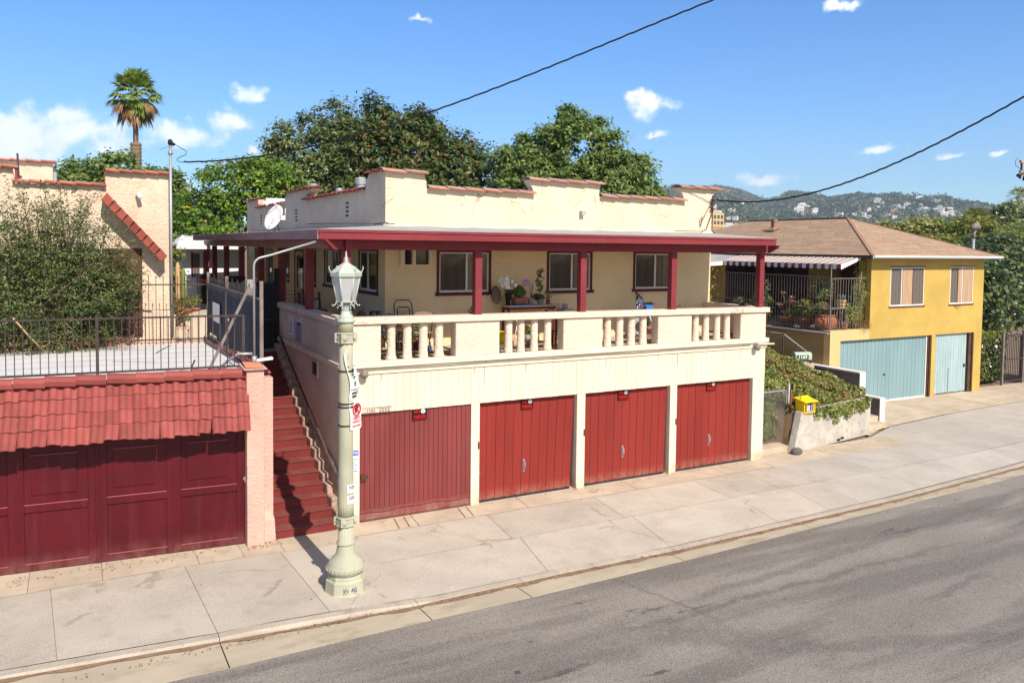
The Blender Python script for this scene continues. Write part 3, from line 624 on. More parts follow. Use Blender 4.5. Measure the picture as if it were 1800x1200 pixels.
# crumbling thick render between stair edge and wall, stepped like the flight
mb = MB()
nst = 17; RUN, RISE, Y0 = .305, .157, -.13
rs = np.random.RandomState(8)
for i in range(nst):
    y0 = Y0+RUN*i; zt = RISE*(i+1)
    mb.box(-.47-.0*i, -.30, y0+.02, y0+RUN+.03, zt-.25, zt+.17+.012*(i % 3))
mb.build('stair_string', 'stucco_rough_shade', H, bevel=.02)
mb = MB(); vs = []
for i in range(41):
    y = .0+2.9*i/40
    zl, zh = .53*(y+.15)+.12, max(.53*(y+.15)+.25, 1.75-.15*y) if y < 2.9 else 1
    zh = .53*(y+.15)+.22+.50*math.exp(-((y-.4)/1.1)**2)
    for j in range(9): vs.append((-.335-rs.rand()*.03*(j not in (0, 8)), y, zl+(zh-zl)*j/8))
mb.add(vs, [(i*9+j, i*9+9+j, i*9+10+j, i*9+j+1) for i in range(40) for j in range(8)], True)
mb.build('rough_render', 'stucco_rough_shade', H)
mb = MB(); mb.box(-.35, -.30, 1.66, 2.06, 2.50, 2.86); mb.build('crawl_vent', 'stucco_side', H, bevel=.004)
mb = MB(); mb.box(-.356, -.345, 1.71, 2.01, 2.55, 2.81); mb.build('vent_screen', 'sign_black', H.children[-1] if False else H)
# garage doors
def garage_door(x0, x1, y, n, m, label, tilt=0, wide=False, z1=2.06, z0=.0):
    mb = MB(); w = (x1-x0)/n
    sx = lambda x, z: x-tilt*(z1-z)/(z1-z0)*((x-x0)/(x1-x0))
    mb.hexa([(sx(x0+.004, z0+.02), y+.018, z0+.02), (sx(x1-.004, z0+.02), y+.018, z0+.02), (sx(x1-.004, z0+.02), y+.05, z0+.02), (sx(x0+.004, z0+.02), y+.05, z0+.02)],
            [(x0+.004, y+.018, z1), (x1-.004, y+.018, z1), (x1-.004, y+.05, z1), (x0+.004, y+.05, z1)])
    for i in range(n):
        a, b = x0+w*i+.004, x0+w*(i+1)-.004; yy = y+rnd.uniform(-.002, .002); zl = z0+.02
        mb.hexa([(sx(a, zl), yy, zl), (sx(b, zl), yy, zl), (sx(b, zl), yy+.03, zl), (sx(a, zl), yy+.03, zl)], [(a, yy, z1), (b, yy, z1), (b, yy+.03, z1), (a, yy+.03, z1)])
    d = mb.build('garage_door', m, H, label=label)
    return d
d1 = garage_door(.004, 2.296, .035, 23, 'red_door_old', 'dull brownish red door of narrow boards with a sagging bottom rail', z0=.0)
mb = MB(); vs = []
for i in range(24):
    x = .01+2.28*i/23; s = .012*math.sin(i*.9)+.02*math.exp(-((i-13)/4)**2)
    vs += [(x, .028, .02), (x, .005, .06), (x, .005, .13+s), (x, .028, .15+s)]
mb.add(vs, [(4*i+j, 4*i+4+j, 4*i+5+j, 4*i+1+j) for i in range(23) for j in range(3)])
vs = []
for i in range(24):
    x = .01+2.28*i/23; s = .012*math.sin(i*.9)+.02*math.exp(-((i-13)/4)**2)
    vs += [(x, .022, .165+s), (x, .016, .17+s), (x, .016, .235+s*.4), (x, .03, .24+s*.4)]
mb.add(vs, [(4*i+j, 4*i+4+j, 4*i+5+j, 4*i+1+j) for i in range(23) for j in range(3)])
q = mb.build('bottom_rail', 'red_door_old', d1)
mb = MB(); mb.box(.02, .17, .0, .03, .86, .90); mb.box(.03, .07, -.015, .01, .80, .93); mb.lathe((.10, -.01), [(.018, .80), (.018, .86)], 10); mb.build('hasp', 'brown', d1)
for (a, b, n, tl, lab) in ((2.495, 4.81, 11, .09, 'red vertical board door leaning open at its right edge'), (5.035, 7.36, 11, .06, 'red vertical board door between two middle piers'), (7.575, 9.94, 11, .0, 'red vertical board door nearest the chain link gate')):
    d = garage_door(a, b, .11, n, 'red_door', lab, tl)
    mb = MB(); cx = a+1.08
    mb.box(cx-.022, cx+.022, .095, .112, .52, .78); mb.tube([(cx, .095, .56), (cx, .05, .59), (cx, .045, .65), (cx, .05, .71), (cx, .095, .74)], .011, 8)
    mb.build('handle', 'galv', d)
    mb = MB(); mb.box(a+.01, b-.01-tl, .095, .15, .005, .045)
    for k in range(9): mb.lathe((a+.12+k*(b-a-.3)/8, .098), [(.012, .04), (.012, .06)], 6)
    mb.build('rubber_seal', 'seal', d)
    mb = MB(); mb.box(a-.03, a+.05, .07, .11, .62, .635); mb.build('latch', 'galv', d)
    mb = MB(); mb.box(a-.045, a-.02, -.02, .0, 1.14, 1.28); mb.build('hasp', 'brown', d)
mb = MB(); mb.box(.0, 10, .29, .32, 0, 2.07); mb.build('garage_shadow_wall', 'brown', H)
# porch floor
mb = MB(); mb.box(-.30, 10.3, .05, 2.1, 2.90, 3.0); mb.box(-.30, 1.3, 2.1, 17.5, 2.90, 3.0); mb.box(-1.5, -.3, 5.1, 17.5, 2.50, 2.68)
mb.build('porch_floor', 'concrete_old', H)
# balustrade
panels = [(-.33, .41), (1.95, 2.92), (4.45, 5.45), (6.98, 7.97), (9.50, 10.34)]
for i, (a, b) in enumerate(panels):
    mb = MB(); mb.box(a, b, 0, .26, 3.035, railz((a+b)/2)-.125); mb.build('balustrade_panel', 'stucco_pink', H, bevel=.012)
def rail(mb, y0, y1, x0=-.38, x1=10.42):
    mb.hexa([(x0, y0, railz(x0)-.125), (x1, y0, railz(x1)-.125), (x1, y1, railz(x1)-.125), (x0, y1, railz(x0)-.125)],
            [(x0, y0, railz(x0)), (x1, y0, railz(x1)), (x1, y1, railz(x1)), (x0, y1, railz(x0))])
mb = MB(); rail(mb, -.05, .30); mb.build('hand_rail', 'stucco_pink', H, bevel=.012)
mb = MB(); mb.box(-.38, -.06, .302, 5.65, 3.70, 3.82); mb.build('side_rail', 'stucco_pink', H, bevel=.012)
mb = MB(); mb.box(-.325, -.10, .262, 5.62, 3.0, 3.70); mb.build('side_parapet', 'stucco_side', H, bevel=.01)
mb = MB(); mb.box(10.10, 10.40, .302, 1.98, 3.66, 3.78); mb.box(10.14, 10.34, .262, 1.98, 3.035, 3.66); mb.build('side_parapet', 'stucco_pink', H, bevel=.01)
bal = None
for k, x in enumerate([.655, .98, 1.31, 1.64, 3.19, 3.48, 3.80, 4.125, 5.66, 5.99, 6.31, 6.64, 8.18, 8.50, 8.85, 9.16]):
    r0 = .083+.004*math.sin(k*7.1); f = .03 if k in (0, 3) else .012
    mb = MB(); mb.lathe((x, .13), [(r0+f, 3.036), (r0+f*.8, 3.06), (r0+.006, 3.12), (r0, 3.2), (r0-.002, 3.45), (r0, 3.66), (r0+.002, railz(x)-.124)], 20)
    mb.build('baluster', 'stucco_pink', H)
# porch posts
for i, x in enumerate([-.24, 2.45, 4.95, 7.43, 10.19]):
    mb = MB(); mb.box(x-.075, x+.075, .02, .17, railz(x), 5.112); mb.build('porch_post', 'maroon', H, bevel=.006)
for i, y in enumerate([2.76, 5.35, 7.8, 10.6, 13.3, 15.8, 17.7]):
    zb = 3.82 if y < 5.6 else 2.9
    mb = MB(); mb.box(-.30, -.14, y-.08, y+.08, zb, 5.112); mb.build('porch_post', 'maroon', H, bevel=.006)
mb = MB(); mb.box(-.16, 10.44, .02, .15, 5.113, 5.30)
mb.hexa([(10.36, -.22, 5.22), (10.44, -.22, 5.22), (10.44, .02, 5.115), (10.36, .02, 5.115)], [(10.36, -.30, 5.30), (10.44, -.30, 5.30), (10.44, .02, 5.30), (10.36, .02, 5.30)])
mb.build('header_beam', 'maroon', H, bevel=.004)
mb = MB(); mb.box(-.29, -.165, .02, 17.9, 5.115, 5.30); mb.build('header_beam', 'maroon_old', H, bevel=.004)
mb = MB(); mb.box(-.30, -.161, -.10, .019, 5.10, 5.295); mb.build('beam_end', 'maroon', H)
mb = MB(); dd = Vector((-.80, -.60, 0)); pp = Vector((.60, -.80, 0))*.045; b0 = Vector((-.30, .02, 5.115)); tp = Vector((0, 0, .178))
mb.hexa([b0+pp, b0-pp, b0+dd*.34-pp, b0+dd*.34+pp], [b0+pp+tp, b0-pp+tp, b0+dd*.62-pp+tp, b0+dd*.62+pp+tp])
mb.build('bracket', 'maroon', H)
# fascia and porch roof
def fz(x): return 5.455+0*x
mb = MB(); mb.box(-.85, 10.25, -.345, -.315, 5.295, 5.412); mb.box(-.86, 10.26, -.36, -.315, 5.416, 5.465)
mb.box(10.225, 10.25, -.314, 2.0, 5.295, 5.46)
mb.box(-.85, 10.25, -.3145, .6, 5.302, 5.32)
mb.build('fascia', 'maroon', H, bevel=.003)
mb = MB()
r1 = random.Random(4)
for k in range(11):
    y0, y1 = -.31+1.6*k, min(-.31+1.6*(k+1), 16.3); dz = r1.uniform(-.012, .012)
    mb.hexa([(-.875, y0, 5.30+dz), (-.845, y0, 5.30+dz), (-.845, y1-.003, 5.30+dz), (-.875, y1-.003, 5.30+dz)], [(-.875, y0, 5.47+dz), (-.845, y0, 5.47+dz), (-.845, y1-.003, 5.47+dz), (-.875, y1-.003, 5.47+dz)])
mb.box(-.844, -.1, -.3, 16.3, 5.303, 5.32)
mb.build('side_fascia', 'maroon_old', H, bevel=.003)
mb = MB()
NR = 30
def lerp3(p, q, t): return tuple(p[k]+(q[k]-p[k])*t for k in range(3))
c_ = [(-.86, -.35, 5.470), (.17, .83, 5.545), (1.2, 2.02, 5.62)]
r_ = [(10.26, -.35, 5.468), (10.26, .83, 5.545), (10.36, 2.02, 5.62)]; l_ = [(-.87, 16.3, 5.474), (.17, 16.3, 5.545), (1.2, 16.3, 5.62)]
for E_, nn_ in ((r_, NR), (l_, 34)):
    vs = []
    for i in range(nn_+1):
        for j in range(3):
            p = lerp3(c_[j], E_[j], i/nn_); vs.append((p[0], p[1], p[2]+(.010*math.sin(i*1.7+j) if 0 < i < nn_ and j else 0)))
    mb.add(vs, [(3*i+j, 3*i+3+j, 3*i+4+j, 3*i+1+j) for i in range(nn_) for j in range(2)])
mb.build('porch_roof', 'porch_roof', H)
mb = MB(); mb.box(-.6, 10.3, -.29, 2, 5.325, 5.34); mb.box(-.6, 1.2, 2.002, 16.3, 5.325, 5.34); mb.build('porch_ceiling', 'stucco', H)
mb = MB(); mb.box(1.15, 10.36, 1.955, 2.0, 5.60, 5.66); mb.build('flashing', 'cream', H)
# upper walls with stepped parapet
def wallz(pts, u):
    for (a, za), (b, zb) in zip(pts, pts[1:]):
        if a <= u <= b: return za+(zb-za)*(u-a)/(b-a+1e-9)
front = [(1.20, 5.6), (10.32, 5.6), (10.32, 6.49), (10.36, 6.62), (10.48, 6.73), (10.50, 6.79), (9.19, 6.78), (9.20, 6.72), (9.32, 6.62), (9.37, 6.46),
         (6.68, 6.46), (6.69, 6.62), (6.73, 6.76), (4.71, 6.76), (4.73, 6.66), (4.80, 6.58), (4.83, 6.455), (2.14, 6.455), (2.13, 6.6), (2.09, 6.72), (2.07, 6.77), (1.2, 6.77)]
mb = MB(); mb.prism(front, lambda p, s: (p[0], 2.0 if not s else 2.22, p[1])); mb.build('parapet', 'stucco', H)
side = [(2.221, 5.6), (17.4, 5.6), (17.4, 6.62), (17.5, 6.74), (17.55, 6.80), (15.3, 6.78), (15.35, 6.6), (15.5, 6.48), (11.27, 6.48), (11.2, 6.6), (11.0, 6.7), (10.9, 6.79),
        (7.99, 6.75), (8.1, 6.68), (8.6, 6.58), (8.7, 6.46), (3.34, 6.46), (3.32, 6.60), (3.2, 6.70), (3.08, 6.79), (2.221, 6.79)]
mb = MB(); mb.prism(side, lambda p, s: (1.2 if not s else 1.42, p[0], p[1])); mb.build('parapet', 'stucco_side', H)
# wall under the porch roof, with real window openings
def wall_openings(mb, u0, u1, z0, z1, ops, f):
    """ops: (a, b, zl, zh) sorted; f(u, z, depth)"""
    us = sorted({u0, u1, *[o[0] for o in ops], *[o[1] for o in ops]})
    for a, b in zip(us, us[1:]):
        o = [k for k in ops if k[0] <= a+1e-6 and k[1] >= b-1e-6]
        spans = [(z0, z1)] if not o else [(z0, o[0][2]), (o[0][3], z1)]
        for c, d in spans:
            if d-c > .001: mb.hexa([f(a, c, 0), f(b, c, 0), f(b, c, .2), f(a, c, .2)], [f(a, d, 0), f(b, d, 0), f(b, d, .2), f(a, d, .2)])
wins = [(2.45, 3.67, 4.17, 5.06), (5.28, 6.45, 4.17, 5.06), (7.82, 8.98, 4.17, 5.06)]
fy = lambda u, z, d: (u, 2.0+d, z)
mb = MB(); wall_openings(mb, 1.2, 10.32, 3.0, 5.6, [(1.60, 2.21, 4.79, 5.10)]+wins, fy)
for y0, y1 in ((2.21, 17.5),): pass
mb.build('porch_wall', 'stucco_porch_bounce', H)
swins = [(2.50, 3.72, 4.17, 5.06), (5.30, 6.62, 4.17, 5.06), (7.6, 8.25, 4.1, 5.06), (8.9, 9.95, 3.0, 5.05), (10.7, 11.8, 4.1, 5.06), (13.0, 13.9, 3.0, 5.05), (14.6, 15.8, 4.1, 5.06)]
fx = lambda u, z, d: (1.2+d, u, z)
mb = MB(); wall_openings(mb, 2.21, 17.5, 3.0, 5.6, swins, fx); mb.build('porch_wall', 'stucco_porch_bounce', H)
mb = MB(); mb.box(10.1, 10.32, 2.21, 17.5, 2.9, 6.4); mb.build('far_side_wall', 'stucco', H)
mb = MB(); mb.box(1.4, 10.1, 2.2, 17.4, 6.1, 6.15); mb.build('flat_roof', 'roofing', H)
def sliding_window(par, u0, u1, z0, z1, f, split=.55, fm='white_metal', tm='darkred', trim=.06, left='glass', right='curtain', label=None):
    """f(u, z, d): d>0 goes into the wall. Outer timber trim, metal frame, two panes and a sill"""
    def bx(mb, a, b, c, d, p, q): mb.hexa([f(a, c, p), f(b, c, p), f(b, c, q), f(a, c, q)], [f(a, d, p), f(b, d, p), f(b, d, q), f(a, d, q)])
    mb = MB()
    if trim:
        bx(mb, u0-trim, u0, z0, z1+trim, -.02, .05); bx(mb, u1, u1+trim, z0, z1+trim, -.02, .05); bx(mb, u0, u1, z1, z1+trim, -.02, .05)
        bx(mb, u0-trim-.03, u1+trim+.03, z0-.07, z0, -.06, .05)
    w = mb.build('window', tm, par, label=label) if trim else None
    mb = MB(); t = .028; um = u0+(u1-u0)*split
    for a, b, c, d in ((u0, u0+t, z0, z1), (u1-t, u1, z0, z1), (u0+t, u1-t, z0, z0+t*1.6), (u0+t, u1-t, z1-t, z1), (um-t*.7, um+t*.7, z0+t*1.6, z1-t)): bx(mb, a, b, c, d, .0, .05)
    fr = mb.build('window_frame', fm, w or par, label=label if not w else None)
    mb = MB(); bx(mb, u0+t, um-t*.7, z0+t, z1-t, .03, .04); mb.build('pane', left, w or fr)
    mb = MB(); bx(mb, um+t*.7, u1-t, z0+t, z1-t, .02, .03); mb.build('pane', right, w or fr)
    return w
for a, b, c, d in wins: sliding_window(H, a, b, c, d, fy)
for k in (0, 1, 2, 4, 6): sliding_window(H, *swins[k], fx, right='glass')
# entrance doors on the side
for k, (a, b, c, d) in enumerate((swins[3], swins[5])):
    mb = MB(); f = fx
    def bx(mb, a, b, c, d, p, q): mb.hexa([f(a, c, p), f(b, c, p), f(b, c, q), f(a, c, q)], [f(a, d, p), f(b, d, p), f(b, d, q), f(a, d, q)])
    bx(mb, a, a+.06, c, d, -.02, .06); bx(mb, b-.06, b, c, d, -.02, .06); bx(mb, a+.06, b-.06, d-.06, d, -.02, .06)
    dr = mb.build('front_door', 'darkred', H)
    mb = MB(); bx(mb, a+.07, a+.16, c+.02, d-.07, .0, .03); bx(mb, b-.16, b-.07, c+.02, d-.07, 0, .03); bx(mb, a+.16, b-.16, d-.17, d-.07, 0, .03); bx(mb, a+.16, b-.16, c+.02, c+.12, 0, .03); bx(mb, a+.16, b-.16, c+.80, c+.90, 0, .03)
    for i in range(6): bx(mb, a+.2+i*.11, a+.215+i*.11, c+.12, c+.80, .01, .02)
    mb.build('screen_door', 'cream_pot', dr)
    mb = MB(); bx(mb, a+.08, b-.08, c+.05, d-.09, .035, .05); mb.build('pane', 'glass', dr)
# ac sleeve high on the front wall
mb = MB(); 
for a, b, c, d in ((1.52, 1.62, 4.76, 5.1), (2.19, 2.24, 4.76, 5.1), (1.62, 2.19, 4.76, 4.79), (1.80, 1.87, 4.79, 5.1)): mb.box(a, b, 1.93, 2.03, c, d)
s_ = mb.build('high_window', 'cream', H); mb = MB(); mb.box(1.62, 2.19, 2.03, 2.05, 4.79, 5.1); mb.build('pane', 'glass', s_)
# wall vents on the side parapet (four slots each), flues, spotlights
for y in (4.7, 9.75, 14.8):
    mb = MB()
    for k in range(4): mb.box(1.192, 1.2, y-.11, y+.11, 5.88+.1*k, 5.93+.1*k)
    mb.build('wall_vent', 'sign_black', H)
mb = MB(); mb.box(6.11, 6.23, 1.88, 2.0, 5.98, 6.08); 
mb.build('dryer_hood', 'sign_grey', H)
def flue(x, y, z0, z1, r):
    mb = MB(); mb.lathe((x, y), [(r, z0), (r, z1-.16), (r*1.25, z1-.15), (r*1.3, z1), (r*1.2, z1+.02), (0.01, z1+.03)], 18, smooth=False); mb.build('roof_flue', 'galv', H)
flue(1.95, 6.0, 6.1, 6.92, .11); flue(1.75, 10.0, 6.1, 7.0, .12); flue(1.8, 7.4, 6.1, 6.72, .08); flue(3.2, 16, 6.1, 7.0, .12)
# coping tiles
def coping(p, u0, u1, z, f, n, up='tile_grey', lo='terracotta', drop=-.0, par=None, curve=0):
    for i in range(n):
        a, b = u0+(u1-u0)*i/n, u0+(u1-u0)*(i+1)/n+.02*(u1-u0)/abs(u1-u0); t = .018
        za, zb = z+.028, z+.0
        def prof(u, zz): return [f(u, zz-.005, -.13), f(u, zz+.03, -.06), f(u, zz+.055, .06), f(u, zz+.04, .2), f(u, zz+.0, .28)]
        A, B = prof(a, za), prof(b, zb); A2 = [v-Vector((0, 0, t)) for v in map(Vector, A)]; B2 = [v-Vector((0, 0, t)) for v in map(Vector, B)]
        k = 5; vs = A+B+A2+B2
        p.cur = 0; p.add(vs, [(i, i+1, k+i+1, k+i) for i in range(4)]+[(2*k+i+1, 2*k+i, 3*k+i, 3*k+i+1) for i in range(4)])
        p.cur = 1; p.add(vs, [(0, k, 3*k, 2*k)]); p.cur = 0
        p.add(vs, [(i, 2*k+i, 2*k+i+1, i+1) for i in range(4)]+[(k+i, k+i+1, 3*k+i+1, 3*k+i) for i in range(4)])
        # visible clay lip hanging at the front
        p.cur = 1; c, e = f(a, za-.03, -.135), f(b, zb-.03, -.135); g, h = f(b, zb-.0, -.137), f(a, za+.0, -.137)
        p.add([c, e, g, h, *[tuple(Vector(q)+(Vector(f(0, 0, 0))-Vector(f(0, 0, -.03)))) for q in (c, e, g, h)]], [(0, 1, 2, 3), (0, 1, 5, 4), (3, 2, 6, 7)])
        p.cur = 0
for q in ((1.1, 2.12, 6.77, fy, 2), (2.15, 4.82, 6.455, fy, 6), (4.66, 6.76, 6.76, fy, 4), (6.7, 9.37, 6.46, fy, 6), (9.15, 10.56, 6.79, fy, 3)):
    pm = MB(); coping(pm, *q); pm.build('coping_tiles', ['tile_grey', 'terracotta'], H)
for q in ((3.12, 2.0, 6.79, fx, 2), (8.7, 3.34, 6.46, fx, 13), (10.95, 7.95, 6.77, fx, 6), (15.5, 11.25, 6.48, fx, 11), (17.6, 15.3, 6.79, fx, 4)):
    pm = MB(); coping(pm, *q); pm.build('coping_tiles', ['rust_tile', 'rust_tile'], H)
mb = MB(); mb.box(1.0, 1.6, 11, 12.5, 6.3, 6.7); 
mb = MB(); mb.box(1.5, 4.2, 15.5, 17.3, 6.12, 6.85); mb.build('roof_hatch', 'white_metal', H)
# wiring under moulding and at the right corner
mb = MB(); mb.tube([(-.2+.5*i, -.068, 2.893+.004*math.sin(i*1.3)) for i in range(21)], .009, 5); mb.build('cable_run', 'iron_light', H)
mb = MB()
mb.tube([(10.33, 1.97, 6.5), (10.28, 1.96, 6.1), (10.12, 1.97, 5.72), (9.9, 1.9, 5.66), (9.0, 1.9, 5.655)], .010, 5)
mb.tube([(10.30, 1.97, 6.45), (10.1, 1.97, 6.15), (9.95, 1.97, 5.9), (9.9, 1.97, 5.75), (9.88, 1.97, 5.95), (9.97, 1.97, 6.05), (9.93, 1.97, 5.8)], .008, 5)
mb.tube([(10.33, 1.99, 6.62), (10.34, 1.98, 6.3), (10.33, 1.98, 5.7), (10.35, 1.9, 5.62)], .014, 6)
for z in (6.5, 6.38, 6.26): mb.tube([(10.24, 1.93, z), (10.34, 1.93, z)], .03, 8)
mb.build('service_wiring', 'iron', H); mb = MB()
mb.tube([(1.25, 1.9, 5.66), (1.1, 1.7, 5.68), (.9, 1.85, 5.63), (1.15, 2.0, 5.66), (1.3, 1.7, 5.65)], .01, 5)
mb.tube([(-.2, 3.0, 5.64), (.5, 2.6, 5.66), (1.1, 2.0, 5.66)], .009, 5)
mb.build('service_wiring', 'iron', H)
mb = MB(); mb.box(.02, .30, -.035, .0, 2.085, 2.165); np_ = mb.build('house_number_plate', 'cream_pot', H, bevel=.002)
mb = MB()
for a, b, c, d in ((.0, .62, 2.168, 2.18), (.0, .014, 2.07, 2.168), (.0, .62, 2.068, 2.08)): mb.box(a, b, -.037, -.034, c, d)
mb.build('edge_line', 'maroon_old', np_)
text_mesh('1163', .085, (.20, -.038, 2.125), (1, 0, 0), (0, 0, 1), 'iron', np_, 'number')
mb = MB()
for k in range(4): mb.box(.38+.055*k, .38+.055*k+.035, -.035, -.01, 2.10, 2.15)
mb.build('sticker', 'sign_grey', np_)
# no-parking signs on each garage door
for i, (x, y) in enumerate(((1.20, .02), (3.63, .092), (6.10, .092), (8.68, .092))):
    z0, z1 = (1.86, 2.07) if i == 0 else (1.84, 2.045)
    w = .30 if i == 0 else .29
    lab = ['black and red NO PARKING sign on the dull red narrow board garage door', 'black and red NO PARKING sign on the second garage door from the lamp',
           'black and red NO PARKING sign on the third garage door from the lamp', 'black and red NO PARKING sign on the garage door beside the chain link gate'][i]
    mb = MB(); mb.box(x-w/2, x+w/2, y-.006, y, z0-.02, z1-.0); s = mb.build('no_parking_sign', 'sign_black', None, lab, 'sign', 'no parking signs on the garage doors')
    mb = MB(); mb.lathe((0, 0), [(.001, 0), (.047, 0), (.047, .002), (.001, .002)], 24)
    mb.v = [(x+.07+a, y-.0065-c, z0+.145+b) for a, b, c in mb.v]; mb.build('tow_disc', 'sign_white', s)
    text_mesh('R', .062, (x+.07, y-.009, z0+.145), (1, 0, 0), (0, 0, 1), 'sign_black', s, 'symbol')
    text_mesh('NO', .085, (x-.06, y-.008, z0+.145), (1, 0, 0), (0, 0, 1), 'bright_red', s, bold=.0, sx=.9)
    text_mesh('PARKING', .088, (x, y-.008, z0+.045), (1, 0, 0), (0, 0, 1), 'bright_red', s, bold=.0, sx=.66)
    mb = MB(); mb.box(x-w/2+.015, x+w/2-.015, y-.0075, y-.006, z0-.004, z0+.0)
    mb.build('red_line', 'bright_red', s)
# flood light housings at the ends of the moulding
def globe_light(x, lab):
    t = thing('security_light', (x, -.05, 2.86), lab, 'light')
    mb = MB(); mb.box(x-.05, x+.05, -.06, -.036, 2.80, 2.90); mb.tube([(x, -.06, 2.86), (x+.02, -.11, 2.85)], .02, 8); mb.build('mount', 'galv', t)
    mb = MB(); mb.smooth = True
    pr = [(.001, -.085)]+[(.075*math.sin(a), -.075*math.cos(a)) for a in [.3*k for k in range(1, 8)]]+[(.05, .07), (.03, .09), (.001, .09)]
    mb.lathe((x+.02, -.13), [(r, 2.82+z) for r, z in pr], 16); mb.build('globe', 'iron_light', t)
globe_light(.03, 'grey globe light at the lamp end of the white moulding')
globe_light(9.92, 'grey globe light at the far right end of the white moulding')
mb = MB(); mb.tube([(9.98, -.075, 2.90), (10.55, -.075, 2.88)], .022, 8); mb.build('conduit_stub', 'cream', H)
# ================================================================ stairs
mb = MB(); nst = 17; RUN, RISE, Y0 = .305, .157, -.13
mb.cur = 0
for i in range(nst):
    y0 = Y0+RUN*i
    mb.cur = 0; mb.box(-1.56, -.46, y0, y0+RUN+.02, max(0, RISE*i-.3), RISE*(i+1)-.022)
    mb.cur = 1; mb.box(-1.56, -.46, y0-.018, y0+RUN-.004, RISE*(i+1)-.02, RISE*(i+1))
st = mb.build('staircase', ['step', 'tread'], None, 'painted red concrete staircase climbing beside the cream house', 'staircase', bevel=.008)
mb = MB()
mb.tube([(-.40, .19, .95), (-.40, 5.30, 3.30)], .024, 8)
for y in (.45, 2.1, 3.7, 5.1):
    z = .95+(y-.19)*.46; mb.tube([(-.40, y, z), (-.37, y, z-.06), (-.325, y, z-.06)], .010, 6)
mb.tube([(-.40, .22, .965), (-.36, .16, .92), (-.325, .16, .90)], .02, 8)
mb.build('handrail', 'iron', st)
def step_line(mb, n0, n1):
    for i in range(n0, n1):
        y0 = Y0+RUN*i; z = RISE*(i+1)
        mb.box(-.482, -.471, y0, y0+RUN, z+.10, z+.125); mb.box(-.482, -.471, y0-.012, y0+.012, z-.05, z+.125)
# low kerb between gate pier and steps
mb = MB(); mb.hexa([(-1.78, -.19, 0), (-1.565, -.17, 0), (-1.565, 1.0, 0), (-1.78, 1.0, 0)], [(-1.78, -.17, .42), (-1.585, -.15, .38), (-1.585, 1.0, .95), (-1.78, 1.0, 1.0)])
mb.build('side_curb', 'pink', st, bevel=.015)
mb = MB(); mb.box(-1.77, -1.575, .0, 5.2, .9, 1.4); 
# ================================================================ left garage
O2 = Vector((-2.06, -.10, 0)); ud = Vector((-.9966, .0819, 0)); vd = Vector((.0819, .9966, 0))
LX = lambda p: O2+ud*p[0]+vd*p[1]+Vector((0, 0, p[2]))
G = thing('garage', (-4, 2, 0), 'low garage with red barrel tile awning over a wine red panelled door', 'garage')
mb = MB(LX); mb.box(-.02, 12, .10, .35, 2.3, 2.92); mb.box(-.0, .10, .06, .4, 0, 2.3); mb.box(7.3, 12, .04, .35, 0, 2.92); mb.box(-.02, 12, 6.6, 6.8, 0, 2.8); mb.build('wall', 'pink', G)
mb = MB(); mb.hexa([(-1.785, -.0, 0), (-1.58, -.0, 0), (-1.58, 7, 0), (-1.785, 7, 0)], [(-1.785, -.0, 2.86), (-1.58, -.0, 2.86), (-1.58, 7, 2.86), (-1.785, 7, 2.86)]); mb.build('wall', 'pink', G)
mb = MB(); mb.box(-2.075, -1.785, -.28, .15, 0, 3.07); mb.build('gate_pier', 'pink', G, bevel=.01)
mb = MB(); mb.cur = 0
mb.hexa([(-2.13, -.34, 3.06), (-1.74, -.34, 3.06), (-1.74, .18, 3.06), (-2.13, .18, 3.06)], [(-2.13, -.34, 3.085), (-1.74, -.34, 3.075), (-1.74, .18, 3.10), (-2.13, .18, 3.12)])
mb.cur = 1; mb.hexa([(-2.10, -.32, 3.10), (-1.80, -.32, 3.085), (-1.80, -.02, 3.13), (-2.10, -.02, 3.15)], [(-2.10, -.32, 3.115), (-1.80, -.32, 3.10), (-1.80, -.02, 3.15), (-2.10, -.02, 3.17)])
mb.build('pier_cap', ['pink', 'terracotta'], G, bevel=.004)
mb = MB(LX); mb.hexa([(-.1, .05, 2.86), (12, .05, 2.86), (12, 6.8, 2.72), (-.1, 6.8, 2.72)], [(-.1, .05, 2.90), (12, .05, 2.90), (12, 6.8, 2.76), (-.1, 6.8, 2.76)])
rf = mb.build('flat_roof', 'roofing', G)
mb = MB(LX)
zr = lambda v: 2.904-.14*(v-.05)/6.75
def rline(u0, v0, u1, v1, w):
    n = 8; d = Vector((u1-u0, v1-v0, 0)); L_ = d.length; d.normalize(); nn = Vector((-d.y, d.x, 0))*w/2
    for i in range(n):
        a = Vector((u0, v0, 0))+d*L_*i/n+nn*rnd.uniform(-1, 1)*1.5; b = Vector((u0, v0, 0))+d*L_*(i+1)/n+nn*rnd.uniform(-1, 1)*1.5
        mb.quad((*(a-nn).xy, zr(a.y)), (*(b-nn).xy, zr(b.y)), (*(b+nn).xy, zr(b.y)), (*(a+nn).xy, zr(a.y)))
for v in (.9, 1.8, 2.7, 3.6, 4.5, 5.4): rline(.1, v, 12, v+.05, .014)
for (a, b, c, d) in ((.9, .2, .7, 3.0), (2.6, .9, 2.6, 1.6), (4.2, 2.0, 4.3, 3.4), (1.4, 3.0, 2.2, 3.3), (1.4, 4.6, 1.1, 6.2)): rline(a, b, c, d, .03)
mb.build('roof_seam', 'seal', rf)
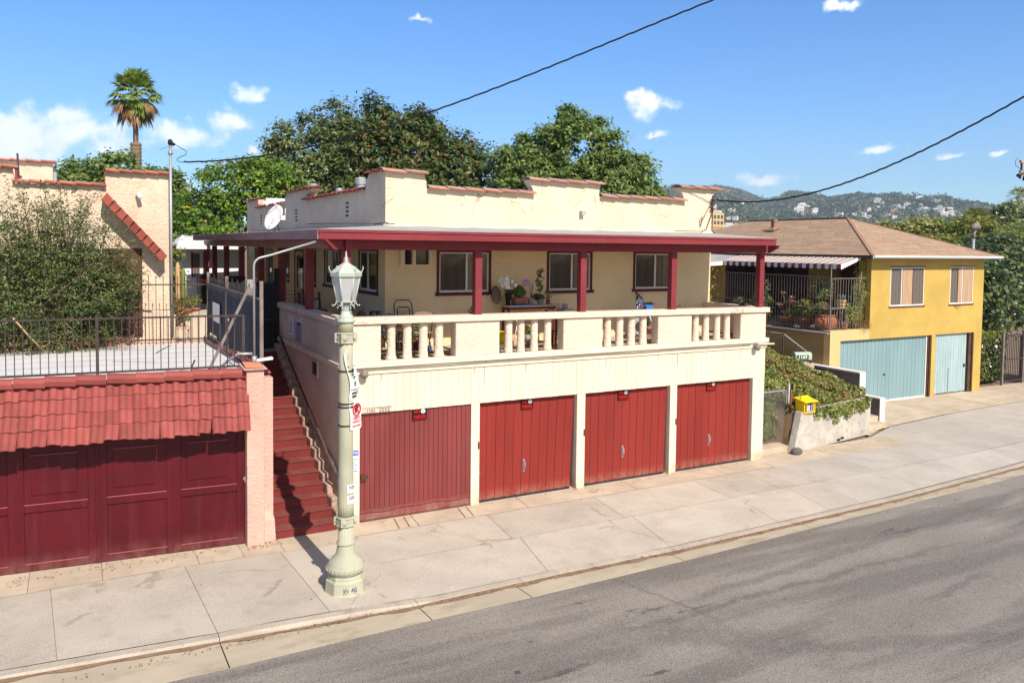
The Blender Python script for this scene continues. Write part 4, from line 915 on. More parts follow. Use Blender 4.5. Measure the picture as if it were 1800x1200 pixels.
# doors: three leaves
def leaf(u0, u1, label=None):
    mb = MB(LX); w = u1-u0
    mb.box(u0, u1, .03, .06, .02, 2.30)
    cm = (u0+u1)/2
    st_ = [(u0, u0+.12), (cm-.11, cm+.11), (u1-.12, u1)]
    for a, b in st_: mb.box(a, b, 0, .03, .02, 2.30)
    for (a, b) in ((u0+.12, cm-.11), (cm+.11, u1-.12)):
        mb.box(a, b, .001, .03, .95, 1.08); mb.box(a, b, .002, .03, .02, .14); mb.box(a, b, .001, .03, 1.98, 2.30)
        mb.box(a, b, .012, .03, 1.08, 1.98)
        mb.box(a+.16, b-.10, -.006, .012, 1.22, 1.86)
    d = mb.build('garage_door', 'wine_door', G, label=label, bevel=.004)
    for (a, b) in ((u0+.12, cm-.11), (cm+.11, u1-.12)):
        for q in ((a, b, -.003, .0, 1.068, 1.082), (a, b, .0, .0015, .128, .142), (a+.14, b-.08, -.008, -.006, 1.85, 1.862)):
            mb = MB(LX); mb.box(*q); mb.build('pale_edge', 'wine_edge', d)  # paler strip along the upper edge of rails and panels
    return d
dl = leaf(.03, 2.27); leaf(2.30, 4.54); leaf(4.57, 6.8); 
mb = MB(LX); mb.box(2.255, 2.315, -.012, .0, .02, 2.3); mb.build('astragal', 'wine_door', G, bevel=.004)
mb = MB(LX); mb.box(-.03, .05, -.03, .0, 1.14, 1.17); mb.box(.0, .03, -.045, -.02, 1.10, 1.2); mb.build('hasp', 'galv', dl)
mb = MB(LX); mb.box(-.012, .028, .02, .06, 0, 2.3); mb.build('door_jamb', 'darkred', G)
mb = MB(LX); mb.box(-.0, 7.2, .07, .099, 2.3, 2.7); mb.build('lintel', 'brown', G)
# barrel tiles: rows of S tiles on a steep pent roof
def tile_prof(w, h=.042, n=9):
    out = []
    for i in range(n):
        t = i/(n-1); x = w*t
        z = h*math.sin(math.pi*min(1, t/.62))**.8 if t < .62 else -.012*math.sin(math.pi*(t-.62)/.38)
        out.append((x, z))
    return out
slope_a = Vector((0, .02, 2.96)); slope_b = Vector((0, -.47, 2.13))
sdv = (slope_b-slope_a); slen = sdv.length; sdv.normalize(); nrm = Vector((0, -sdv.z, sdv.y)); nrm = nrm if nrm.y < 0 else -nrm
mb = MB(LX); W_ = .198; rows = 4; r3 = random.Random(7)
for r in range(rows):
    for c in range(42):
        w = W_; u0 = -.03+c*W_+r3.uniform(-.006, .006)
        t0 = slen*r/rows-.02; t1 = slen*(r+1)/rows+.03+r3.uniform(-.012, .012)+(r == rows-1)*(r3.uniform(-.02, .03)+.015)
        sag = .02*math.sin(c*.5)*(r/3); tilt = r3.uniform(-.06, .06) if r == rows-1 else r3.uniform(-.012, .012)
        if r == 3 and c in (3, 11): tilt += .14
        pr = tile_prof(w*1.03); th = .013
        lift0, lift1 = .004, .026
        P_ = []
        for (t, lf, k) in ((t0, lift0, 0), (t1, lift1, 1)):
            for q in (0, 1):
                for (x, z) in pr:
                    base = slope_a+sdv*t+nrm*(z*(1 if q == 0 else 1)+lf-q*th-sag)
                    P_.append((u0+(w*1.03-x)+tilt*k*.22, base.y, base.z+x*tilt*.15*k))
        n = len(pr); a, b, c2, d = 0, n, 2*n, 3*n
        mb.add(P_, [(a+i, a+i+1, c2+i+1, c2+i) for i in range(n-1)]+[(b+i+1, b+i, d+i, d+i+1) for i in range(n-1)]+[(c2+i, c2+i+1, d+i+1, d+i) for i in range(n-1)]+[(a+i+1, a+i, b+i, b+i+1) for i in range(n-1)]+[(a, c2, d, b), (a+n-1, b+n-1, d+n-1, c2+n-1)], None)
aw = mb.build('tile_awning', 'redtile', G)
mb = MB(LX)
for c in range(20):
    u0 = -.02+c*.43+r3.uniform(-.008, .008); u1 = u0+.43; dz = r3.uniform(-.008, .008)
    pr = [(-.11, 2.93), (-.125, 3.0), (-.10, 3.055), (-.03, 3.075), (.06, 3.06)]
    vs = [(u0, v, z+dz) for v, z in pr]+[(u1, v, z+dz+.022) for v, z in pr]+[(u0, v+.012, z+dz-.015) for v, z in pr]+[(u1, v+.012, z+dz+.007) for v, z in pr]
    mb.add(vs, [(i, i+1, 6+i, 5+i) for i in range(4)]+[(10+i, 11+i, 16+i, 15+i) for i in range(4)]+[(5+i, 6+i, 16+i, 15+i) for i in range(4)]+[(i, i+1, 11+i, 10+i) for i in range(4)]+[(0, 5, 15, 10)])
mb.build('ridge_tiles', 'redtile', aw)
mb = MB(LX); mb.hexa([(-.0, -.30, 2.12), (8.2, -.30, 2.12), (8.2, .09, 2.86), (0, .09, 2.86)], [(-.0, -.33, 2.14), (8.2, -.33, 2.14), (8.2, .06, 2.89), (0, .06, 2.89)]); mb.build('awning_deck', 'brown', aw)
mb = MB(LX)
for c in range(30):
    v0 = .15+c*.215; 
    pr = tile_prof(.19, .06)
mb = MB(); 
for c in range(24):
    y0 = .25+c*.26; z = 2.90-.005*c; dz = r3.uniform(-.01, .01)
    vs = []
    for y in (y0, y0+.28):
        for i in range(7):
            a = math.pi*i/6; vs.append((-1.66+.10*math.cos(a)*(1.05 if y == y0 else .9), y, z+dz+.075*math.sin(a)*(1.05 if y == y0 else .9)+(y-y0)*.05))
    mb.add(vs, [(i, i+1, 8+i, 7+i) for i in range(6)]+[tuple(range(7))])
mb.build('side_ridge_tiles', 'redtile', G)
# ================================================================ iron fences
def ifence(name, p0, p1, z0, z1, sp, label, m='iron', posts=(), br=.014, rails=(0.02, 1.0), spike=0, parent=None):
    t = thing(name, ((p0[0]+p1[0])/2, (p0[1]+p1[1])/2, z0), label, 'fence', 'iron railings around the flat garage roof')
    a, b = Vector((*p0, 0)), Vector((*p1, 0)); L_ = (b-a).length; d = (b-a)/L_
    mb = MB(); n = int(L_/sp)
    for i in range(1, n): 
        p = a+d*L_*i/n; mb.bar((p.x, p.y, z0+.0), (p.x, p.y, z1+spike), br)
        if spike: mb.lathe((p.x, p.y), [(.012, z1+spike), (.014, z1+spike+.012), (.002, z1+spike+.045)], 6)
    mb.build('bars', m, t)
    mb = MB()
    for r in rails: z = z0+(z1-z0)*r; mb.bar((a.x, a.y, z), (b.x, b.y, z), .03)
    mb.build('rails', m, t)
    return t
F0 = LX((.05, .13, 0)); F1 = LX((9.0, .13, 0))
f = ifence('iron_fence', F0.xy, F1.xy, 3.09, 3.965, .1155, 'dark iron railing standing along the ridge of the red tile awning', rails=(.0, 1.0))
for u, top in ((.02, 3.98), (2.27, 4.03), (4.42, 4.03), (6.7, 4.03)):
    mb = MB(LX); mb.box(u-.022, u+.022, .108, .152, 3.05, top); mb.build('post', 'iron', f)
mb = MB(); mb.bar((-2.62, .10, 3.05), (-1.97, .06, 4.44), .045); mb.build('brace', 'iron_light', f)
# panelled side fence
t = thing('screened_fence', (-1.76, 3, 2.86), 'blue grey corrugated screen fence with spiked top rail along the stair edge', 'fence')
for y, z in ((.07, 4.55), (3.65, 4.50), (6.35, 4.50)):
    mb = MB(); mb.box(-1.79, -1.73, y-.03, y+.03, 2.86, z); mb.build('post', 'iron_light', t)
mb = MB(); vs = []; n = 120
for i in range(n+1):
    y = .1+6.2*i/n; x = -1.755+.014*(1 if (i//2) % 2 else -1); vs += [(x, y, 3.06), (x, y, 4.22)]
mb.add(vs, [(2*i, 2*i+2, 2*i+3, 2*i+1) for i in range(n)]); mb.build('corrugated_screen', 'navy', t)
mb = MB()
for z in (3.0, 4.24): mb.bar((-1.79, .1, z), (-1.79, 6.32, z), .03)
mb.build('rails', 'iron_light', t)
mb = MB()
for i in range(62):
    y = .2+i*.1
    mb.bar((-1.79, y, 2.92 if i % 3 == 0 else 4.2), (-1.79, y, 4.40), .007)
    if i % 6 == 2: mb.lathe((-1.79, y), [(.006, 4.40), (.016, 4.42), (.009, 4.45), (.002, 4.50)], 6)
mb.build('bars', 'iron', t)
mb = MB(); mb.box(-1.805, -1.80, 4.35, 5.35, 3.42, 3.85); mb.build('notice', 'sign_white', t)
mb = MB(); mb.tube([(-1.80, 3.05, 3.62), (-1.84, 3.05, 3.62)], .035, 10); mb.build('reflector', 'pink', t)
# fence across the back of the flat roof
f = ifence('iron_fence', (-1.80, 6.45), (-7.5, 6.9), 2.75, 4.20, .155, 'tall spiked iron fence crossing behind the flat garage roof', m='iron', rails=(.09, 1.0), spike=.17)
mb = MB(); mb.box(-3.55, -3.49, 6.55, 6.61, 2.75, 4.2); mb.build('post', 'iron', f)
# gate at the head of the stairs
t = thing('stair_gate', (-.9, 5.2, 2.67), 'black mesh screened gate at the head of the red stairs', 'gate')
mb = MB(); mb.box(-.84, -.44, 5.22, 5.235, 2.72, 4.28); mb.build('screen', 'mesh_black', t)
mb = MB()
for x in (-.86, -.44): mb.box(x-.02, x+.02, 5.2, 5.24, 2.70, 4.32)
for z in (2.72, 3.4, 4.28): mb.box(-.84, -.46, 5.2, 5.24, z-.015, z+.015)
mb.build('frame', 'iron', t)
mb = MB(); mb.box(-.44, -.33, 5.12, 5.22, 2.68, 4.62); mb.build('post', 'black', t)
mb = MB(); mb.box(-.36, -.30, 5.30, 5.42, 3.85, 4.60); mb.build('post', 'black', t)
mb = MB(); mb.box(-1.72, -.88, 2.42, 2.47, 2.7, 2.72)
mb = MB(); mb.box(-1.06, -.90, 5.16, 5.24, 2.68, 4.36); mb.build('side_panel', 'sign_grey', t)
mb = MB(); mb.box(-1.74, -1.10, 5.18, 5.22, 2.68, 4.30); mb.build('screen', 'mesh_black', t)
# bent galvanised service pipe
mb = MB()
pts = [(-1.90, -.03, 3.18), (-1.90, -.03, 4.82)]+[(-1.90+.16*(1-math.cos(a)), -.03, 4.82+.15*math.sin(a)) for a in (.4, .8, 1.2, 1.45)]+[(-1.60, -.03, 5.01), (-.84, -.20, 5.26)]
mb.tube(pts, .020, 10); mb.tube([(-1.90, -.03, 3.12), (-1.90, -.03, 3.26)], .045, 10)
mb.tube([(-1.93, -.03, 3.30), (-2.15, .05, 3.30), (-2.3, .15, 3.18), (-2.45, .3, 3.02), (-2.75, .6, 2.94), (-3.0, .9, 2.93)], .025, 10)
mb.build('bent_pipe', 'galv', None, 'thin galvanised pipe bent over from the gate pier to the porch eave', 'pipe')
mb = MB(); mb.hexa([(-1.86, -.05, 3.16), (-1.60, -.12, 3.19), (-1.60, .02, 3.19), (-1.86, .02, 3.16)], [(-1.86, -.05, 3.20), (-1.60, -.12, 3.23), (-1.60, .02, 3.23), (-1.86, .02, 3.20)])
mb.build('flood_lamp', 'white_metal', None, 'small pale floodlight lying on top of the pink gate pier', 'light')
# posters on the flank wall
def paper(name, m, x, y, z, w, h, label, cat='poster'):
    mb = MB(); mb.box(x-.004, x, y-w/2, y+w/2, z-h/2, z+h/2); return mb.build(name, m, None, label, cat, 'papers pasted on the stair side of the balcony wall')
a = paper('poster', 'sign_grey', -.327, 3.30, 3.27, .62, .44, 'bluish poster with printed blocks low on the balcony side wall')
b = paper('poster', 'sign_white', -.327, 3.22, 3.56, .30, .22, 'small topmost white notice on the balcony side wall')
c = paper('poster', 'sign_white', -.327, 3.95, 3.38, .42, .42, 'pale notice farthest up the balcony side wall')
for o, y, z, w, h in ((a, 3.30, 3.27, .56, .38), (b, 3.22, 3.56, .26, .18), (c, 3.95, 3.38, .36, .36)):
    mb = MB(); nr = max(2, int(h/.06))
    for i in range(nr):
        zz = z-h/2+h*(i+.5)/nr; ww = w*rnd.uniform(.4, .95)
        mb.box(-.333, -.3312, y-ww/2, y+ww/2, zz-.014, zz+.012)
    mb.build('print', 'sign_blue', o)
# ================================================================ street lamp
LC = (-1.075, -2.66)
T = thing('street_lamp', (*LC, 0), 'pale green cast iron street lamp with a hexagonal lantern on the sidewalk', 'street lamp')
mb = MB(); oc = R(22.5)+R(17)
mb.lathe(LC, [(.335, -.05), (.325, .0), (.315, .012), (.30, .16), (.305, .175), (.27, .20), (.268, .245), (.25, .26)], 8, a0=oc, smooth=False); mb.build('base', 'lamp', T, bevel=.006)
mb = MB(); mb.smooth = True
mb.lathe(LC, [(.235, .255), (.245, .27), (.262, .285), (.285, .33), (.287, .385), (.268, .40), (.262, .42), (.255, .435), (.225, .475), (.17, .52), (.145, .57), (.130, .66), (.126, .695)], 40)
mb.build('bell', 'lamp', T)
mb = MB()
for z0, z1, rr in ((.335, .375, .291),):
    for k in range(26):
        a = 2*math.pi*k/26; c = (LC[0]+rr*math.cos(a), LC[1]+rr*math.sin(a)); d = .020
        mb.bar((c[0]-d*math.sin(a), c[1]+d*math.cos(a), z0), (c[0]+d*math.sin(a)*.2, c[1]-d*math.cos(a)*.2, z0), .012)
        mb.bar((c[0]-d*math.sin(a), c[1]+d*math.cos(a), z0), (c[0]-d*math.sin(a), c[1]+d*math.cos(a), z1), .012)
mb.build('greek_key_band', 'lamp', T)
mb = MB(); mb.lathe(LC, [(.13, .70), (.137, .705), (.137, .735), (.12, .74), (.117, .98)], 72, flute=18, fl=.07)
for k in range(28):
    a = 2*math.pi*k/28; mb.lathe((LC[0]+.132*math.cos(a), LC[1]+.132*math.sin(a)), [(.001, .693), (.011, .70), (.011, .715), (.001, .72)], 6)
mb.build('lower_shaft', 'lamp', T)
def band(z0, z1, r):
    mb = MB(); mb.lathe(LC, [(r*.9, z0), (r, z0+.01), (r, z0+.025), (r*.93, z0+.03), (r*.93, z1-.03), (r, z1-.025), (r, z1-.01), (r*.9, z1)], 8, a0=oc, smooth=False)
    for k in range(4):
        a = oc+math.pi/8+math.pi/2*k+.0; cx, cy = LC[0]+r*.92*math.cos(a), LC[1]+r*.92*math.sin(a)
        d = Vector((math.cos(a), math.sin(a), 0)); p = Vector((cx, cy, (z0+z1)/2))
        mb.tube([p, p+d*.018, p+d*.03], [.045, .04, .018], 12)
        mb.bar(p+Vector((0, 0, (z1-z0)*.42)), p-Vector((0, 0, (z1-z0)*.42)), .10, .02)
    mb.build('band', 'lamp', T, bevel=.003)
band(.975, 1.125, .145); band(3.73, 3.90, .132)
mb = MB(); mb.lathe(LC, [(.120, 1.12), (.117, 1.3), (.108, 2.4), (.103, 3.2), (.101, 3.745)], 80, flute=20, fl=.05); mb.build('shaft', 'lamp', T)
mb = MB(); mb.lathe(LC, [(.105, 3.89), (.108, 4.0), (.112, 4.045)], 72, flute=18, fl=.08); mb.build('upper_shaft', 'lamp', T)
mb = MB(); mb.smooth = True
mb.lathe(LC, [(.11, 4.04), (.13, 4.05), (.134, 4.07), (.125, 4.095), (.098, 4.10), (.105, 4.125), (.10, 4.15), (.078, 4.165), (.08, 4.21), (.075, 4.215)], 32); mb.build('capital', 'lamp_top', T)
mb = MB(); mb.smooth = True; mb.lathe(LC, [(.072, 4.21), (.066, 4.23), (.066, 4.36), (.085, 4.37), (.085, 4.385)], 20); mb.build('neck', 'sign_grey', T)
hx = R(17+30)  # flat face towards the street corner
HB, HT = 4.36, 4.735
def hexp(r, z, k, o=0): a = hx+math.pi/3*k+o-math.pi/2-math.pi/6; return Vector((LC[0]+r*math.cos(a), LC[1]+r*math.sin(a), z))
mb = MB()
for k in range(6):
    a, b, c, d = hexp(.128, HB, k), hexp(.128, HB, k+1), hexp(.200, HT, k+1), hexp(.200, HT, k)
    n = (b-a).cross(d-a).normalized()*.004; mb.hexa([a, b, b+n, a+n], [d, c, c+n, d+n])
mb.build('lantern_glass', 'lamp_glass', T)
mb = MB()
for k in range(6):
    a, d = hexp(.133, HB, k), hexp(.205, HT, k); mb.tube([a, d], .010, 6)
    # bottom scroll, curling down and out
    o = (hexp(.2, HB, k)-Vector((LC[0], LC[1], HB))).normalized()
    c0 = Vector((LC[0], LC[1], 0))
    mb.tube([a+Vector((0, 0, .02)), a+o*.015-Vector((0, 0, .03)), a+o*.035-Vector((0, 0, .06)), a+o*.06-Vector((0, 0, .062)), a+o*.072-Vector((0, 0, .045))], .008, 6)
    mb.tube([a+Vector((0, 0, .0)), a-o*.02-Vector((0, 0, .06)), a-o*.015-Vector((0, 0, .10)), a+o*.0-Vector((0, 0, .095))], .007, 6)
    t0 = hexp(.222, HT+.03, k); mb.tube([d, t0+Vector((0, 0, .02)), t0+o*.022+Vector((0, 0, .07)), t0+o*.03+Vector((0, 0, .10)), t0+o*.018+Vector((0, 0, .115))], .008, 6)
    mb.bar(hexp(.133, HB, k), hexp(.133, HB, k+1), .016); mb.bar(hexp(.204, HT, k), hexp(.204, HT, k+1), .014)
    m_ = (hexp(.204, HT, k)+hexp(.204, HT, k+1))/2; n_ = (hexp(.11, HB, k)+hexp(.11, HB, k+1))/2
mb.build('lantern_frame', 'lamp_top', T)
mb = MB()
a0 = hx-math.pi/2-math.pi/6
mb.lathe(LC, [(.21, HT-.01), (.230, HT-.005), (.235, HT+.055), (.222, HT+.065), (.13, HT+.14), (.05, HT+.195), (.032, HT+.205)], 6, a0=a0, smooth=False)
mb.build('lantern_roof', 'lamp_top', T, bevel=.003)
mb = MB(); mb.smooth = True
mb.lathe(LC, [(.035, HT+.20), (.042, HT+.215), (.022, HT+.23), (.030, HT+.245), (.026, HT+.27), (.012, HT+.30), (.016, HT+.31), (.003, HT+.375)], 14); mb.build('finial', 'lamp_top', T)
mb = MB()
for z in (2.50, 2.78, 2.83, 3.32): mb.lathe(LC, [(.119, z), (.121, z+.004), (.121, z+.012), (.119, z+.016)], 24)
mb.build('steel_strap', 'sign_black', T)
pl = MB(); 
d = Vector((math.cos(R(-107+14)), math.sin(R(-107+14)), 0)); s_ = Vector((-d.y, d.x, 0)); p = Vector((*LC, .085))+d*.288
pl.hexa([p-s_*.10-Vector((0, 0, .05)), p+s_*.10-Vector((0, 0, .05)), p+s_*.10+d*.006-Vector((0, 0, .05)), p-s_*.10+d*.006-Vector((0, 0, .05))], [p-s_*.10+Vector((0, 0, .05)), p+s_*.10+Vector((0, 0, .05)), p+s_*.10+d*.006+Vector((0, 0, .05)), p-s_*.10+d*.006+Vector((0, 0, .05))])
ap = pl.build('access_plate', 'sign_grey', T)
mb = MB(); q = p+d*.009
for k in range(4):
    c0 = q+s_*(-.075+.05*k)
    mb.tube([c0+s_*(.018*math.cos(a))+Vector((0, 0, .025*math.sin(a+k))) for a in [j*.75 for j in range(8)]], .0045, 5)
mb.build('scrawl', 'sign_black', ap)
# parking signs strapped to the lamp, seen edge-on
def bent_sign(name, z0, z1, dirf, off, w, label, m='sign_white', rounds=True):
    mb = MB(); n, k = 10, 14; vs = []
    for side in (0, 1):
        for j in range(k+1):
            t = j/k; z = z0+(z1-z0)*t; c, dv = off(t), dirf(t); dv = dv.normalized(); nv = Vector((dv.y, -dv.x, 0))
            for i in range(n+1):
                u = i/n; ww = w
                e = min(t, 1-t)*(z1-z0); ins = 0
                if rounds and e < .03: ins = .03-math.sqrt(max(0, .03**2-(.03-e)**2))
                uu = ins+(ww-2*ins)*u
                bend = .012*math.sin(u*3.1+t*5)
                vs.append(Vector((c.x, c.y, z))+dv*uu+nv*(bend+(.003 if side == 0 else 0)))
    F = []; m1 = (n+1)*(k+1)
    for j in range(k):
        for i in range(n):
            a = j*(n+1)+i; F.append((a, a+1, a+n+2, a+n+1)); F.append((m1+a, m1+a+n+1, m1+a+n+2, m1+a+1))
    for j in range(k):
        for a in (j*(n+1), j*(n+1)+n): F.append((a, a+n+1, m1+a+n+1, m1+a))
    for i in range(n):
        for a in (i, k*(n+1)+i): F.append((a, a+1, m1+a+1, m1+a))
    mb.add(vs, F, False); return mb.build(name, m, None, label, 'sign')
e0 = Vector((LC[0], LC[1], 0))
PD = Vector((.80, .60, 0)).normalized(); pn = Vector((PD.y, -PD.x, 0))
P0 = e0+Vector((.02, -.125, 0))
S1 = bent_sign('parking_sign', 2.43, 2.87, lambda t: PD, lambda t: P0, .30, 'white no parking sign with a red circled P on the street lamp')
def on_sign(P0, PD, u, z): pn = Vector((PD.y, -PD.x, 0)); return P0+PD*u+pn*.021+Vector((0, 0, z))
mb = MB(); c = on_sign(P0, PD, .155, 2.735)
ring = [c+PD*(.088*math.cos(a))+Vector((0, 0, .088*math.sin(a))) for a in [2*math.pi*i/32 for i in range(33)]]
mb.tube(ring, .009, 6, cap=False); mb.bar(c+PD*-.06+Vector((0, 0, .06)), c+PD*.06-Vector((0, 0, .06)), .016)
mb.build('prohibition_ring', 'bright_red', S1)
text_mesh('P', .15, on_sign(P0, PD, .155, 2.735)-pn*.004, PD, (0, 0, 1), 'sign_black', S1, 'letter', bold=.004)
text_mesh('Clean St', .055, on_sign(P0, PD, .15, 2.61), PD, (0, 0, 1), 'bright_red', S1, 'lettering', sx=.95)
text_mesh('WEDNESDAY', .035, on_sign(P0, PD, .15, 2.555), PD, (0, 0, 1), 'bright_red', S1, 'lettering')
text_mesh('STREET SWEEPING', .03, on_sign(P0, PD, .15, 2.49), PD, (0, 0, 1), 'bright_red', S1, 'lettering', sx=.85)
QD = lambda t: Vector((.74+.10*math.sin(t*5), .66, 0)); Q0 = lambda t: e0+Vector((-.01-.02*t+.03*math.sin(t*5.5), -.130, 0))
S2 = bent_sign('parking_sign', 2.885, 3.64, QD, Q0, .25, 'tall bent white parking sign with red and green lettering above the circled P sign')
for txt, sz, t, m in (('NO', .085, .90, 'bright_red'), ('PARKING', .035, .83, 'bright_red'), ('8AM', .06, .76, 'bright_red'), ('2', .15, .56, 'sign_green'), ('HR', .05, .455, 'sign_green'), ('8', .10, .33, 'sign_green'), ('DISTRICT', .036, .14, 'sign_black'), ('PERMIT', .036, .07, 'sign_black')):
    d_ = QD(t).normalized(); text_mesh(txt, sz, Q0(t)+d_*.125+Vector((d_.y, -d_.x, 0))*.022+Vector((0, 0, 2.885+.755*t)), d_, (0, 0, 1), m, S2, 'lettering', bold=.001)
mb = MB()
for t in (.68, .215):
    d_ = QD(t).normalized(); p = Q0(t)+Vector((d_.y, -d_.x, 0))*.019+Vector((0, 0, 2.885+.755*t)); mb.bar(p+d_*.01, p+d_*.24, .006)
mb.build('divider', 'sign_green', S2)
# papers taped round the shaft
def wrap(z0, z1, a0, a1, r, label):
    mb = MB(); vs = [(LC[0]+rr*math.cos(a0+(a1-a0)*i/10), LC[1]+rr*math.sin(a0+(a1-a0)*i/10), z) for rr in (r, r+.002) for z in (z0, z1) for i in range(11)]
    mb.add(vs, [(i, i+1, 12+i, 11+i) for i in range(10)]+[(22+i, 23+i, 34+i, 33+i) for i in range(10)]+[(i, i+1, 23+i, 22+i) for i in range(10)]+[(11+i, 12+i, 34+i, 33+i) for i in range(10)]+[(0, 11, 33, 22), (10, 21, 43, 32)])
    s = mb.build('taped_notice', 'sign_white', None, label, 'notice', 'paper notices on the street lamp')
    mb = MB()
    for i, zz in enumerate((.8, .6)):
        z = z0+(z1-z0)*zz; q = [(LC[0]+(r+.004)*math.cos(a), LC[1]+(r+.004)*math.sin(a), z) for a in [a0+(a1-a0)*(.15+.07*k) for k in range(11)]]; mb.tube(q, .006, 4)
    mb.build('print', 'sign_black', s)
wrap(1.49, 1.62, R(-98), R(-30), .126, 'upper white paper taped to the lamp shaft')
wrap(1.33, 1.46, R(-98), R(-30), .127, 'lower white paper taped to the lamp shaft')
mb = MB(); mb.box(-.22, -.025, -.012, -.002, .93, 1.40); s = mb.build('notice', 'sign_white', None, 'white notice with blue heading on the corner pier behind the lamp', 'notice')
mb = MB(); mb.box(-.22, -.025, -.0145, -.012, 1.30, 1.40); mb.build('heading', 'sign_blue', s)
text_mesh('NOTICE', .062, (-.122, -.017, 1.35), (1, 0, 0), (0, 0, 1), 'sign_white', s, 'lettering', bold=.001, sx=.75)
mb = MB()
for i in range(5): mb.box(-.20, -.05-.03*(i % 2), -.0145, -.012, 1.22-.055*i, 1.235-.055*i)
mb.build('print', 'sign_blue', s)
# ================================================================ left neighbour
N = thing('neighbor_building', (-6, 10, 2.6), 'peach stucco bungalow with stepped parapet and a raking red tile canopy', 'building')
pts = [(-2.52, 2.4), (-2.52, 6.88), (-3.93, 6.88), (-3.93, 6.55), (-5.78, 6.52), (-5.82, 6.86), (-7.3, 6.86), (-7.3, 6.5), (-12, 6.5), (-12, 2.4)]
mb = MB()
def fN(p, s): return (p[0], 7.3 if not s else 7.55, p[1])
mb.prism(pts, fN); mb.box(-2.77, -2.521, 7.56, 16, 2.4, 6.5); mb.build('wall', 'peach', N)
mb = MB(); mb.box(-12, -2.8, 7.56, 16, 6.2, 6.25); mb.build('flat_roof', 'roofing', N)
fN2 = lambda u, z, d: (u, 7.3+d, z)
for q in ((-3.93, -2.48, 6.89, fN2, 5), (-5.82, -3.93, 6.55, fN2, 6), (-7.3, -5.72, 6.87, fN2, 5)):
    pm = MB(); coping(pm, *q); pm.build('coping_tiles', ['tile_pale', 'rust_red'], N)
mb = MB(); 
for (x, z0, z1) in ((-3.94, 6.54, 6.87), (-5.77, 6.54, 6.85)): mb.box(x-.015 if x > -5 else x, x+.0 if x > -5 else x+.05, 7.2, 7.34, z0, z1)
mb.build('step_tile', 'rust_red', N)
mb = MB(); mb.box(-3.95, -3.15, 7.27, 7.31, 2.9, 5.05); mb.build('recess_shade_panel', 'brown', N)  # flat dark panel painted for the shade inside the porch opening
mb = MB(); r4 = random.Random(9)
for i in range(9):
    a = Vector((-4.0+.145*i*.97, 7.1, 6.25-.145*i*1.10)); b = a+Vector((.165, 0, -.185))
    mb.hexa([(a.x-.04, 6.85, a.z-.06), (b.x-.04, 6.85, b.z-.06), (b.x, 7.3, b.z), (a.x, 7.3, a.z)], [(a.x+.09, 6.85, a.z+.11), (b.x+.09, 6.85, b.z+.085), (b.x+.07, 7.3, b.z+.07), (a.x+.07, 7.3, a.z+.09)])
mb.build('raking_canopy', 'rust_red', N, bevel=.01)
mb = MB(); mb.hexa([(-2.95, 6.88, 5.02), (-2.85, 6.88, 5.0), (-2.85, 7.28, 5.0), (-2.95, 7.28, 5.02)], [(-4.0, 6.88, 6.16), (-3.9, 6.88, 6.16), (-3.9, 7.28, 6.16), (-4.0, 7.28, 6.16)]); mb.build('canopy_soffit', 'peach', N)
mb = MB(); mb.box(-2.50, -2.40, 7.2, 7.5, 2.6, 3.4); mb.box(-2.95, -2.53, 7.22, 7.299, 2.5, 3.55); mb.build('plinth', 'peach', N)
t = thing('security_camera', (-3.22, 7.25, 6.3), 'small white security camera high on the peach wall', 'camera')
mb = MB(); mb.tube([(-3.20, 7.29, 6.36), (-3.22, 7.20, 6.34)], .03, 8); mb.build('bracket', 'white', t)
mb = MB(); mb.tube([(-3.24, 7.24, 6.37), (-3.18, 7.06, 6.30)], [.05, .055], 12); mb.tube([(-3.18, 7.06, 6.30), (-3.176, 7.045, 6.295)], .03, 8); mb.build('housing', 'white', t)
t = thing('service_mast', (-2.56, 7.15, 2.9), 'galvanised service mast with black weatherhead at the peach wall corner', 'mast')
mb = MB(); mb.tube([(-2.50, 7.16, 2.9), (-2.50, 7.16, 7.62)], .035, 10); mb.lathe((-2.50, 7.16), [(.05, 7.36), (.06, 7.38), (.06, 7.42), (.05, 7.44)], 12); mb.build('pipe', 'galv', t)
mb = MB(); mb.smooth = True; mb.lathe((-2.50, 7.16), [(.05, 7.60), (.06, 7.64), (.055, 7.70), (.03, 7.73), (.001, 7.74)], 12); mb.tube([(-2.5, 7.16, 7.66), (-2.42, 7.1, 7.60)], .04, 8); mb.build('weatherhead', 'black', t)
mb = MB(); mb.tube([(-2.42, 7.1, 7.62), (-2.30, 7.1, 7.55), (-2.14, 7.1, 7.46), (-2.15, 7.1, 7.38), (-2.30, 7.1, 7.30), (-2.36, 7.12, 7.25), (-2.33, 7.1, 7.2), (-2.2, 7.1, 7.18)], .009, 5)
mb.tube([(-2.45, 7.1, 7.62), (-2.6, 7.05, 7.52), (-2.75, 7.1, 7.45)], .005, 4); mb.build('drip_loop', 'black', t)
RB = thing('rear_building', (-9, 15, 2), 'second peach stucco block rising behind the parapet at the left edge', 'building')
mb = MB(); mb.box(-14, -5.14, 14, 20, 2, 7.58); mb.build('wall', 'peach', RB)
pm = MB(); coping(pm, -13, -5.05, 7.59, lambda u, z, d: (u, 14+d, z), 20); pm.build('coping_tiles', ['tile_pale', 'rust_red'], RB)
mb = MB()
for z in (7.0, 7.12): mb.box(-6.0, -5.94, 13.98, 14, z-.03, z+.03)
mb.build('wall_vent', 'brown', RB)
mb = MB(); mb.tube([(-5.08, 13.9, 3), (-5.08, 13.9, 7.3)], .06, 10); mb.build('downpipe', 'galv', RB)
mb = MB(); mb.tube([(-5.72, 8.2, 6.2), (-5.76, 8.2, 7.28)], .022, 8); mb.build('vent_pipe', 'iron', None, 'dark thin pipe rising behind the stepped parapet', 'pipe')
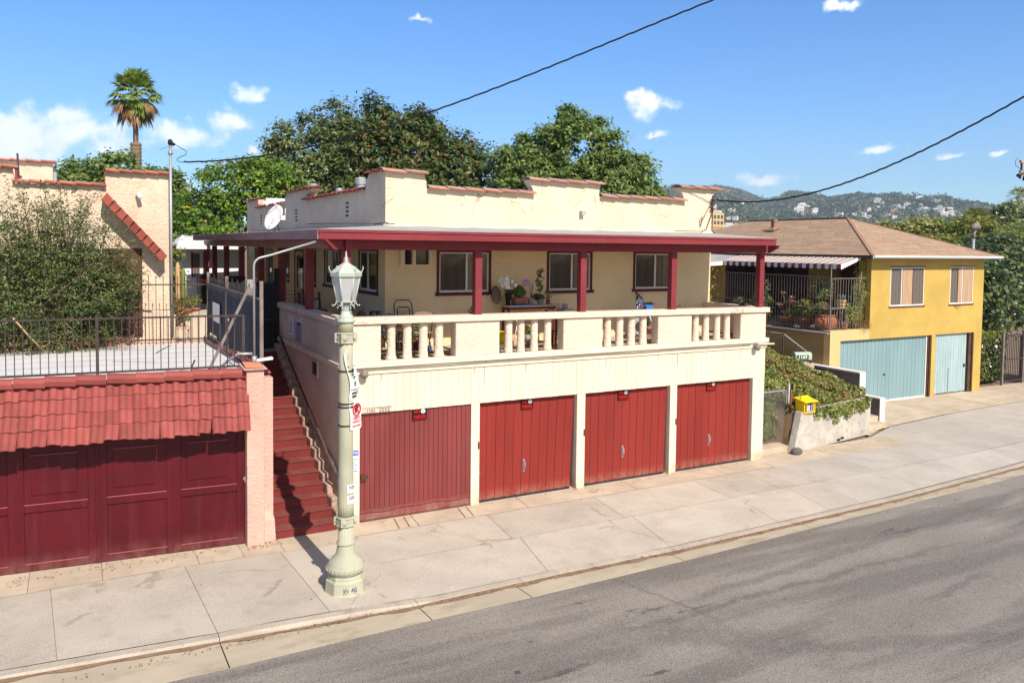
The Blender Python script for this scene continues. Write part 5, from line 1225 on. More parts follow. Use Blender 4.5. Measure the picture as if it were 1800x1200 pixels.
# ================================================================ yellow house on the right
Yh = thing('yellow_house', (21, 8, 0), 'mustard yellow stucco house with brown hipped roof above pale blue garage doors', 'house')
fF = lambda u, z, d: (u, 3.6+d, z)
mb = MB()
wall_openings(mb, 18.92, 25.27, 2.575, 5.0, [(19.92, 21.74, 3.30, 4.64), (23.24, 24.62, 3.30, 4.65)], fF)
mb.cur = 0
def gwall(a, b, zl, zh, xL=17.0): mb.hexa([fF(a, zl, 0), fF(b, zl, 0), fF(b, zl, .25), fF(a, zl, .25)], [fF(a, zh, 0), fF(b, zh, 0), fF(b, zh, .25), fF(a, zh, .25)])
gwall(18.92, 25.27, 2.22, 2.574); gwall(24.80, 25.27, 0, 2.219); gwall(22.30, 22.52, 0, 2.219)
mb.box(25.02, 25.27, 3.86, 14, 0, 5.0)
mb.build('wall', 'yellow', Yh)
mb = MB(); mb.cur = 0; gwall(17.0, 18.918, 2.22, 2.57); gwall(17.0, 17.5, 0, 2.219); mb.build('terrace_wall', 'yellow_pale', Yh)
mb = MB(); mb.box(17.0, 17.25, 3.855, 12, 0, 2.46); mb.build('side_wall', 'brown_wall', Yh)
mb = MB(); mb.hexa([(16.86, 3.62, 2.47), (17.28, 3.62, 2.47), (17.28, 12, 2.47), (16.86, 12, 2.47)], [(16.86, 3.62, 2.50), (17.28, 3.62, 2.53), (17.28, 12, 2.53), (16.86, 12, 2.50)]); mb.build('flashing', 'galv', Yh)
mb = MB(); mb.box(17.28, 18.9, 3.86, 12, 2.3, 2.50); mb.build('terrace_floor', 'concrete_old', Yh)
mb = MB(); mb.box(18.92, 19.1, 3.855, 4.1, 2.5, 5.0); mb.build('side_wall', 'yellow', Yh)
mb = MB(); mb.box(18.92, 19.12, 10.5, 12, 2.5, 5.0); mb.build('side_wall', 'yellow', Yh)
mb = MB(); mb.box(21.2, 21.35, 3.86, 12, 2.5, 5.0); mb.box(18.92, 21.2, 10.4, 10.5, 2.5, 5.0); mb.build('porch_back_wall', 'brown', Yh)  # dark brown puts the deep porch's shade into the wall colour
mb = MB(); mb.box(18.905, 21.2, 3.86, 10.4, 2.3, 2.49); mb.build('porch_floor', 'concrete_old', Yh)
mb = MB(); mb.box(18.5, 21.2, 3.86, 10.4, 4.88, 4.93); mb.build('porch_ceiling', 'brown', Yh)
for (y0, y1, z0, z1) in ((4.6, 5.6, 2.5, 4.5), (6.6, 8.2, 3.3, 4.5)):
    mb = MB(); mb.box(21.18, 21.198, y0, y1, z0, z1); mb.build('terrace_opening', 'glass', Yh)
# garage doors
mb = MB(); vs = []; n = 184
for i in range(n+1):
    x = 17.52+4.58*i/n; ph = i % 8; d = .022 if ph in (0, 1, 4) else (.0 if ph in (2, 3) else .010); vs += [(x, 3.74-d, .05), (x, 3.74-d, 2.20)]
mb.add(vs, [(2*i, 2*i+2, 2*i+3, 2*i+1) for i in range(n)])
tg = mb.build('garage_door', 'teal', Yh, label='teal ribbed metal double garage door')
mb = MB(); mb.box(17.5, 22.12, 3.70, 3.76, .0, .05); mb.box(22.10, 22.15, 3.68, 3.75, 0, 2.2); mb.build('door_edge', 'white_metal', tg)
mb = MB(); mb.tube([(19.9, 3.72, .95), (19.9, 3.68, .95)], .03, 10); mb.build('handle', 'iron', tg)
mb = MB(); mb.box(22.15, 22.30, 3.64, 3.8, 0, 2.215); mb.box(22.20, 22.24, 3.60, 3.64, 0, 2.215); mb.build('door_post', 'brown', Yh)
mb = MB(); r1 = random.Random(6)
for i in range(13):
    x = 22.54+i*.1515; mb.box(x, x+.145, 3.70+r1.uniform(0, .004), 3.74, .03+r1.uniform(0, .03), 2.21)
mb.box(22.54, 24.5, 3.74, 3.76, .04, 2.2)
pg_ = mb.build('garage_door', 'paleblue', Yh, label='narrow weathered pale blue plank garage door')
mb = MB(); mb.box(23.46, 23.475, 3.692, 3.70, .05, .95); mb.box(24.36, 24.42, 3.66, 3.70, .95, 1.05); mb.build('latch', 'iron', pg_)
mb = MB(); mb.box(24.53, 24.68, 3.62, 3.78, 0, 2.215); mb.box(24.72, 24.795, 3.60, 3.7, 0, 2.215); mb.build('door_post', 'brown', Yh)
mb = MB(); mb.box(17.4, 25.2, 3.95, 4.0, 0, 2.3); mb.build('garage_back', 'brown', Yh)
# windows
w = sliding_window(Yh, 19.92, 21.74, 3.30, 4.64, fF, split=.33, trim=.0, left='screen', right='screen')
mb = MB(); mb.box(20.58, 21.10, 3.605, 3.62, 3.34, 4.60); mb.build('board', 'wood', Yh)
mb = MB(); mb.box(21.10, 21.13, 3.60, 3.64, 3.33, 4.61); mb.box(19.86, 21.8, 3.57, 3.60, 3.255, 3.295); mb.box(19.88, 21.78, 3.585, 3.60, 4.645, 4.68); mb.build('window_sill', 'brown', Yh)
w = sliding_window(Yh, 23.24, 24.62, 3.30, 4.65, fF, split=.52, trim=.0, left='screen', right='screen')
mb = MB(); mb.box(24.0, 24.58, 3.602, 3.614, 3.34, 4.60); mb.box(23.72, 23.93, 3.606, 3.616, 3.34, 4.60); mb.build('board', 'wood', Yh)
mb = MB(); mb.box(23.18, 24.66, 3.57, 3.60, 3.255, 3.295); mb.box(23.22, 24.64, 3.585, 3.60, 4.655, 4.685); mb.bar((23.5, 3.58, 3.25), (23.75, 3.50, 3.20), .02); mb.build('window_sill', 'brown', Yh)
# hipped roof with shingle courses
ex0, ex1, ey0, ey1, ez = 18.42, 25.62, 3.18, 16.0, 5.05
A_, B_ = Vector((21.9, 7.0, 6.46)), Vector((21.9, 12.2, 6.46))
def slope(mb, pts, du):
    pts = [Vector(p) for p in pts]; n = (pts[1]-pts[0]).cross(pts[2]-pts[0]).normalized(); du = Vector(du).normalized(); dv = n.cross(du)
    uv = [((p-pts[0]).dot(du), (p-pts[0]).dot(dv)) for p in pts]
    k = mb.add(pts, [tuple(range(len(pts)))]); mb.uv[len(mb.f)-1] = uv
mb = MB()
c00, c10, c11, c01 = Vector((ex0, ey0, ez)), Vector((ex1, ey0, ez)), Vector((ex1, ey1, ez)), Vector((ex0, ey1, ez))
slope(mb, [c00, c10, A_], (1, 0, 0)); slope(mb, [c01, c00, A_, B_], (0, -1, 0)); slope(mb, [c10, c11, B_, A_], (0, 1, 0)); slope(mb, [c11, c01, B_], (-1, 0, 0))
# rear wing
W0, W1 = Vector((12.0, 17.0, 6.32)), Vector((25, 17.0, 6.32))
slope(mb, [(10, 13.6, 5.25), (26, 13.6, 5.25), W1, W0], (1, 0, 0)); slope(mb, [(26, 21, 5.2), (10, 21, 5.2), W0, W1], (-1, 0, 0)); slope(mb, [(10, 21, 5.2), (10, 13.6, 5.25), W0], (0, -1, 0)); slope(mb, [(26, 13.6, 5.25), (26, 21, 5.2), W1], (0, 1, 0))
rf = mb.build('roof', 'shingle', Yh)
mb = MB(); mb.bar(c00+Vector((0, 0, .01)), A_+Vector((0, 0, .012)), .10, .02); mb.bar(c10+Vector((0, 0, .01)), A_+Vector((0, 0, .012)), .10, .02); mb.bar(A_+Vector((0, 0, .02)), B_+Vector((0, 0, .02)), .16, .03); mb.build('ridge_cap', 'far_roof', rf)
mb = MB(); mb.box(ex0, ex1, ey0-.02, ey0+.0, ez-.10, ez-.005); mb.box(ex0+.02, ex1, ey0-.07, ey0-.021, ez-.06, ez-.01); mb.build('gutter', 'white_metal', Yh)
mb = MB(); mb.box(ex0-.06, ex0, ey0, ey1, ez-.10, ez-.01); mb.build('gutter', 'iron', Yh)
mb = MB(); mb.box(ex0+.01, ex1, ey0+.01, ey1, ez-.05, ez-.02); mb.build('soffit', 'brown', Yh)
mb = MB(); mb.box(12, 25, 13.9, 20.5, 2, 5.2); mb.build('rear_wall', 'yellow', Yh)
mb = MB(); mb.hexa([(20.55, 9.5, 5.98), (20.95, 9.5, 6.1), (20.95, 9.95, 6.1), (20.55, 9.95, 5.98)], [(20.68, 9.6, 6.12), (20.85, 9.6, 6.14), (20.85, 9.8, 6.14), (20.68, 9.8, 6.12)]); mb.box(20.69, 20.84, 9.62, 9.78, 6.1, 6.36); mb.box(20.66, 20.87, 9.59, 9.81, 6.36, 6.44)
mb.build('roof_vent', 'far_roof', rf)
for (x, y) in ((22.35, 7.5), (22.9, 7.9), (23.3, 8.3)):
    mb = MB(); zz = 6.46-.42*(x-21.9); mb.lathe((x, y), [(.07, zz-.1), (.07, zz+.14), (.12, zz+.15), (.13, zz+.20), (.05, zz+.24)], 12); mb.build('roof_vent', 'clay', rf)
# striped metal awning over the terrace
mb = MB(); ya, yb = 3.72, 9.15
n = 34
for i in range(n):
    y0, y1 = ya+(yb-ya)*i/n, ya+(yb-ya)*(i+1)/n; mb.cur = 0 if i % 2 else 3
    za = .012
    for (a, b, h) in ((y0, y0+.45*(y1-y0), .02), (y0+.45*(y1-y0), y1, .0)):
        mb.hexa([(17.55, a, 4.72+h), (18.5, a, 4.97+h), (18.5, b, 4.97+h), (17.55, b, 4.72+h)], [(17.55, a, 4.735+h), (18.5, a, 4.985+h), (18.5, b, 4.985+h), (17.55, b, 4.735+h)])
    # valance: alternate clay red and white tabs with a rounded foot
    mb.cur = 1+(i % 2)
    vs = [(17.545-.006*(i % 2), y0, 4.745), (17.545-.006*(i % 2), y1, 4.745)]+[(17.545-.006*(i % 2), y1-(y1-y0)*k/6, 4.60-.03*math.sin(math.pi*k/6)*(i % 2)) for k in range(7)]
    mb.add(vs, [tuple(range(9))]); mb.add([(v[0]+.008, v[1], v[2]) for v in vs], [tuple(range(9))])
aw = mb.build('awning', ['awning_white', 'rust_tile', 'white_metal', 'awning_tan'], Yh)
mb = MB()
def endcap(y):
    n = 11; top = [(17.545+.96*k/n, 4.74+.245*k/n) for k in range(n+1)]
    bot = []
    for k in range(n):
        for s_ in (0, .5): bot.append((17.545+.96*(k+s_)/n, 4.585+.245*(k+s_)/n*1.35-(.03 if s_ else 0)))
    bot.append((18.505, 4.585+.33)); vs = [(x, y, z) for x, z in top]+[(x, y, z) for x, z in bot[::-1]]
    mb.add(vs, [tuple(range(len(vs)))]); mb.add([(x, y+.01, z) for x, _, z in vs], [tuple(range(len(vs)))])
endcap(3.705); mb.build('end_skirt', 'white_metal', aw)
mb = MB()
mb.hexa([(17.55, 9.16, 4.72), (18.5, 9.16, 4.97), (18.5, 13.6, 5.1), (15.2, 9.16, 4.60)], [(17.55, 9.16, 4.735), (18.5, 9.16, 4.985), (18.5, 13.6, 5.12), (15.2, 9.16, 4.615)])
mb.cur = 1; mb.hexa([(15.2, 9.155, 4.46), (17.5, 9.155, 4.58), (17.5, 9.16, 4.58), (15.2, 9.16, 4.46)], [(15.2, 9.155, 4.60), (17.5, 9.155, 4.72), (17.5, 9.16, 4.72), (15.2, 9.16, 4.60)])
mb.build('corner_awning', ['porch_roof', 'white_metal'], aw)
# terrace cage of thin bars
mb = MB()
for i in range(44): y = 3.8+i*.125; mb.bar((17.1, y, 2.52), (17.1, y, 4.33), .014)
for z in (2.62, 3.35, 4.33): mb.bar((17.1, 3.75, z), (17.1, 9.2, z), .022)
for i in range(12): x = 17.18+i*.13; mb.bar((x, 3.72, 2.58), (x, 3.72, 4.28), .014)
mb.bar((17.15, 3.72, 4.28), (18.8, 3.72, 4.28), .022)
mb.bar((17.1, 3.72, 2.5), (17.1, 3.72, 4.72), .03); mb.bar((17.9, 3.72, 2.5), (17.9, 3.72, 3.4), .026)
for k in range(5):
    c = Vector((17.1, 4.1+k*.9, 3.0)); mb.tube([c+Vector((0, .28*math.cos(a), .28*math.sin(a))) for a in [math.pi*j/8 for j in range(9)]], .007, 5)
for k in range(3):
    c = Vector((17.3+k*.5, 3.70, 2.95)); mb.tube([c+Vector((.18*math.cos(a), 0, .3*math.sin(a))) for a in [math.pi*j/8+math.pi for j in range(9)]], .007, 5)
    mb.tube([(17.2+k*.25, 3.70, 2.6), (17.45+k*.25, 3.70, 3.3)], .006, 5)
mb.build('terrace_railing', 'iron_light', Yh)
mb = MB(); mb.box(17.2, 18.75, 3.74, 4.0, 3.27, 3.30); mb.box(17.0, 17.15, 3.9, 5.2, 3.28, 3.30); mb.build('plant_shelf', 'iron_light', Yh)
# ---- potted plants of the terrace
def pot(t, x, y, z, r, h, m='clay', rim=.12, name='pot', n=20):
    mb = MB(); mb.lathe((x, y), [(r*.68, z), (r*.95, z+h*.82), (r*(1+rim), z+h*.83), (r*(1+rim), z+h), (r*.85, z+h), (r*.82, z+h*.9), (.001, z+h*.88)], n); return mb.build(name, m, t)
def bushy(t, c, rad, n, size, m, seed, name='foliage', aspect=.55, flat=1.0, nm=None):
    rs = np.random.RandomState(seed); d = rs.normal(size=(n, 3)); d /= np.linalg.norm(d, axis=1)[:, None]
    P = np.array(c)+d*np.array([rad, rad, rad*flat])*(rs.rand(n, 1)**.45); return leaves(name, m, P, d+np.array([0, 0, .5]), size, t, aspect, rs)
def stems(t, c, tops, r=.008, m='bark', name='stem'):
    mb = MB()
    for e in tops: mb.tube([c, Vector(c).lerp(Vector(e), .5)+Vector((rnd.uniform(-.03, .03), rnd.uniform(-.03, .03), 0)), e], r, 5)
    return mb.build(name, m, t)
# bulbous clay urn
t = thing('potted_plant', (17.4, 4.15, 2.5), 'yellow green shrub in the big round terracotta urn at the terrace corner', 'potted plant')
mb = MB(); mb.smooth = True; mb.lathe((17.4, 4.15), [(.16, 2.5), (.25, 2.58), (.34, 2.72), (.36, 2.84), (.33, 2.95), (.26, 3.0), (.30, 3.02), (.30, 3.06), (.24, 3.06), (.22, 3.02), (.001, 3.01)], 28); mb.build('urn', 'clay', t)
stems(t, (17.4, 4.15, 3.0), [(17.3, 4.3, 3.3), (17.5, 4.1, 3.35), (17.4, 4.5, 3.3)]); bushy(t, (17.4, 4.3, 3.28), .30, 420, .045, 'leaf_yel', 21, flat=.7)
t = thing('potted_plant', (17.4, 5.0, 2.5), 'yellow leaved bush in a tapered clay pot left of the big urn', 'potted plant')
pot(t, 17.4, 5.0, 2.5, .24, .38); stems(t, (17.4, 5.0, 2.85), [(17.4, 5.2, 3.2), (17.3, 4.9, 3.3)]); bushy(t, (17.35, 5.0, 3.18), .38, 620, .045, 'leaf_yel', 22)
t = thing('potted_plant', (17.4, 5.75, 2.5), 'pink rosette succulent on bare stems in a wide clay pot', 'potted plant')
pot(t, 17.4, 5.75, 2.5, .27, .36); tops = [(17.3+.12*math.sin(i*2.1), 5.75+.36*math.cos(i*1.7), 3.25+.14*(i % 4)) for i in range(11)]
stems(t, (17.4, 5.75, 2.8), tops, .012)
rs = np.random.RandomState(4); P, N_ = [], []
for e in tops:
    for k in range(26):
        a, el = rs.rand()*6.28, rs.rand()*.9; d = np.array([math.cos(a)*math.cos(el), math.sin(a)*math.cos(el), math.sin(el)]); P.append(np.array(e)+d*.065); N_.append([-d[0]*.5, -d[1]*.5, 1.2])
leaves('rosettes', 'flower_pink', np.array(P), np.array(N_), .045, t, .5, rs)
bushy(t, (17.4, 5.6, 2.95), .25, 160, .05, 'leaf_yel', 23)
t = thing('potted_plant', (17.4, 6.9, 2.5), 'tall dark green bush in shade left of the pink rosette succulent', 'potted plant')
pot(t, 17.4, 6.9, 2.5, .24, .34); bushy(t, (17.3, 6.9, 3.2), .48, 900, .05, 'leaf_mid', 24, flat=1.1); stems(t, (17.4, 6.9, 2.8), [(17.3, 7.0, 3.4), (17.35, 6.7, 3.9)])
bushy(t, (17.3, 6.7, 3.85), .16, 60, .05, 'leaf_mid', 25, 'shoot', flat=2.0)
t = thing('potted_plant', (17.45, 8.1, 2.5), 'low trailing bush at the far end of the terrace behind the last porch post', 'potted plant')
pot(t, 17.45, 8.1, 2.5, .22, .3); bushy(t, (17.35, 8.1, 3.0), .45, 600, .05, 'leaf_dark', 26)
t = thing('potted_plant', (17.75, 3.88, 3.30), 'blue green succulent in a banded wooden tub on the terrace shelf', 'potted plant')
mb = MB(); mb.lathe((17.8, 3.88), [(.15, 3.30), (.175, 3.56), (.15, 3.56), (.001, 3.54)], 14, smooth=False); tb = mb.build('tub', 'wood_tan', t)
mb = MB()
for z in (3.36, 3.48): mb.lathe((17.8, 3.88), [(.165+.02*(z-3.36)/.12, z), (.172+.02*(z-3.36)/.12, z+.02)], 16)
mb.build('hoop', 'brown', tb)
mb = MB()
for k in range(14):
    a = k*2.4; r = .03+.09*(k/14); mb.tube([(17.8+r*math.cos(a), 3.88+r*math.sin(a), 3.54), (17.8+r*1.2*math.cos(a), 3.88+r*1.2*math.sin(a), 3.62), (17.8+r*1.3*math.cos(a), 3.88+r*1.3*math.sin(a), 3.68+.08*(1-r*6))], [.024, .026, .014], 6)
mb.build('succulent', 'leaf_succ', t)
t = thing('conifer_shrub', (18.6, 3.85, 2.5), 'upright light green feathery shrub against the yellow wall corner', 'shrub')
rs = np.random.RandomState(31); tops = [(18.62+rs.normal()*.14, 3.8+rs.normal()*.08, 3.7+rs.rand()*1.05) for i in range(14)]
stems(t, (18.5, 3.85, 2.5), tops, .014, 'far_roof'); P = []
for e in tops:
    for k in range(90):
        f_ = .45+.6*rs.rand(); P.append(np.array((18.5, 3.85, 2.5))*(1-f_)+np.array(e)*f_+rs.normal(size=3)*[.07, .05, .06])
leaves('foliage', 'leaf_mid', np.array(P), np.tile([0, -.5, .3], (len(P), 1)), .055, t, .16, rs)
t = thing('potted_plant', (18.1, 3.95, 2.5), 'sprawling grey green bush spilling over the pale terrace wall', 'potted plant')
pot(t, 18.1, 4.0, 2.5, .2, .3); bushy(t, (18.25, 3.85, 3.05), .42, 1000, .035, 'leaf_olive', 27, flat=.9, aspect=.35); bushy(t, (18.0, 3.85, 3.25), .24, 420, .04, 'leaf_mid', 28, 'upper_foliage')
bushy(t, (18.65, 3.62, 2.72), .3, 260, .03, 'leaf_dry', 29, 'dry_sprays', aspect=.3)
t = thing('potted_plant', (17.7, 4.6, 2.5), 'thin branched houseplant in deep shade under the awning', 'potted plant')
pot(t, 17.9, 4.8, 2.5, .2, .3); bushy(t, (17.9, 4.8, 3.9), .45, 500, .05, 'leaf_dark', 30)
stems(t, (17.9, 4.8, 2.7), [(17.9, 4.9, 4.0), (17.8, 4.6, 3.9)])
t = thing('climbing_vine', (17.2, 9.9, 2.4), 'pale green vine climbing a white frame beside the cream house corner', 'vine')
rs = np.random.RandomState(33); P = np.c_[rs.normal(16.55, .5, 2600), rs.normal(9.9, .3, 2600), rs.uniform(2.7, 4.55, 2600)]
leaves('foliage', 'leaf_yel', P, np.tile([-.3, -.8, .4], (2600, 1)), .06, t, .5, rs)
mb = MB(); mb.bar((15.6, 9.8, 4.58), (17.2, 9.8, 4.6), .04); mb.bar((17.2, 9.8, 2.4), (17.2, 9.8, 4.6), .04); mb.bar((16.4, 9.8, 2.4), (16.4, 9.8, 4.6), .03); mb.build('frame', 'white_metal', t)
# ================================================================ ivy bank, retaining walls, gate
def ivy_h(x, y):
    e = .3+.15*max(0, x-11.6)
    h = min(.98+.45*(y-e), .95+.60*(15.5-x), 2.05) if x > 11.75 else min(.15+.95*(y-.75), 2.3)
    return max(h, .06)
mb = MB(); nx, ny = 44, 40; vs = []
for i in range(nx+1):
    for j in range(ny+1):
        x = 10.34+5.2*i/nx; y = .34+.15*max(0, x-11.6)+6.5*j/ny; vs.append((x, y, ivy_h(x, y)+rnd.uniform(-.03, .03)))
mb.add(vs, [(i*(ny+1)+j, (i+1)*(ny+1)+j, (i+1)*(ny+1)+j+1, i*(ny+1)+j+1) for i in range(nx) for j in range(ny)], True)
mb.build('hillside', 'soil', kind='structure')
rs = np.random.RandomState(12); n = 27000
X = rs.uniform(10.5, 15.35, n); Yv = .36+.15*np.maximum(0, X-11.6)+rs.rand(n)**1.3*4.2
hill_z = np.array([ivy_h(a, b) for a, b in zip(X, Yv)]); lump = .10*np.sin(X*5.1+1)*np.sin(Yv*4.3)+.06*np.sin(X*11+Yv*9)
P = np.c_[X, Yv, hill_z+.02+lump*.7+rs.rand(n)*.13]
keep = ~((X < 11.75) & (Yv < .75))
P = P[keep]
k = rs.rand(len(P)); brown = k < .30+.2*np.sin(P[:, 0]*2.2+P[:, 1]*1.7)
leaves('ivy', 'leaf_ivy', P[~brown], np.tile([0, -.6, .8], ((~brown).sum(), 1)), .042, None, .7, rs, org=(13, 2, 1), kind='stuff')
leaves('dry_ivy', 'leaf_dry', P[brown], np.tile([0, -.5, .8], (brown.sum(), 1)), .036, None, .6, rs, org=(13, 2, 1.1), kind='stuff')
n = 2600; X = rs.uniform(10.5, 11.78, n); P = np.c_[X, rs.uniform(.78, 1.25, n), rs.uniform(.25, 1.75, n)]
leaves('ivy', 'leaf_ivy', P, np.tile([0, -.8, .5], (n, 1)), .045, None, .7, rs, org=(11, 1, .2), kind='stuff')
P = []
for k in range(70):      # streamers hanging over the wall
    x = 12.4+2.7*rs.rand(); L_ = .1+.42*rs.rand()*(.4+.6*math.sin(max(0, x-12.3)*1.1))
    for j in range(int(18*L_*3)): P.append([x+rs.normal()*.05, .12+.15*(x-11.6)-.06+rs.normal()*.03, 1.06-L_*rs.rand()])
leaves('ivy', 'leaf_ivy', np.array(P), np.tile([0, -1., .3], (len(P), 1)), .045, None, .7, rs, org=(13, .3, 1), kind='stuff')
def slantwall(name, pts, th, m, label, **k):
    """pts: (x, y, top z) along the foot line"""
    mb = MB()
    for (x0, y0, z0), (x1, y1, z1) in zip(pts, pts[1:]):
        d = Vector((x1-x0, y1-y0, 0)).normalized(); nn = Vector((-d.y, d.x, 0))*th
        a, b = Vector((x0, y0, 0)), Vector((x1, y1, 0)); mb.hexa([a, b, b+nn, a+nn], [a+Vector((0, 0, z0)), b+Vector((0, 0, z1)), b+nn+Vector((0, 0, z1)), a+nn+Vector((0, 0, z0))])
    return mb.build(name, m, None, label, 'wall', bevel=.01, **k)
mb = MB()
a, b = Vector((11.55, .10, -.02)), Vector((15.2, .66, -.02)); nn = Vector((-.03, .20, 0))
mb.hexa([a, b, b+nn, a+nn], [a+Vector((.30, .04, 1.03)), b+Vector((.03, 0, 1.04)), b+nn+Vector((.03, 0, 1.04)), a+nn+Vector((.30, .04, 1.03))])
W1_ = mb.build('retaining_wall', 'grey_block', None, 'long grey concrete retaining wall holding back the ivy bank', 'wall', bevel=.012)
mb = MB()
for (u, z) in ((.56, .03), (.61, .055)):
    p = a.lerp(b, u); mb.box(p.x-.07, p.x+.07, p.y-.012, p.y+.01, z, z+.05)
mb.build('weep_hole', 'sign_black', W1_)
mb = MB(); mb.cur = 1; mb.box(16.36, 16.58, 1.20, 1.23, 0, .82); mb.box(16.36, 16.58, 1.23, 4.2, .80, .83)
mb.cur = 0; mb.box(16.365, 16.575, 1.231, 4.2, 0, .799); mb.build('stair_wall', ['dark_block', 'white_wall'], None, 'lower white capped dark block wall beside the street steps', 'wall')
mb = MB(); mb.cur = 1; mb.box(16.72, 16.98, 2.2, 2.23, 0, 1.42); mb.box(16.72, 16.98, 2.23, 5.2, 1.40, 1.44)
mb.cur = 0; mb.box(16.725, 16.975, 2.231, 5.2, 0, 1.399); mb.build('stair_wall', ['dark_block', 'white_wall'], None, 'tall white capped dark block wall in front of the teal garage door', 'wall')
mb = MB(); mb.cur = 1; mb.box(15.95, 16.15, 2.6, 2.63, 0, 1.30); mb.box(15.95, 16.15, 2.63, 5, 1.28, 1.315)
mb.cur = 0; mb.box(15.955, 16.145, 2.631, 5, 0, 1.279); mb.build('stair_wall', ['dark_block', 'grey_block'], None, 'short grey capped block wall at the top edge of the ivy bank', 'wall')
mb = MB()
for i in range(10): mb.box(15.35, 16.35, .95+.3*i, 6, max(0, .15*i-.02), .15*(i+1))
mb.build('steps', 'concrete_old', None, 'narrow concrete steps between the ivy bank and the block walls', 'steps')
# chain railing
t = thing('chain_railing', (15.9, 4.2, 1.4), 'black iron railing with hanging chains going down beside the tan wall', 'railing')
cp = [(14.2, 4.2, 2.66), (14.87, 4.2, 2.58), (15.51, 4.2, 2.50), (16.13, 4.2, 2.08), (16.80, 4.2, 1.74)]
for p in cp:
    mb = MB(); mb.bar((p[0], p[1], p[2]-1.1), p, .035); mb.tube([(p[0]-.03, p[1], p[2]), (p[0]+.03, p[1], p[2])], .03, 6); mb.build('post', 'iron', t)
mb = MB()
for a, b in zip(cp, cp[1:]):
    a, b = Vector(a), Vector(b); mb.tube([a.lerp(b, k/8)-Vector((0, 0, .72*(k/8)*(1-k/8))) for k in range(9)], .010, 5)
    mb.tube([a, a.lerp(b, .25)-Vector((0, 0, .5))], .007, 5); mb.tube([b, a.lerp(b, .75)-Vector((0, 0, .5))], .007, 5)
mb.build('chain', 'iron', t)
mb = MB(); mb.bar(cp[2], cp[-1], .03); mb.bar(cp[0], cp[2], .012); mb.build('top_bar', 'galv', t)
# mailbox with the house number 1169
t = thing('mailbox', (15.0, 3.0, 1.66), 'green mailbox with arched lid numbered 1169 above the ivy', 'mailbox')
mb = MB(); pr = [(-.115, 0), (.115, 0), (.115, .14)]+[(.115*math.cos(a), .14+.095*math.sin(a)) for a in [math.pi*k/8 for k in range(1, 8)]]+[(-.115, .14)]
d = Vector((.96, -.28, 0)); s_ = Vector((.28, .96, 0)); o = Vector((14.73, 3.05, 1.84))
mb.prism(pr, lambda p, s: o+s_*p[0]+d*(.56*s)+Vector((0, 0, p[1]))); mb.build('box', 'lamp_top', t, bevel=.006)
mb = MB(); q = o+d*.28-s_*.118+Vector((0, 0, .085))
mb.hexa([q-d*.25-Vector((0, 0, .07)), q+d*.16-Vector((0, 0, .07)), q+d*.16-s_*.006-Vector((0, 0, .07)), q-d*.25-s_*.006-Vector((0, 0, .07))], [q-d*.25+Vector((0, 0, .07)), q+d*.16+Vector((0, 0, .07)), q+d*.16-s_*.006+Vector((0, 0, .07)), q-d*.25-s_*.006+Vector((0, 0, .07))])
mb.build('number_panel', 'sign_green', t)
text_mesh('1169', .15, q-s_*.010-d*.045, d, (0, 0, 1), 'sign_white', t, 'number', bold=.002, sx=1.0)
mb = MB(); mb.box(14.93, 15.03, 2.95, 3.05, 1.2, 1.84); mb.build('post', 'wood_tan', t)
# chain link gate
t = thing('chain_link_gate', (11.35, .6, .1), 'galvanised chain link gate with rounded corners beside the cream house', 'gate')
gx0, gx1, gz0, gz1, gy = 10.86, 11.78, .10, 1.52, .60
cr_ = .08; pts = []
for (cx, cz, a0) in ((gx1-cr_, gz0+cr_, -90), (gx1-cr_, gz1-cr_, 0), (gx0+cr_, gz1-cr_, 90), (gx0+cr_, gz0+cr_, 180)):
    for k in range(5): a = R(a0+22.5*k); pts.append((cx+cr_*math.cos(a), gy, cz+cr_*math.sin(a)))
pts.append(pts[0]); mb = MB(); mb.tube(pts, .019, 8, cap=False); mb.build('frame', 'galv', t)
mb = MB(); s_ = .088; 
k = -40
while k < 60:
    for sg in (1, -1):
        c = gx0+k*s_; seg = []
        n_ = 24
        for j in range(n_+1):
            z = gz0+(gz1-gz0)*j/n_; x = c+sg*(z-gz0)*.9+(0 if sg > 0 else 1.2)
            if gx0 < x < gx1: seg.append((x, gy+.004*sg, z))
        if len(seg) > 1: mb.tube([seg[0], seg[-1]], .0026, 4, cap=False)
    k += 1
mb.build('wire_mesh', 'sign_grey', t)
mb = MB(); mb.tube([(11.86, .6, 0), (11.86, .6, 1.70)], .03, 8)
for z in (.35, 1.3): mb.tube([(11.86, .6, z), (11.76, .6, z)], .02, 6)
for k in range(5): mb.tube([(11.1+.13*k, .6, 1.53), (11.14+.13*k, .6, 1.60), (11.2+.13*k, .6, 1.53)], .006, 5)
mb.build('hinge_post', 'galv', t)
mb = MB(); mb.box(10.34, 11.95, .30, .9, -.02, .13); mb.build('threshold', 'concrete_old', None, 'low concrete step under the chain link gate', 'step', bevel=.01)
mb = MB(); mb.hexa([(11.78, .32, 0), (11.93, .30, 0), (12.0, 1.3, 0), (11.9, 1.3, 0)], [(11.8, .4, .62), (11.93, .38, 1.0), (12.0, 1.3, 1.05), (11.9, 1.3, 1.05)])
mb.build('gate_stub_wall', 'white_wall', None, 'narrow pale concrete stub wall between gate and retaining wall', 'wall', bevel=.01)
mb = MB(); mb.bar((11.80, .50, 0), (11.82, .50, 1.55), .04); mb.build('rusty_post', 'rust_tile', None, 'thin rusty post standing between chain link gate and ivy', 'post')
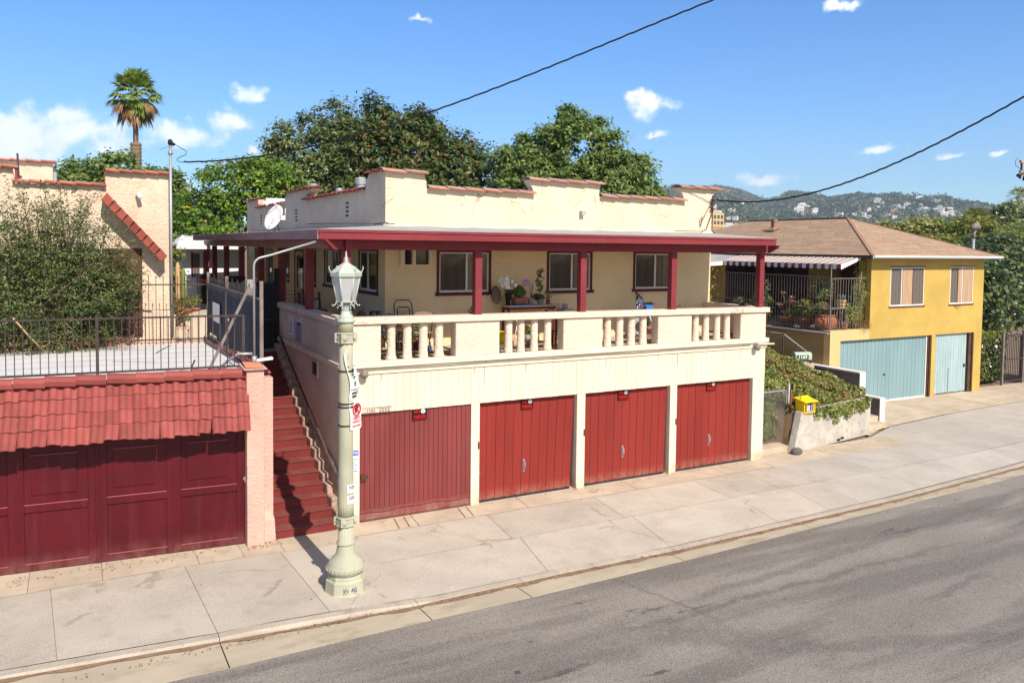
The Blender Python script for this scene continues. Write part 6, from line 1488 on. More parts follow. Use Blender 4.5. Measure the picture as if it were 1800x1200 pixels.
# little yellow book box
t = thing('book_box', (12.12, .22, .98), 'bright yellow little library box with brown framed window on the retaining wall', 'book box')
mb = MB(); bx0, bx1, by0, by1 = 11.93, 12.30, .12, .42
mb.box(bx0, bx1, by0+.05, by1, .98, 1.30); mb.box(bx0-.02, bx0+.01, by0, by1, .97, 1.30); mb.box(bx1-.01, bx1+.02, by0, by1, .97, 1.30); mb.box(bx0, bx1, by0, by0+.05, .97, 1.0)
mb.hexa([(bx0-.06, by0-.06, 1.26), (bx1+.06, by0-.06, 1.26), (bx1+.06, by1+.03, 1.33), (bx0-.06, by1+.03, 1.33)], [(bx0-.06, by0-.06, 1.285), (bx1+.06, by0-.06, 1.285), (bx1+.06, by1+.03, 1.36), (bx0-.06, by1+.03, 1.36)])
mb.box(bx0+.0, bx0+.26, by0+.12, by0+.15, 1.32, 1.42); mb.build('cabinet', 'yellow_box', t, bevel=.004)
mb = MB(); 
for (a, b, c, d) in ((bx0+.05, bx1-.05, 1.0, 1.035), (bx0+.05, bx1-.05, 1.235, 1.265), (bx0+.05, bx0+.085, 1.035, 1.235), (bx1-.085, bx1-.05, 1.035, 1.235)): mb.box(a, b, by0-.01, by0+.02, c, d)
mb.build('door_frame', 'wood_tan', t)
mb = MB(); mb.box(bx0+.085, bx1-.085, by0+.03, by0+.045, 1.035, 1.235); mb.build('dark_interior', 'brown', t)
for k, m in enumerate(('white', 'sign_grey', 'white', 'darkred', 'blue', 'sign_grey')):
    mb = MB(); x = bx0+.095+k*.030; mb.box(x, x+.024, by0+.005, by0+.03, 1.036, 1.15+.02*(k % 3)); mb.build('book', m, t)
mb = MB(); rr = random.Random(3); mb.smooth = True
mb.lathe((11.50, -.02), [(.02, -.01), (.12, .0), (.135, .06), (.12, .12), (.06, .16), (.001, .165)], 9)
mb.v = [(x*1.0+(x-11.5)*.25+rr.uniform(-.015, .015), y+rr.uniform(-.015, .015), z+rr.uniform(-.01, .01)) for x, y, z in mb.v]
mb.build('rock', 'dark_block', None, 'rough grey rock lying at the foot of the gate wall', 'rock', bevel=.004)
# ================================================================ far end of the street: gate, hedge, lamp, pole
t = thing('hedge', (27.2, 4.6, 0), 'square trimmed hedge with dry patches beside the yellow house', 'hedge')
rs = np.random.RandomState(41); n = 5200
P = np.c_[rs.uniform(25.9, 28.2, n), rs.uniform(4.3, 5.4, n), rs.uniform(.15, 1.95, n)]; P[:, 1] = np.where(rs.rand(n) < .6, 4.3+rs.rand(n)*.2, P[:, 1])
leaves('foliage', 'leaf_glossy', P[:3600], np.tile([0, -1., .4], (3600, 1)), .07, t, .6, rs); leaves('dry_foliage', 'leaf_dry', P[3600:4100], np.tile([0, -1., .4], (500, 1)), .06, t, .6, rs)
P[4100:, 2] = 1.8+.25*rs.rand(1100); leaves('new_growth', 'leaf_yel', P[4100:], np.tile([0, -.5, .8], (1100, 1)), .07, t, .5, rs)
mb = MB(); mb.box(26.0, 28.1, 4.6, 5.2, 0, 1.7); mb.build('twigs', 'soil', t)
t = thing('iron_gate', (28.3, 3.9, 0), 'dark iron driveway gate standing past the trimmed hedge', 'gate')
mb = MB()
for i in range(30): x = 27.3+i*.12; mb.bar((x, 3.9, .08), (x, 3.9, 2.0), .022)
for z in (.15, 1.0, 1.95): mb.bar((27.2, 3.9, z), (31, 3.9, z), .04)
mb.build('bars', 'iron', t)
for x in (27.2, 28.6, 31):
    mb = MB(); mb.box(x-.04, x+.04, 3.86, 3.94, 0, 2.1); mb.build('post', 'iron_light', t)
mb = MB(); mb.box(28.7, 30.9, 4.05, 4.1, 0, 1.9); mb.build('backing', 'mesh_black', t)
t = thing('street_lamp', (33, 8.8, 0), 'distant slim street lamp with a round head above the right hedge trees', 'street lamp')
mb = MB(); mb.tube([(33, 8.8, 0), (33, 8.8, 5.9)], [.10, .065], 10); mb.build('pole', 'galv', t)
mb = MB(); mb.smooth = True; mb.tube([(33, 8.8, 5.85), (33, 8.8, 6.05), (33.05, 8.75, 6.25)], [.09, .07, .06], 10); mb.tube([(32.75, 8.75, 6.28), (32.85, 8.75, 6.36), (33.05, 8.75, 6.42), (33.25, 8.75, 6.36), (33.35, 8.75, 6.25)], [.06, .15, .18, .14, .05], 12); mb.build('lamp_head', 'iron_light', t)
t = thing('utility_pole', (46.4, 13.6, 0), 'wooden utility pole with double crossarms at the right edge', 'utility pole')
mb = MB(); mb.tube([(47.0, 13.4, 0), (47.0, 13.4, 11.6)], [.2, .14], 12); mb.build('pole', 'bark', t)
for z in (10.62, 10.02):
    mb = MB(); mb.bar((45.05, 13.55, z), (49, 13.1, z), .14); mb.build('crossarm', 'wood_tan', t)
mb = MB(); mb.bar((45.2, 13.55, 9.98), (45.2, 13.55, 10.66), .09); mb.build('brace', 'brown', t)
for k, (x, z) in enumerate(((44.9, 9.7), (45.3, 9.6), (46.1, 9.72), (45.9, 10.8))):
    mb = MB(); mb.lathe((x, 13.45), [(.03, z-.12), (.09, z-.08), (.05, z-.02), (.1, z+.03), (.05, z+.09), (.03, z+.2)], 10); mb.build('insulator', 'black', t)
mb = MB(); mb.tube([(45.2, 13.4, 9.9), (44.6, 13.4, 9.75)], [.05, .11], 8); mb.build('cutout', 'iron', t)
def wire(name, a, b, sag, r, label, t1=1.0, wob=.0):
    a, b = Vector(a), Vector(b); pts = []
    n = 90
    for i in range(n+1):
        t = t1*i/n; p = a.lerp(b, t); p.z -= 4*sag*t*(1-t) if t <= 1 else -4*sag*t*(t-1); 
        pts.append(p+Vector((0, math.sin(i*2.4), math.cos(i*2.4)))*wob)
    mb = MB(); mb.tube(pts, r, 6); return mb.build(name, 'black', None, label, 'wire')
def wire_path(name, P_, r, label, far):
    P_ = np.array(P_); d0 = np.hypot(P_[:, 0]-P_[0, 0], P_[:, 1]-P_[0, 1]); k = np.polyfit(d0, P_[:, 2], 3); dr = (P_[-1, :2]-P_[0, :2])/d0[-1]
    pts = []; n = 130; S_ = d0[-1]+far; sl = np.polyval(np.polyder(k), d0[-1])
    for i in range(n+1):
        q = S_*i/n; z = np.polyval(k, q) if q <= d0[-1] else np.polyval(k, d0[-1])+sl*(q-d0[-1]); w = .007
        pts.append(Vector((P_[0, 0]+dr[0]*q, P_[0, 1]+dr[1]*q+w*math.sin(i*2.4), z+w*math.cos(i*2.4))))
    mb = MB(); mb.tube(pts, r, 6); return mb.build(name, 'black', None, label, 'wire')
wire_path('power_line', [[-2.2, 7.1, 7.2], [-1.298, 6.302, 7.232], [-0.272, 5.395, 7.364], [1.047, 4.229, 7.696], [2.207, 3.203, 8.122], [3.521, 2.041, 8.65], [4.965, 0.764, 9.331], [5.887, -0.052, 9.741], [7.205, -1.217, 10.415]], .019, 'twisted black service wire from the mast across the sky over the house', 6)
wire_path('power_line', [[10.50, 2.0, 6.50], [10.717, 1.391, 6.453], [10.95, 0.631, 6.457], [11.17, -0.088, 6.517], [11.379, -0.769, 6.643], [11.654, -1.663, 6.937], [11.944, -2.61, 7.356], [12.277, -3.696, 7.847], [12.575, -4.666, 8.391]], .020, 'twisted black service wire from the parapet corner to the upper right', 6)
mb = MB(); mb.tube([(44.4, 13.3, 10.75), (44.1, 13.3, 10.6), (44.15, 13.3, 10.3), (44.9, 13.3, 10.05), (45.6, 13.3, 9.5), (47, 13.3, 9.0)], .015, 5); mb.build('jumper_wire', 'iron', t)
# satellite dish on the porch roof
t = thing('satellite_dish', (-.2, 5.95, 5.5), 'white oval satellite dish with feed arm on the porch roof', 'satellite dish')
c = Vector((-.28, 6.0, 5.86)); ax = Vector((-.80, -.42, .42)).normalized(); uu = ax.cross(Vector((0, 0, 1))).normalized(); vv = uu.cross(ax)*-1
mb = MB(); mb.smooth = True; vs = [c-ax*.07]; ns, nr = 32, 5
for side in (0, 1):
    for j in range(1, nr+1):
        for k in range(ns): a = 2*math.pi*k/ns; r = j/nr; vs.append(c+uu*math.cos(a)*r*.30+vv*math.sin(a)*r*.335+ax*(.07*r*r-.07-.008*side))
F = [(0, 1+k, 1+(k+1) % ns) for k in range(ns)]
for side in (0, 1):
    o_ = 1+side*nr*ns
    F += [(o_+j*ns+k, o_+j*ns+(k+1) % ns, o_+(j+1)*ns+(k+1) % ns, o_+(j+1)*ns+k) for j in range(nr-1) for k in range(ns)]
F += [(1+(nr-1)*ns+k, 1+(nr-1)*ns+(k+1) % ns, 1+nr*ns+(nr-1)*ns+(k+1) % ns, 1+nr*ns+(nr-1)*ns+k) for k in range(ns)]
mb.add(vs, F, True); ds = mb.build('reflector', 'white', t)
mb = MB()
for k in range(9):
    p = c+uu*(-.04+.035*(k % 3))+vv*(.13-.05*(k//3))+ax*-.03; mb.bar(p, p+uu*.022+vv*(.01*((k*7) % 3-1)), .016)
mb.build('mark', 'sign_grey', ds)
mb = MB(); mb.tube([c-ax*.08, c-ax*.16-Vector((0, 0, .12)), (-.12, 6.05, 5.52)], .022, 8); mb.tube([c-ax*.10, (-.35, 6.2, 5.52)], .014, 6); mb.build('mast', 'iron_light', t)
e = c-vv*.30+ax*.36-uu*.04
mb = MB(); mb.tube([c-ax*.1-vv*.1, c-vv*.33+ax*.0, e, e+vv*.10+ax*.03], .014, 8); mb.build('feed_arm', 'white_metal', t)
mb = MB(); mb.tube([e+vv*.10+ax*.06, e+vv*.13-ax*.05], .035, 10); mb.build('receiver', 'white', t)
mb = MB(); q = c-uu*.34-ax*.02; mb.box(q.x-.05, q.x+.05, q.y-.04, q.y+.04, q.z-.06, q.z+.04); mb.tube([q+Vector((.05, 0, 0)), q+Vector((.06, 0, .22))], .008, 6); mb.build('wall_box', 'white_metal', t)
mb = MB(); mb.tube([c-ax*.12+Vector((-.02, 0, -.05)), c+Vector((-.12, 0, -.25)), c+Vector((-.02, -.1, -.33)), c+Vector((.08, 0, -.36)), c+Vector((.04, .1, -.22))], .010, 5); mb.build('cable', 'black', t)
# ================================================================ vegetation and far background
def shift(L, dx, dy): return [(x+dx, y+dy, z, a, b, c) for (x, y, z, a, b, c) in L]
# camera-facing basis used only to lay crowns out in real metres
ex = Vector((math.cos(yaw), -math.sin(yaw), 0)); ey = Vector((math.sin(yaw), math.cos(yaw), 0))
def lobes(c, L): return [tuple(Vector((c[0], c[1], 0))+ex*u+ey*v)[:2]+(z, a, b, h) for (u, v, z, a, b, h) in L]
# dense bush behind the garage roof
t = thing('bush', (-5.2, 6.6, 2.5), 'large dark feathery bush growing in front of the peach building', 'bush')
rs = np.random.RandomState(3)
LB = [(-4.9, 6.1, 4.0, 1.5, .8, 1.1), (-5.9, 6.1, 4.0, 1.3, .8, 1.2), (-4.2, 6.1, 3.9, .8, .6, .8), (-4.8, 6.1, 5.2, 1.2, .6, .85), (-6.2, 6.1, 5.4, 1.3, .6, .8), (-4.2, 6.1, 4.4, .9, .6, .8), (-5.3, 6.1, 3.1, 1.6, .8, .6), (-4.0, 6.1, 4.6, .6, .5, .5), (-6.6, 6.2, 4.6, 1.2, .7, 1.2), (-4.6, 6.2, 3.1, .55, .5, .4), (-7.4, 6.2, 3.8, 1.2, .7, 1.4)]
P, Nn = crown_pts(rs, LB, 1000, 34, .12, .5, -.9)
q = []
starts = [Vector((-4.9, 6.4, 3.0)), Vector((-5.5, 6.4, 3.2)), Vector((-4.4, 6.4, 3.2)), Vector((-6.3, 6.4, 3.2))]
mb = MB()
for k in range(230):
    s0 = starts[k % 4]+Vector(rs.normal(size=3))*.3
    a = rs.uniform(-.3, 3.44); ln = rs.uniform(2.1, 3.75)*(1 if .3 < a < 2.8 else .72)
    e = s0+Vector((math.cos(a)*ln*.85, rs.normal()*.4-.1, abs(math.sin(a))*ln*.98+.1))
    lim = -3.05-.42*abs(e.z-4.6)**1.3-.6*rs.rand()**2
    if e.x > lim: e.x = lim
    if e.z > 6.75: e.z = 6.75-rs.rand()*.7
    if k % 3 == 0: mb.tube([s0, s0.lerp(e, .5)+Vector((0, 0, .1)), e], [.02, .012, .004], 5)
    for j in range(84):
        f_ = .35+.66*rs.rand(); sp = .04+.13*(1-f_); q.append(np.array(s0.lerp(e, f_))+rs.normal(size=3)*sp+np.array([0, 0, .1*math.sin(f_*3)]))
for s_ in starts: mb.tube([s_+Vector((0, .2, -.9)), s_, s_+Vector((.1, 0, .8))], [.07, .05, .02], 6)
mb.build('stems', 'bark', t)
q = np.array(q); q = q[q[:, 1] > 4.8]
leaves('foliage', 'leaf_bush', np.concatenate([P, q]), np.concatenate([Nn, np.tile([0, -.3, .8], (len(q), 1))]), .034, t, .42, rs)
P = np.c_[rs.uniform(-7.5, -3.4, 900), rs.uniform(5.5, 6.3, 900), 2.82+.25*rs.rand(900)]
leaves('dead_litter', 'leaf_dry', P, np.tile([0, -.3, 1.], (900, 1)), .03, t, .6, rs)
P = np.c_[rs.uniform(-7, -3.1, 500), rs.uniform(4.5, 5.9, 500), np.full(500, 2.825)]; 
mb = MB(); mb.tube([(-5.75, 5.3, 3.6), (-5.45, 5.2, 3.2), (-5.2, 5.2, 2.9)], [.018, .012, .006], 6); mb.build('bare_branch', 'wood_tan', t)
# the big trees behind the house
tree('tree', 'tall dark olive tree with upright shoots behind the left end of the house roof', (6.0, 26.5, 0), (6.2, 26.3, 6.5), .35,
     lobes((6.17, 25.68), [(-1.3, 0, 8.9, 1.3, 1.4, 1.8), (.6, 0, 9.4, 1.1, 1.4, 2.0), (-.2, .3, 7.6, 2.4, 2, 1.8), (1.3, 0, 10.2, .7, .9, 1.3), (-1.6, 0, 10.1, .5, .8, 1.3), (1.9, 0, 8.6, 1.2, 1.4, 1.8), (.1, 0, 10.9, .35, .5, 1.1), (1.4, .2, 11.2, .35, .5, .9), (-2.4, 0, 9.6, .35, .5, 1.1), (-.6, 0, 10.9, .3, .4, .9), (.8, 0, 11.6, .28, .3, .8), (-2.6, 0, 8.0, .7, .8, 1.2)]), 'leaf_dark', 760, 34, .24, .11, 5, 'trees behind the house', aspect=.42)
tree('tree', 'wide glossy tree speckled with rust red leaves behind the middle of the roof', (11, 24, 0), (10.8, 23.8, 6), .4,
     lobes((10.63, 23.19), [(-2.6, 0, 9.0, 2.0, 2.0, 2.4), (-.4, 0, 9.2, 2.0, 2.0, 2.3), (1.4, 0, 8.8, 1.7, 1.8, 2.2), (2.8, 0, 8.3, 1.2, 1.4, 1.9), (-1.9, 0, 10.9, 1.1, 1.2, 1.1), (-.2, 0, 10.8, 1.0, 1.0, 1.2), (-3.6, 0, 7.8, 1.7, 1.6, 1.8), (.6, -.3, 7.5, 3.2, 2, 1.6), (-2.4, .1, 11.9, .6, .6, .8)]), 'leaf_mag', 1000, 34, .26, .135, 6, 'trees behind the house', aspect=.42)
tree('tree', 'broad light green tree behind the right half of the roof', (16.5, 18.6, 0), (16.3, 18.3, 5.5), .35,
     lobes((16.0, 17.97), [(-1.6, 0, 8.2, 1.4, 1.6, 1.54), (0.3, 0, 9.65, 1.3, 1.6, 1.65), (2.0, 0, 8.4, 1.3, 1.5, 1.54), (3.2, 0, 7.6, 1.0, 1.2, 1.21), (-2.7, 0, 7.5, 1.1, 1.4, 1.43), (0.1, 0, 10.85, 0.6, 0.8, 0.88), (1.0, -0.2, 7.5, 2.6, 1.8, 1.54), (-2.0, 0.1, 9.75, 0.5, 0.6, 0.77), (4.0, 0, 7.1, 0.7, 0.8, 0.88), (-0.2, 0, 11.45, 0.3, 0.4, 0.44), (-2.9, 0, 9.05, 0.6, 0.8, 0.88), (1.8, 0, 10.05, 0.6, 0.8, 0.66), (3.3, 0, 8.95, 0.5, 0.9, 0.66), (-1.0, 0, 10.15, 0.6, 0.9, 0.77), (1.3, 0, 10.75, 0.4, 0.5, 0.55)]), 'leaf_mid', 1000, 38, .20, .115, 7, 'trees behind the house', aspect=.45)
t = tree('orange_tree', 'bright green citrus tree dotted with oranges behind the far end of the porch', (1.0, 22.5, 0), (1.2, 22, 4), .25,
     lobes((1.56, 21.18), [(-.3, 0, 6.9, 1.7, 1.5, 1.7), (.9, 0, 7.4, 1.5, 1.4, 1.4), (-1.5, 0, 6.1, 1.3, 1.2, 1.3), (.1, 0, 5.6, 2.4, 1.4, 1.3), (2.0, 0, 7.0, 1.0, 1, 1.3), (-2.3, 0, 5.2, .9, .9, 1.1)]), 'leaf_orange', 600, 34, .19, .085, 8, aspect=.55, shell=.7)
rs = np.random.RandomState(9); mb = MB(); mb.smooth = True
for k in range(22):
    d = Vector(rs.normal(size=3)).normalized(); d.y = -abs(d.y); c = Vector((1.6, 20.9, 6.9))+Vector((d.x*2.3, d.y*1.3, d.z*1.7)); mb.lathe((c.x, c.y), [(.001, c.z-.045), (.035, c.z-.03), (.045, c.z), (.035, c.z+.03), (.001, c.z+.045)], 7)
f_ = mb.build('oranges', 'orange', t, kind='stuff')
tree('tree', 'leafy tree with pale sky gaps behind the peach parapet left of the palm', (-3.8, 37, 0), (-3.6, 36.8, 6), .3,
     lobes((-3.4, 36.56), [(-.9, 0, 8.6, 1.2, 1.2, 1.1), (1.1, 0, 9.2, 1.2, 1.2, 1.0), (-.1, 0, 7.6, 2.2, 1.5, 1.6), (1.9, 0, 8.2, 1.0, 1, 1.0), (-1.9, 0, 8.0, .9, 1, 1.0)]), 'leaf_mid', 380, 26, .25, .14, 10, 'trees behind the left buildings')
tree('tree', 'leafy tree directly behind the galvanised mast', (.3, 41, 0), (.3, 40.6, 6), .3,
     lobes((.3, 40.18), [(-.6, 0, 8.8, 1.1, 1.2, 1.1), (.5, 0, 8.0, 1.1, 1.2, 1.6), (.1, 0, 6.3, 1.4, 1.2, 2.0)]), 'leaf_mid', 330, 26, .24, .14, 11, 'trees behind the left buildings')
tree('tree', 'low bright shrub tree in the gap right of the peach wall', (-.6, 24, 0), (-.6, 24, 3), .15,
     lobes((-.9, 23.2), [(0, 0, 4.9, .9, .8, 1.1), (.3, 0, 5.8, .6, .7, .8), (0, 0, 3.6, 1.0, .8, 1.2)]), 'leaf_mid', 200, 26, .16, .09, 12, 'trees behind the left buildings')
tree('shrub', 'mottled shrub filling the gap beside the white cottage', (-1.9, 13.2, 2.4), (-1.9, 13.2, 3.2), .08,
     [(-2.0, 13.2, 4.2, .35, .4, .9), (-2.0, 13.2, 3.5, .4, .4, .8), (-1.9, 13.3, 4.8, .25, .3, .4)], 'leaf_yel', 110, 26, .12, .06, 13, cat='shrub')
# fan palm
t = thing('fan_palm', (-.75, 46.6, 0), 'tall fan palm with a drooping skirt of dry fronds against the clouds', 'palm tree')
mb = MB(); px, py = -.75, 46.6
prof = []; z = 0
while z < 11.9: prof += [(.33, z), (.38, z+.12), (.32, z+.24)]; z += .25
prof += [(.31, 11.95), (.18, 12.0)]; z = 12.05
while z < 14.6: prof += [(.175, z), (.16, z+.13), (.18, z+.26)]; z += .28
mb.lathe((px, py), prof, 16); mb.build('trunk', 'palm_bark', t)
rs = np.random.RandomState(15)
def fan(mb, base, d, L, blades, bl, droop, spread=2.3):
    """petiole plus a folded fan of pointed blades"""
    d = d.normalized(); side = d.cross(Vector((0, 0, 1))); side = Vector((1, 0, 0)) if side.length < .1 else side.normalized(); up_ = side.cross(d)
    hub = base+d*L-Vector((0, 0, droop*.25*L)); mb.tube([base, base.lerp(hub, .5)+Vector((0, 0, .05)), hub], [.03, .022, .015], 4)
    for i in range(blades):
        a = -spread/2+spread*i/(blades-1)+rs.normal()*.03; dr = (d*math.cos(a)+side*math.sin(a)).normalized(); w = (side*math.cos(a)-d*math.sin(a))*.075
        ln = bl*(.85+.3*rs.rand())*(1-.25*abs(a)/spread); m_ = hub+dr*ln*.55+up_*.06*math.cos(a)-Vector((0, 0, droop*.18)); e = hub+dr*ln-Vector((0, 0, droop*(.45+.3*rs.rand())*ln))
        o_ = up_*.015*(1 if i % 2 else -1)
        mb.add([hub-w*.3, hub+w*.3, m_+w+o_, m_-w+o_, e], [(0, 1, 2, 3), (3, 2, 4)])
hubp = Vector((px, py, 15.1))
for k in range(52):
    el = R(84-(k/52)**.85*140); a = k*2.4; d = Vector((math.cos(a)*math.cos(el), math.sin(a)*math.cos(el), math.sin(el)))
    mb = MB(); dead = k > 27 and (k % 2 != 0); dr = .25 if k < 18 else (.8 if not dead else 1.5)
    fan(mb, hubp+Vector((0, 0, .25-.35*k/52)), d, rs.uniform(.8, 1.1)*(1 if k < 34 else .62), 22, 1.0 if not dead else .95, dr, 2.6 if not dead else 1.2)
    mb.build('frond', 'leaf_palm' if not dead else 'leaf_dry', t)
# phoenix palm and slim palms far right
def feather_palm(name, label, x, y, zc, L, n, trunk=.35, seed=1):
    t = thing(name, (x, y, 0), label, 'palm tree'); mb = MB(); mb.tube([(x, y, 0), (x, y, zc)], [trunk, trunk*.8], 10); mb.build('trunk', 'palm_bark', t); rs = np.random.RandomState(seed); mb = MB()
    for k in range(n):
        el = R(80-105*(k/n)); a = k*2.4; d = Vector((math.cos(a)*math.cos(el), math.sin(a)*math.cos(el), math.sin(el))); b = Vector((x, y, zc)); pts = [b+d*L*q-Vector((0, 0, .55*L*q*q)) for q in (0, .25, .5, .75, 1)]
        mb.tube(pts, [.05, .04, .03, .02, .01], 4); s_ = d.cross(Vector((0, 0, 1))).normalized()
        for j in range(1, 22):
            q = j/22; i0 = min(3, int(q*4)); p = pts[i0].lerp(pts[i0+1], q*4-i0); ln = .30*L*math.sin(math.pi*min(.97, q*.9+.08))
            for sg in (1, -1): e = p+s_*sg*ln*.8+d*ln*.5-Vector((0, 0, ln*.35)); mb.add([p, p+d*.09, e], [(0, 1, 2)])
    mb.build('fronds', 'leaf_olive', t, kind=None); return t
feather_palm('date_palm', 'feathery date palm rising among trees behind the yellow house', 79.2, 37.0, 8.6, 2.7, 46, .45, 2)
def slim_palm(x, y, zc, label, s=1.0):
    t = thing('fan_palm', (x, y, 0), label, 'palm tree', 'slim palms on the far right skyline'); mb = MB(); mb.tube([(x, y, 0), (x, y, zc)], [.35*s, .25*s], 8); mb.build('trunk', 'palm_bark', t); mb = MB()
    for k in range(26):
        el = R(80-125*(k/26)); a = k*2.4; d = Vector((math.cos(a)*math.cos(el), math.sin(a)*math.cos(el), math.sin(el))); fan(mb, Vector((x, y, zc)), d, 1.0*s, 9, 1.25*s, .5, 2.2)
    mb.build('fronds', 'leaf_olive', t)
slim_palm(160.7, 78.5, 16.3, 'left of the pair of slim palms on the right skyline', 1.25); slim_palm(169.5, 81.4, 16.2, 'right of the pair of slim palms on the right skyline', 1.25)
slim_palm(222, 126, 14.0, 'lone small fan palm left of the date palm on the skyline', 1.1)
# trees past the yellow house
G2 = 'trees past the yellow house'
tree('tree', 'large dark glossy tree overhanging the street at the right edge', (35, 10, 0), (35, 10, 3), .3,
     [(33.0, 9.0, 3.1, 2.2, 2.0, 1.5), (36, 10.5, 3.4, 2.6, 2.4, 1.8), (34.3, 9.3, 2.2, 2.5, 1.8, 1.5), (38, 11, 3.4, 2.8, 2.4, 2.2), (32.2, 8.6, 1.9, 1.6, 1.4, 1.4), (39, 11.5, 5.0, 1.8, 1.6, 1.1)], 'leaf_glossy', 1100, 26, .32, .12, 16, G2, aspect=.6)
tree('tree', 'sunlit yellow green tree topping the dark mass at the right edge', (37, 14, 0), (37, 14, 4), .25,
     [(36.5, 13.5, 4.5, 2.2, 1.6, .8), (39.5, 14, 4.9, 2.2, 1.6, 1.0), (42, 14.5, 5.9, 1.8, 1.4, 1.3), (34.5, 12.8, 4.3, 1.2, 1.2, .7)], 'leaf_yel', 420, 26, .28, .12, 17, G2, aspect=.5)
tree('tree', 'rounded olive green tree right behind the brown hipped roof', (46, 21.5, 0), (46, 21.5, 4), .3,
     lobes((46.3, 20.6), [(-1.8, 0, 5.6, 1.9, 1.8, 1.5), (.2, 0, 5.9, 1.8, 1.8, 1.5), (1.9, 0, 5.4, 1.7, 1.6, 1.3), (-3.2, 0, 5.0, 1.3, 1.3, 1.2)]), 'leaf_olive', 480, 30, .28, .15, 18, G2)
tree('tree', 'dark rounded tree on the skyline between the two palms groups', (118, 56, 0), (118, 56, 6), .5,
     lobes((117.8, 56.0), [(-.4, 0, 10.6, 2.1, 2, 1.9), (1.6, 0, 9.0, 2.4, 2, 2.2), (-2.0, 0, 8.4, 1.8, 2, 2.0)]), 'leaf_dark', 220, 22, .4, .32, 19, G2)
tree('tree', 'thin crowned tree left of the slim palms on the skyline', (127, 57, 0), (127, 57, 7), .4,
     lobes((126, 56.8), [(-.2, 0, 11.4, 1.5, 1.4, 1.0), (.6, 0, 9.4, 2.4, 1.4, 1.5)]), 'leaf_dark', 140, 20, .4, .3, 20, G2)
r5 = random.Random(11); bands = [(-14, -8, 60, 70), (-4, -1, 70, 90)]
specs = [(1560, 412, 90, 2.6, 'leaf_dark'), (1590, 400, 120, 3.0, 'leaf_dark'), (1625, 400, 150, 3.2, 'leaf_mid'), (1660, 398, 100, 2.5, 'leaf_dark'), (1690, 410, 80, 2.0, 'leaf_mid'), (1700, 400, 130, 2.8, 'leaf_dark'),
         (1735, 420, 60, 1.6, 'leaf_yel'), (1745, 402, 100, 2.4, 'leaf_mid'), (1765, 400, 90, 2.2, 'leaf_dark'), (1785, 395, 75, 2.3, 'leaf_yel'), (1800, 385, 90, 2.6, 'leaf_mid'), (1540, 398, 190, 4.5, 'leaf_dark'), (1600, 388, 230, 4.5, 'leaf_dark'), (1745, 378, 170, 3.8, 'leaf_dark'),
         (1292, 404, 70, 1.5, 'leaf_mid'), (1270, 410, 80, 1.6, 'leaf_mid'), (1310, 400, 90, 1.6, 'leaf_mid')]
fpx = 1413.46; cpos = Vector((-4.638, -14.3275, 5.2))
names = ['dark tree just right of the far roof ridge vents', 'dense dark tree beyond the hipped roof ridge', 'mid green tree on the far slope above the olive tree', 'dark tree between olive tree and date palm', 'small leafy tree left of the date palm', 'dark bushy tree behind the date palm',
         'small yellow green tree below the date palm', 'green tree right of the date palm trunk', 'dark tree below the rounded skyline tree', 'yellow green tree near the utility pole', 'tall green tree under the slim palms', 'far dark tree left of the olive tree', 'far dark tree above the olive tree', 'far dark tree left of the rounded skyline tree',
         'bright shrub just right of the parapet corner', 'bright shrub touching the parapet corner wires', 'bright shrub above the low brown roof valley']
for (sx, sy, D, rad, m), nm in zip(specs, names):
    dv = r2*((sx-900)/fpx)-u2*((sy-503.39)/fpx)+fw; c = cpos+dv*D; c.z -= rad*.75
    tree('tree', nm, (c.x, c.y, -.2), (c.x, c.y, c.z-rad*.8), .25, [(c.x, c.y, c.z-rad*.2, rad, rad, rad*.8), (c.x+rad*.7, c.y-rad*.3, c.z-rad*.7, rad*.8, rad*.8, rad*.7), (c.x-rad*.6, c.y+rad*.3, c.z-rad*.8, rad*.8, rad*.8, rad*.7), (c.x, c.y, c.z-rad*1.6, rad*1.3, rad*1.2, rad)],
         m, 110, 20, rad*.17, rad*.10, r5.randint(0, 999), G2)
# ================================================================ hills
from mathutils import noise as mn
AZ = [(-60, 1.2), (0, 1.6), (25, 2.2), (34, 3.0), (37.4, 3.62), (38.95, 4.1), (39.9, 4.37), (40.9, 4.2), (42.9, 4.28), (44.3, 4.0), (45.4, 3.53), (46.0, 3.29), (46.98, 3.51), (47.4, 3.85), (48.0, 3.88), (49.4, 3.6), (49.95, 3.33), (50.6, 3.44), (51.8, 3.64), (53.2, 3.48), (54, 3.61), (55.2, 3.45), (56.4, 3.46), (57.4, 3.19), (58.3, 3.04), (59.2, 2.81), (61, 2.45), (66, 1.7), (75, 1.2), (120, .8)]
DD = [(-60, 3000), (40, 2700), (48.5, 2300), (50.5, 1900), (60, 1700), (75, 2000), (120, 2500)]
def ridge(az):
    e = float(np.interp(az, [a for a, _ in AZ], [b for _, b in AZ])); D = float(np.interp(az, [a for a, _ in DD], [b for _, b in DD])); return e, D
def hillz(az, d):
    e, D = ridge(az); H_ = math.tan(R(e))*D+5.2; t = (d-650)/(D-650)
    p = Vector((math.sin(R(az))*d, math.cos(R(az))*d, 0)); n1 = mn.fractal(p*.0022, 1.0, 2.0, 5); n2 = abs(mn.fractal(p*.006+Vector((7, 3, 0)), 1.0, 2.0, 4))
    if t <= 1: return H_*(max(0, t)**.95)+(n1*34-n2*26)*math.sin(math.pi*min(1, max(0, t)))+mn.noise(p*.03)*2.5*min(1, max(0, t)*4)
    return H_-(t-1)*H_*1.2+mn.noise(p*.03)*3
azs = list(np.arange(20, 36, 1.0))+list(np.arange(36, 62, .11))+list(np.arange(62, 90, 1.0)); nd = 74
mb = MB(); vs = []
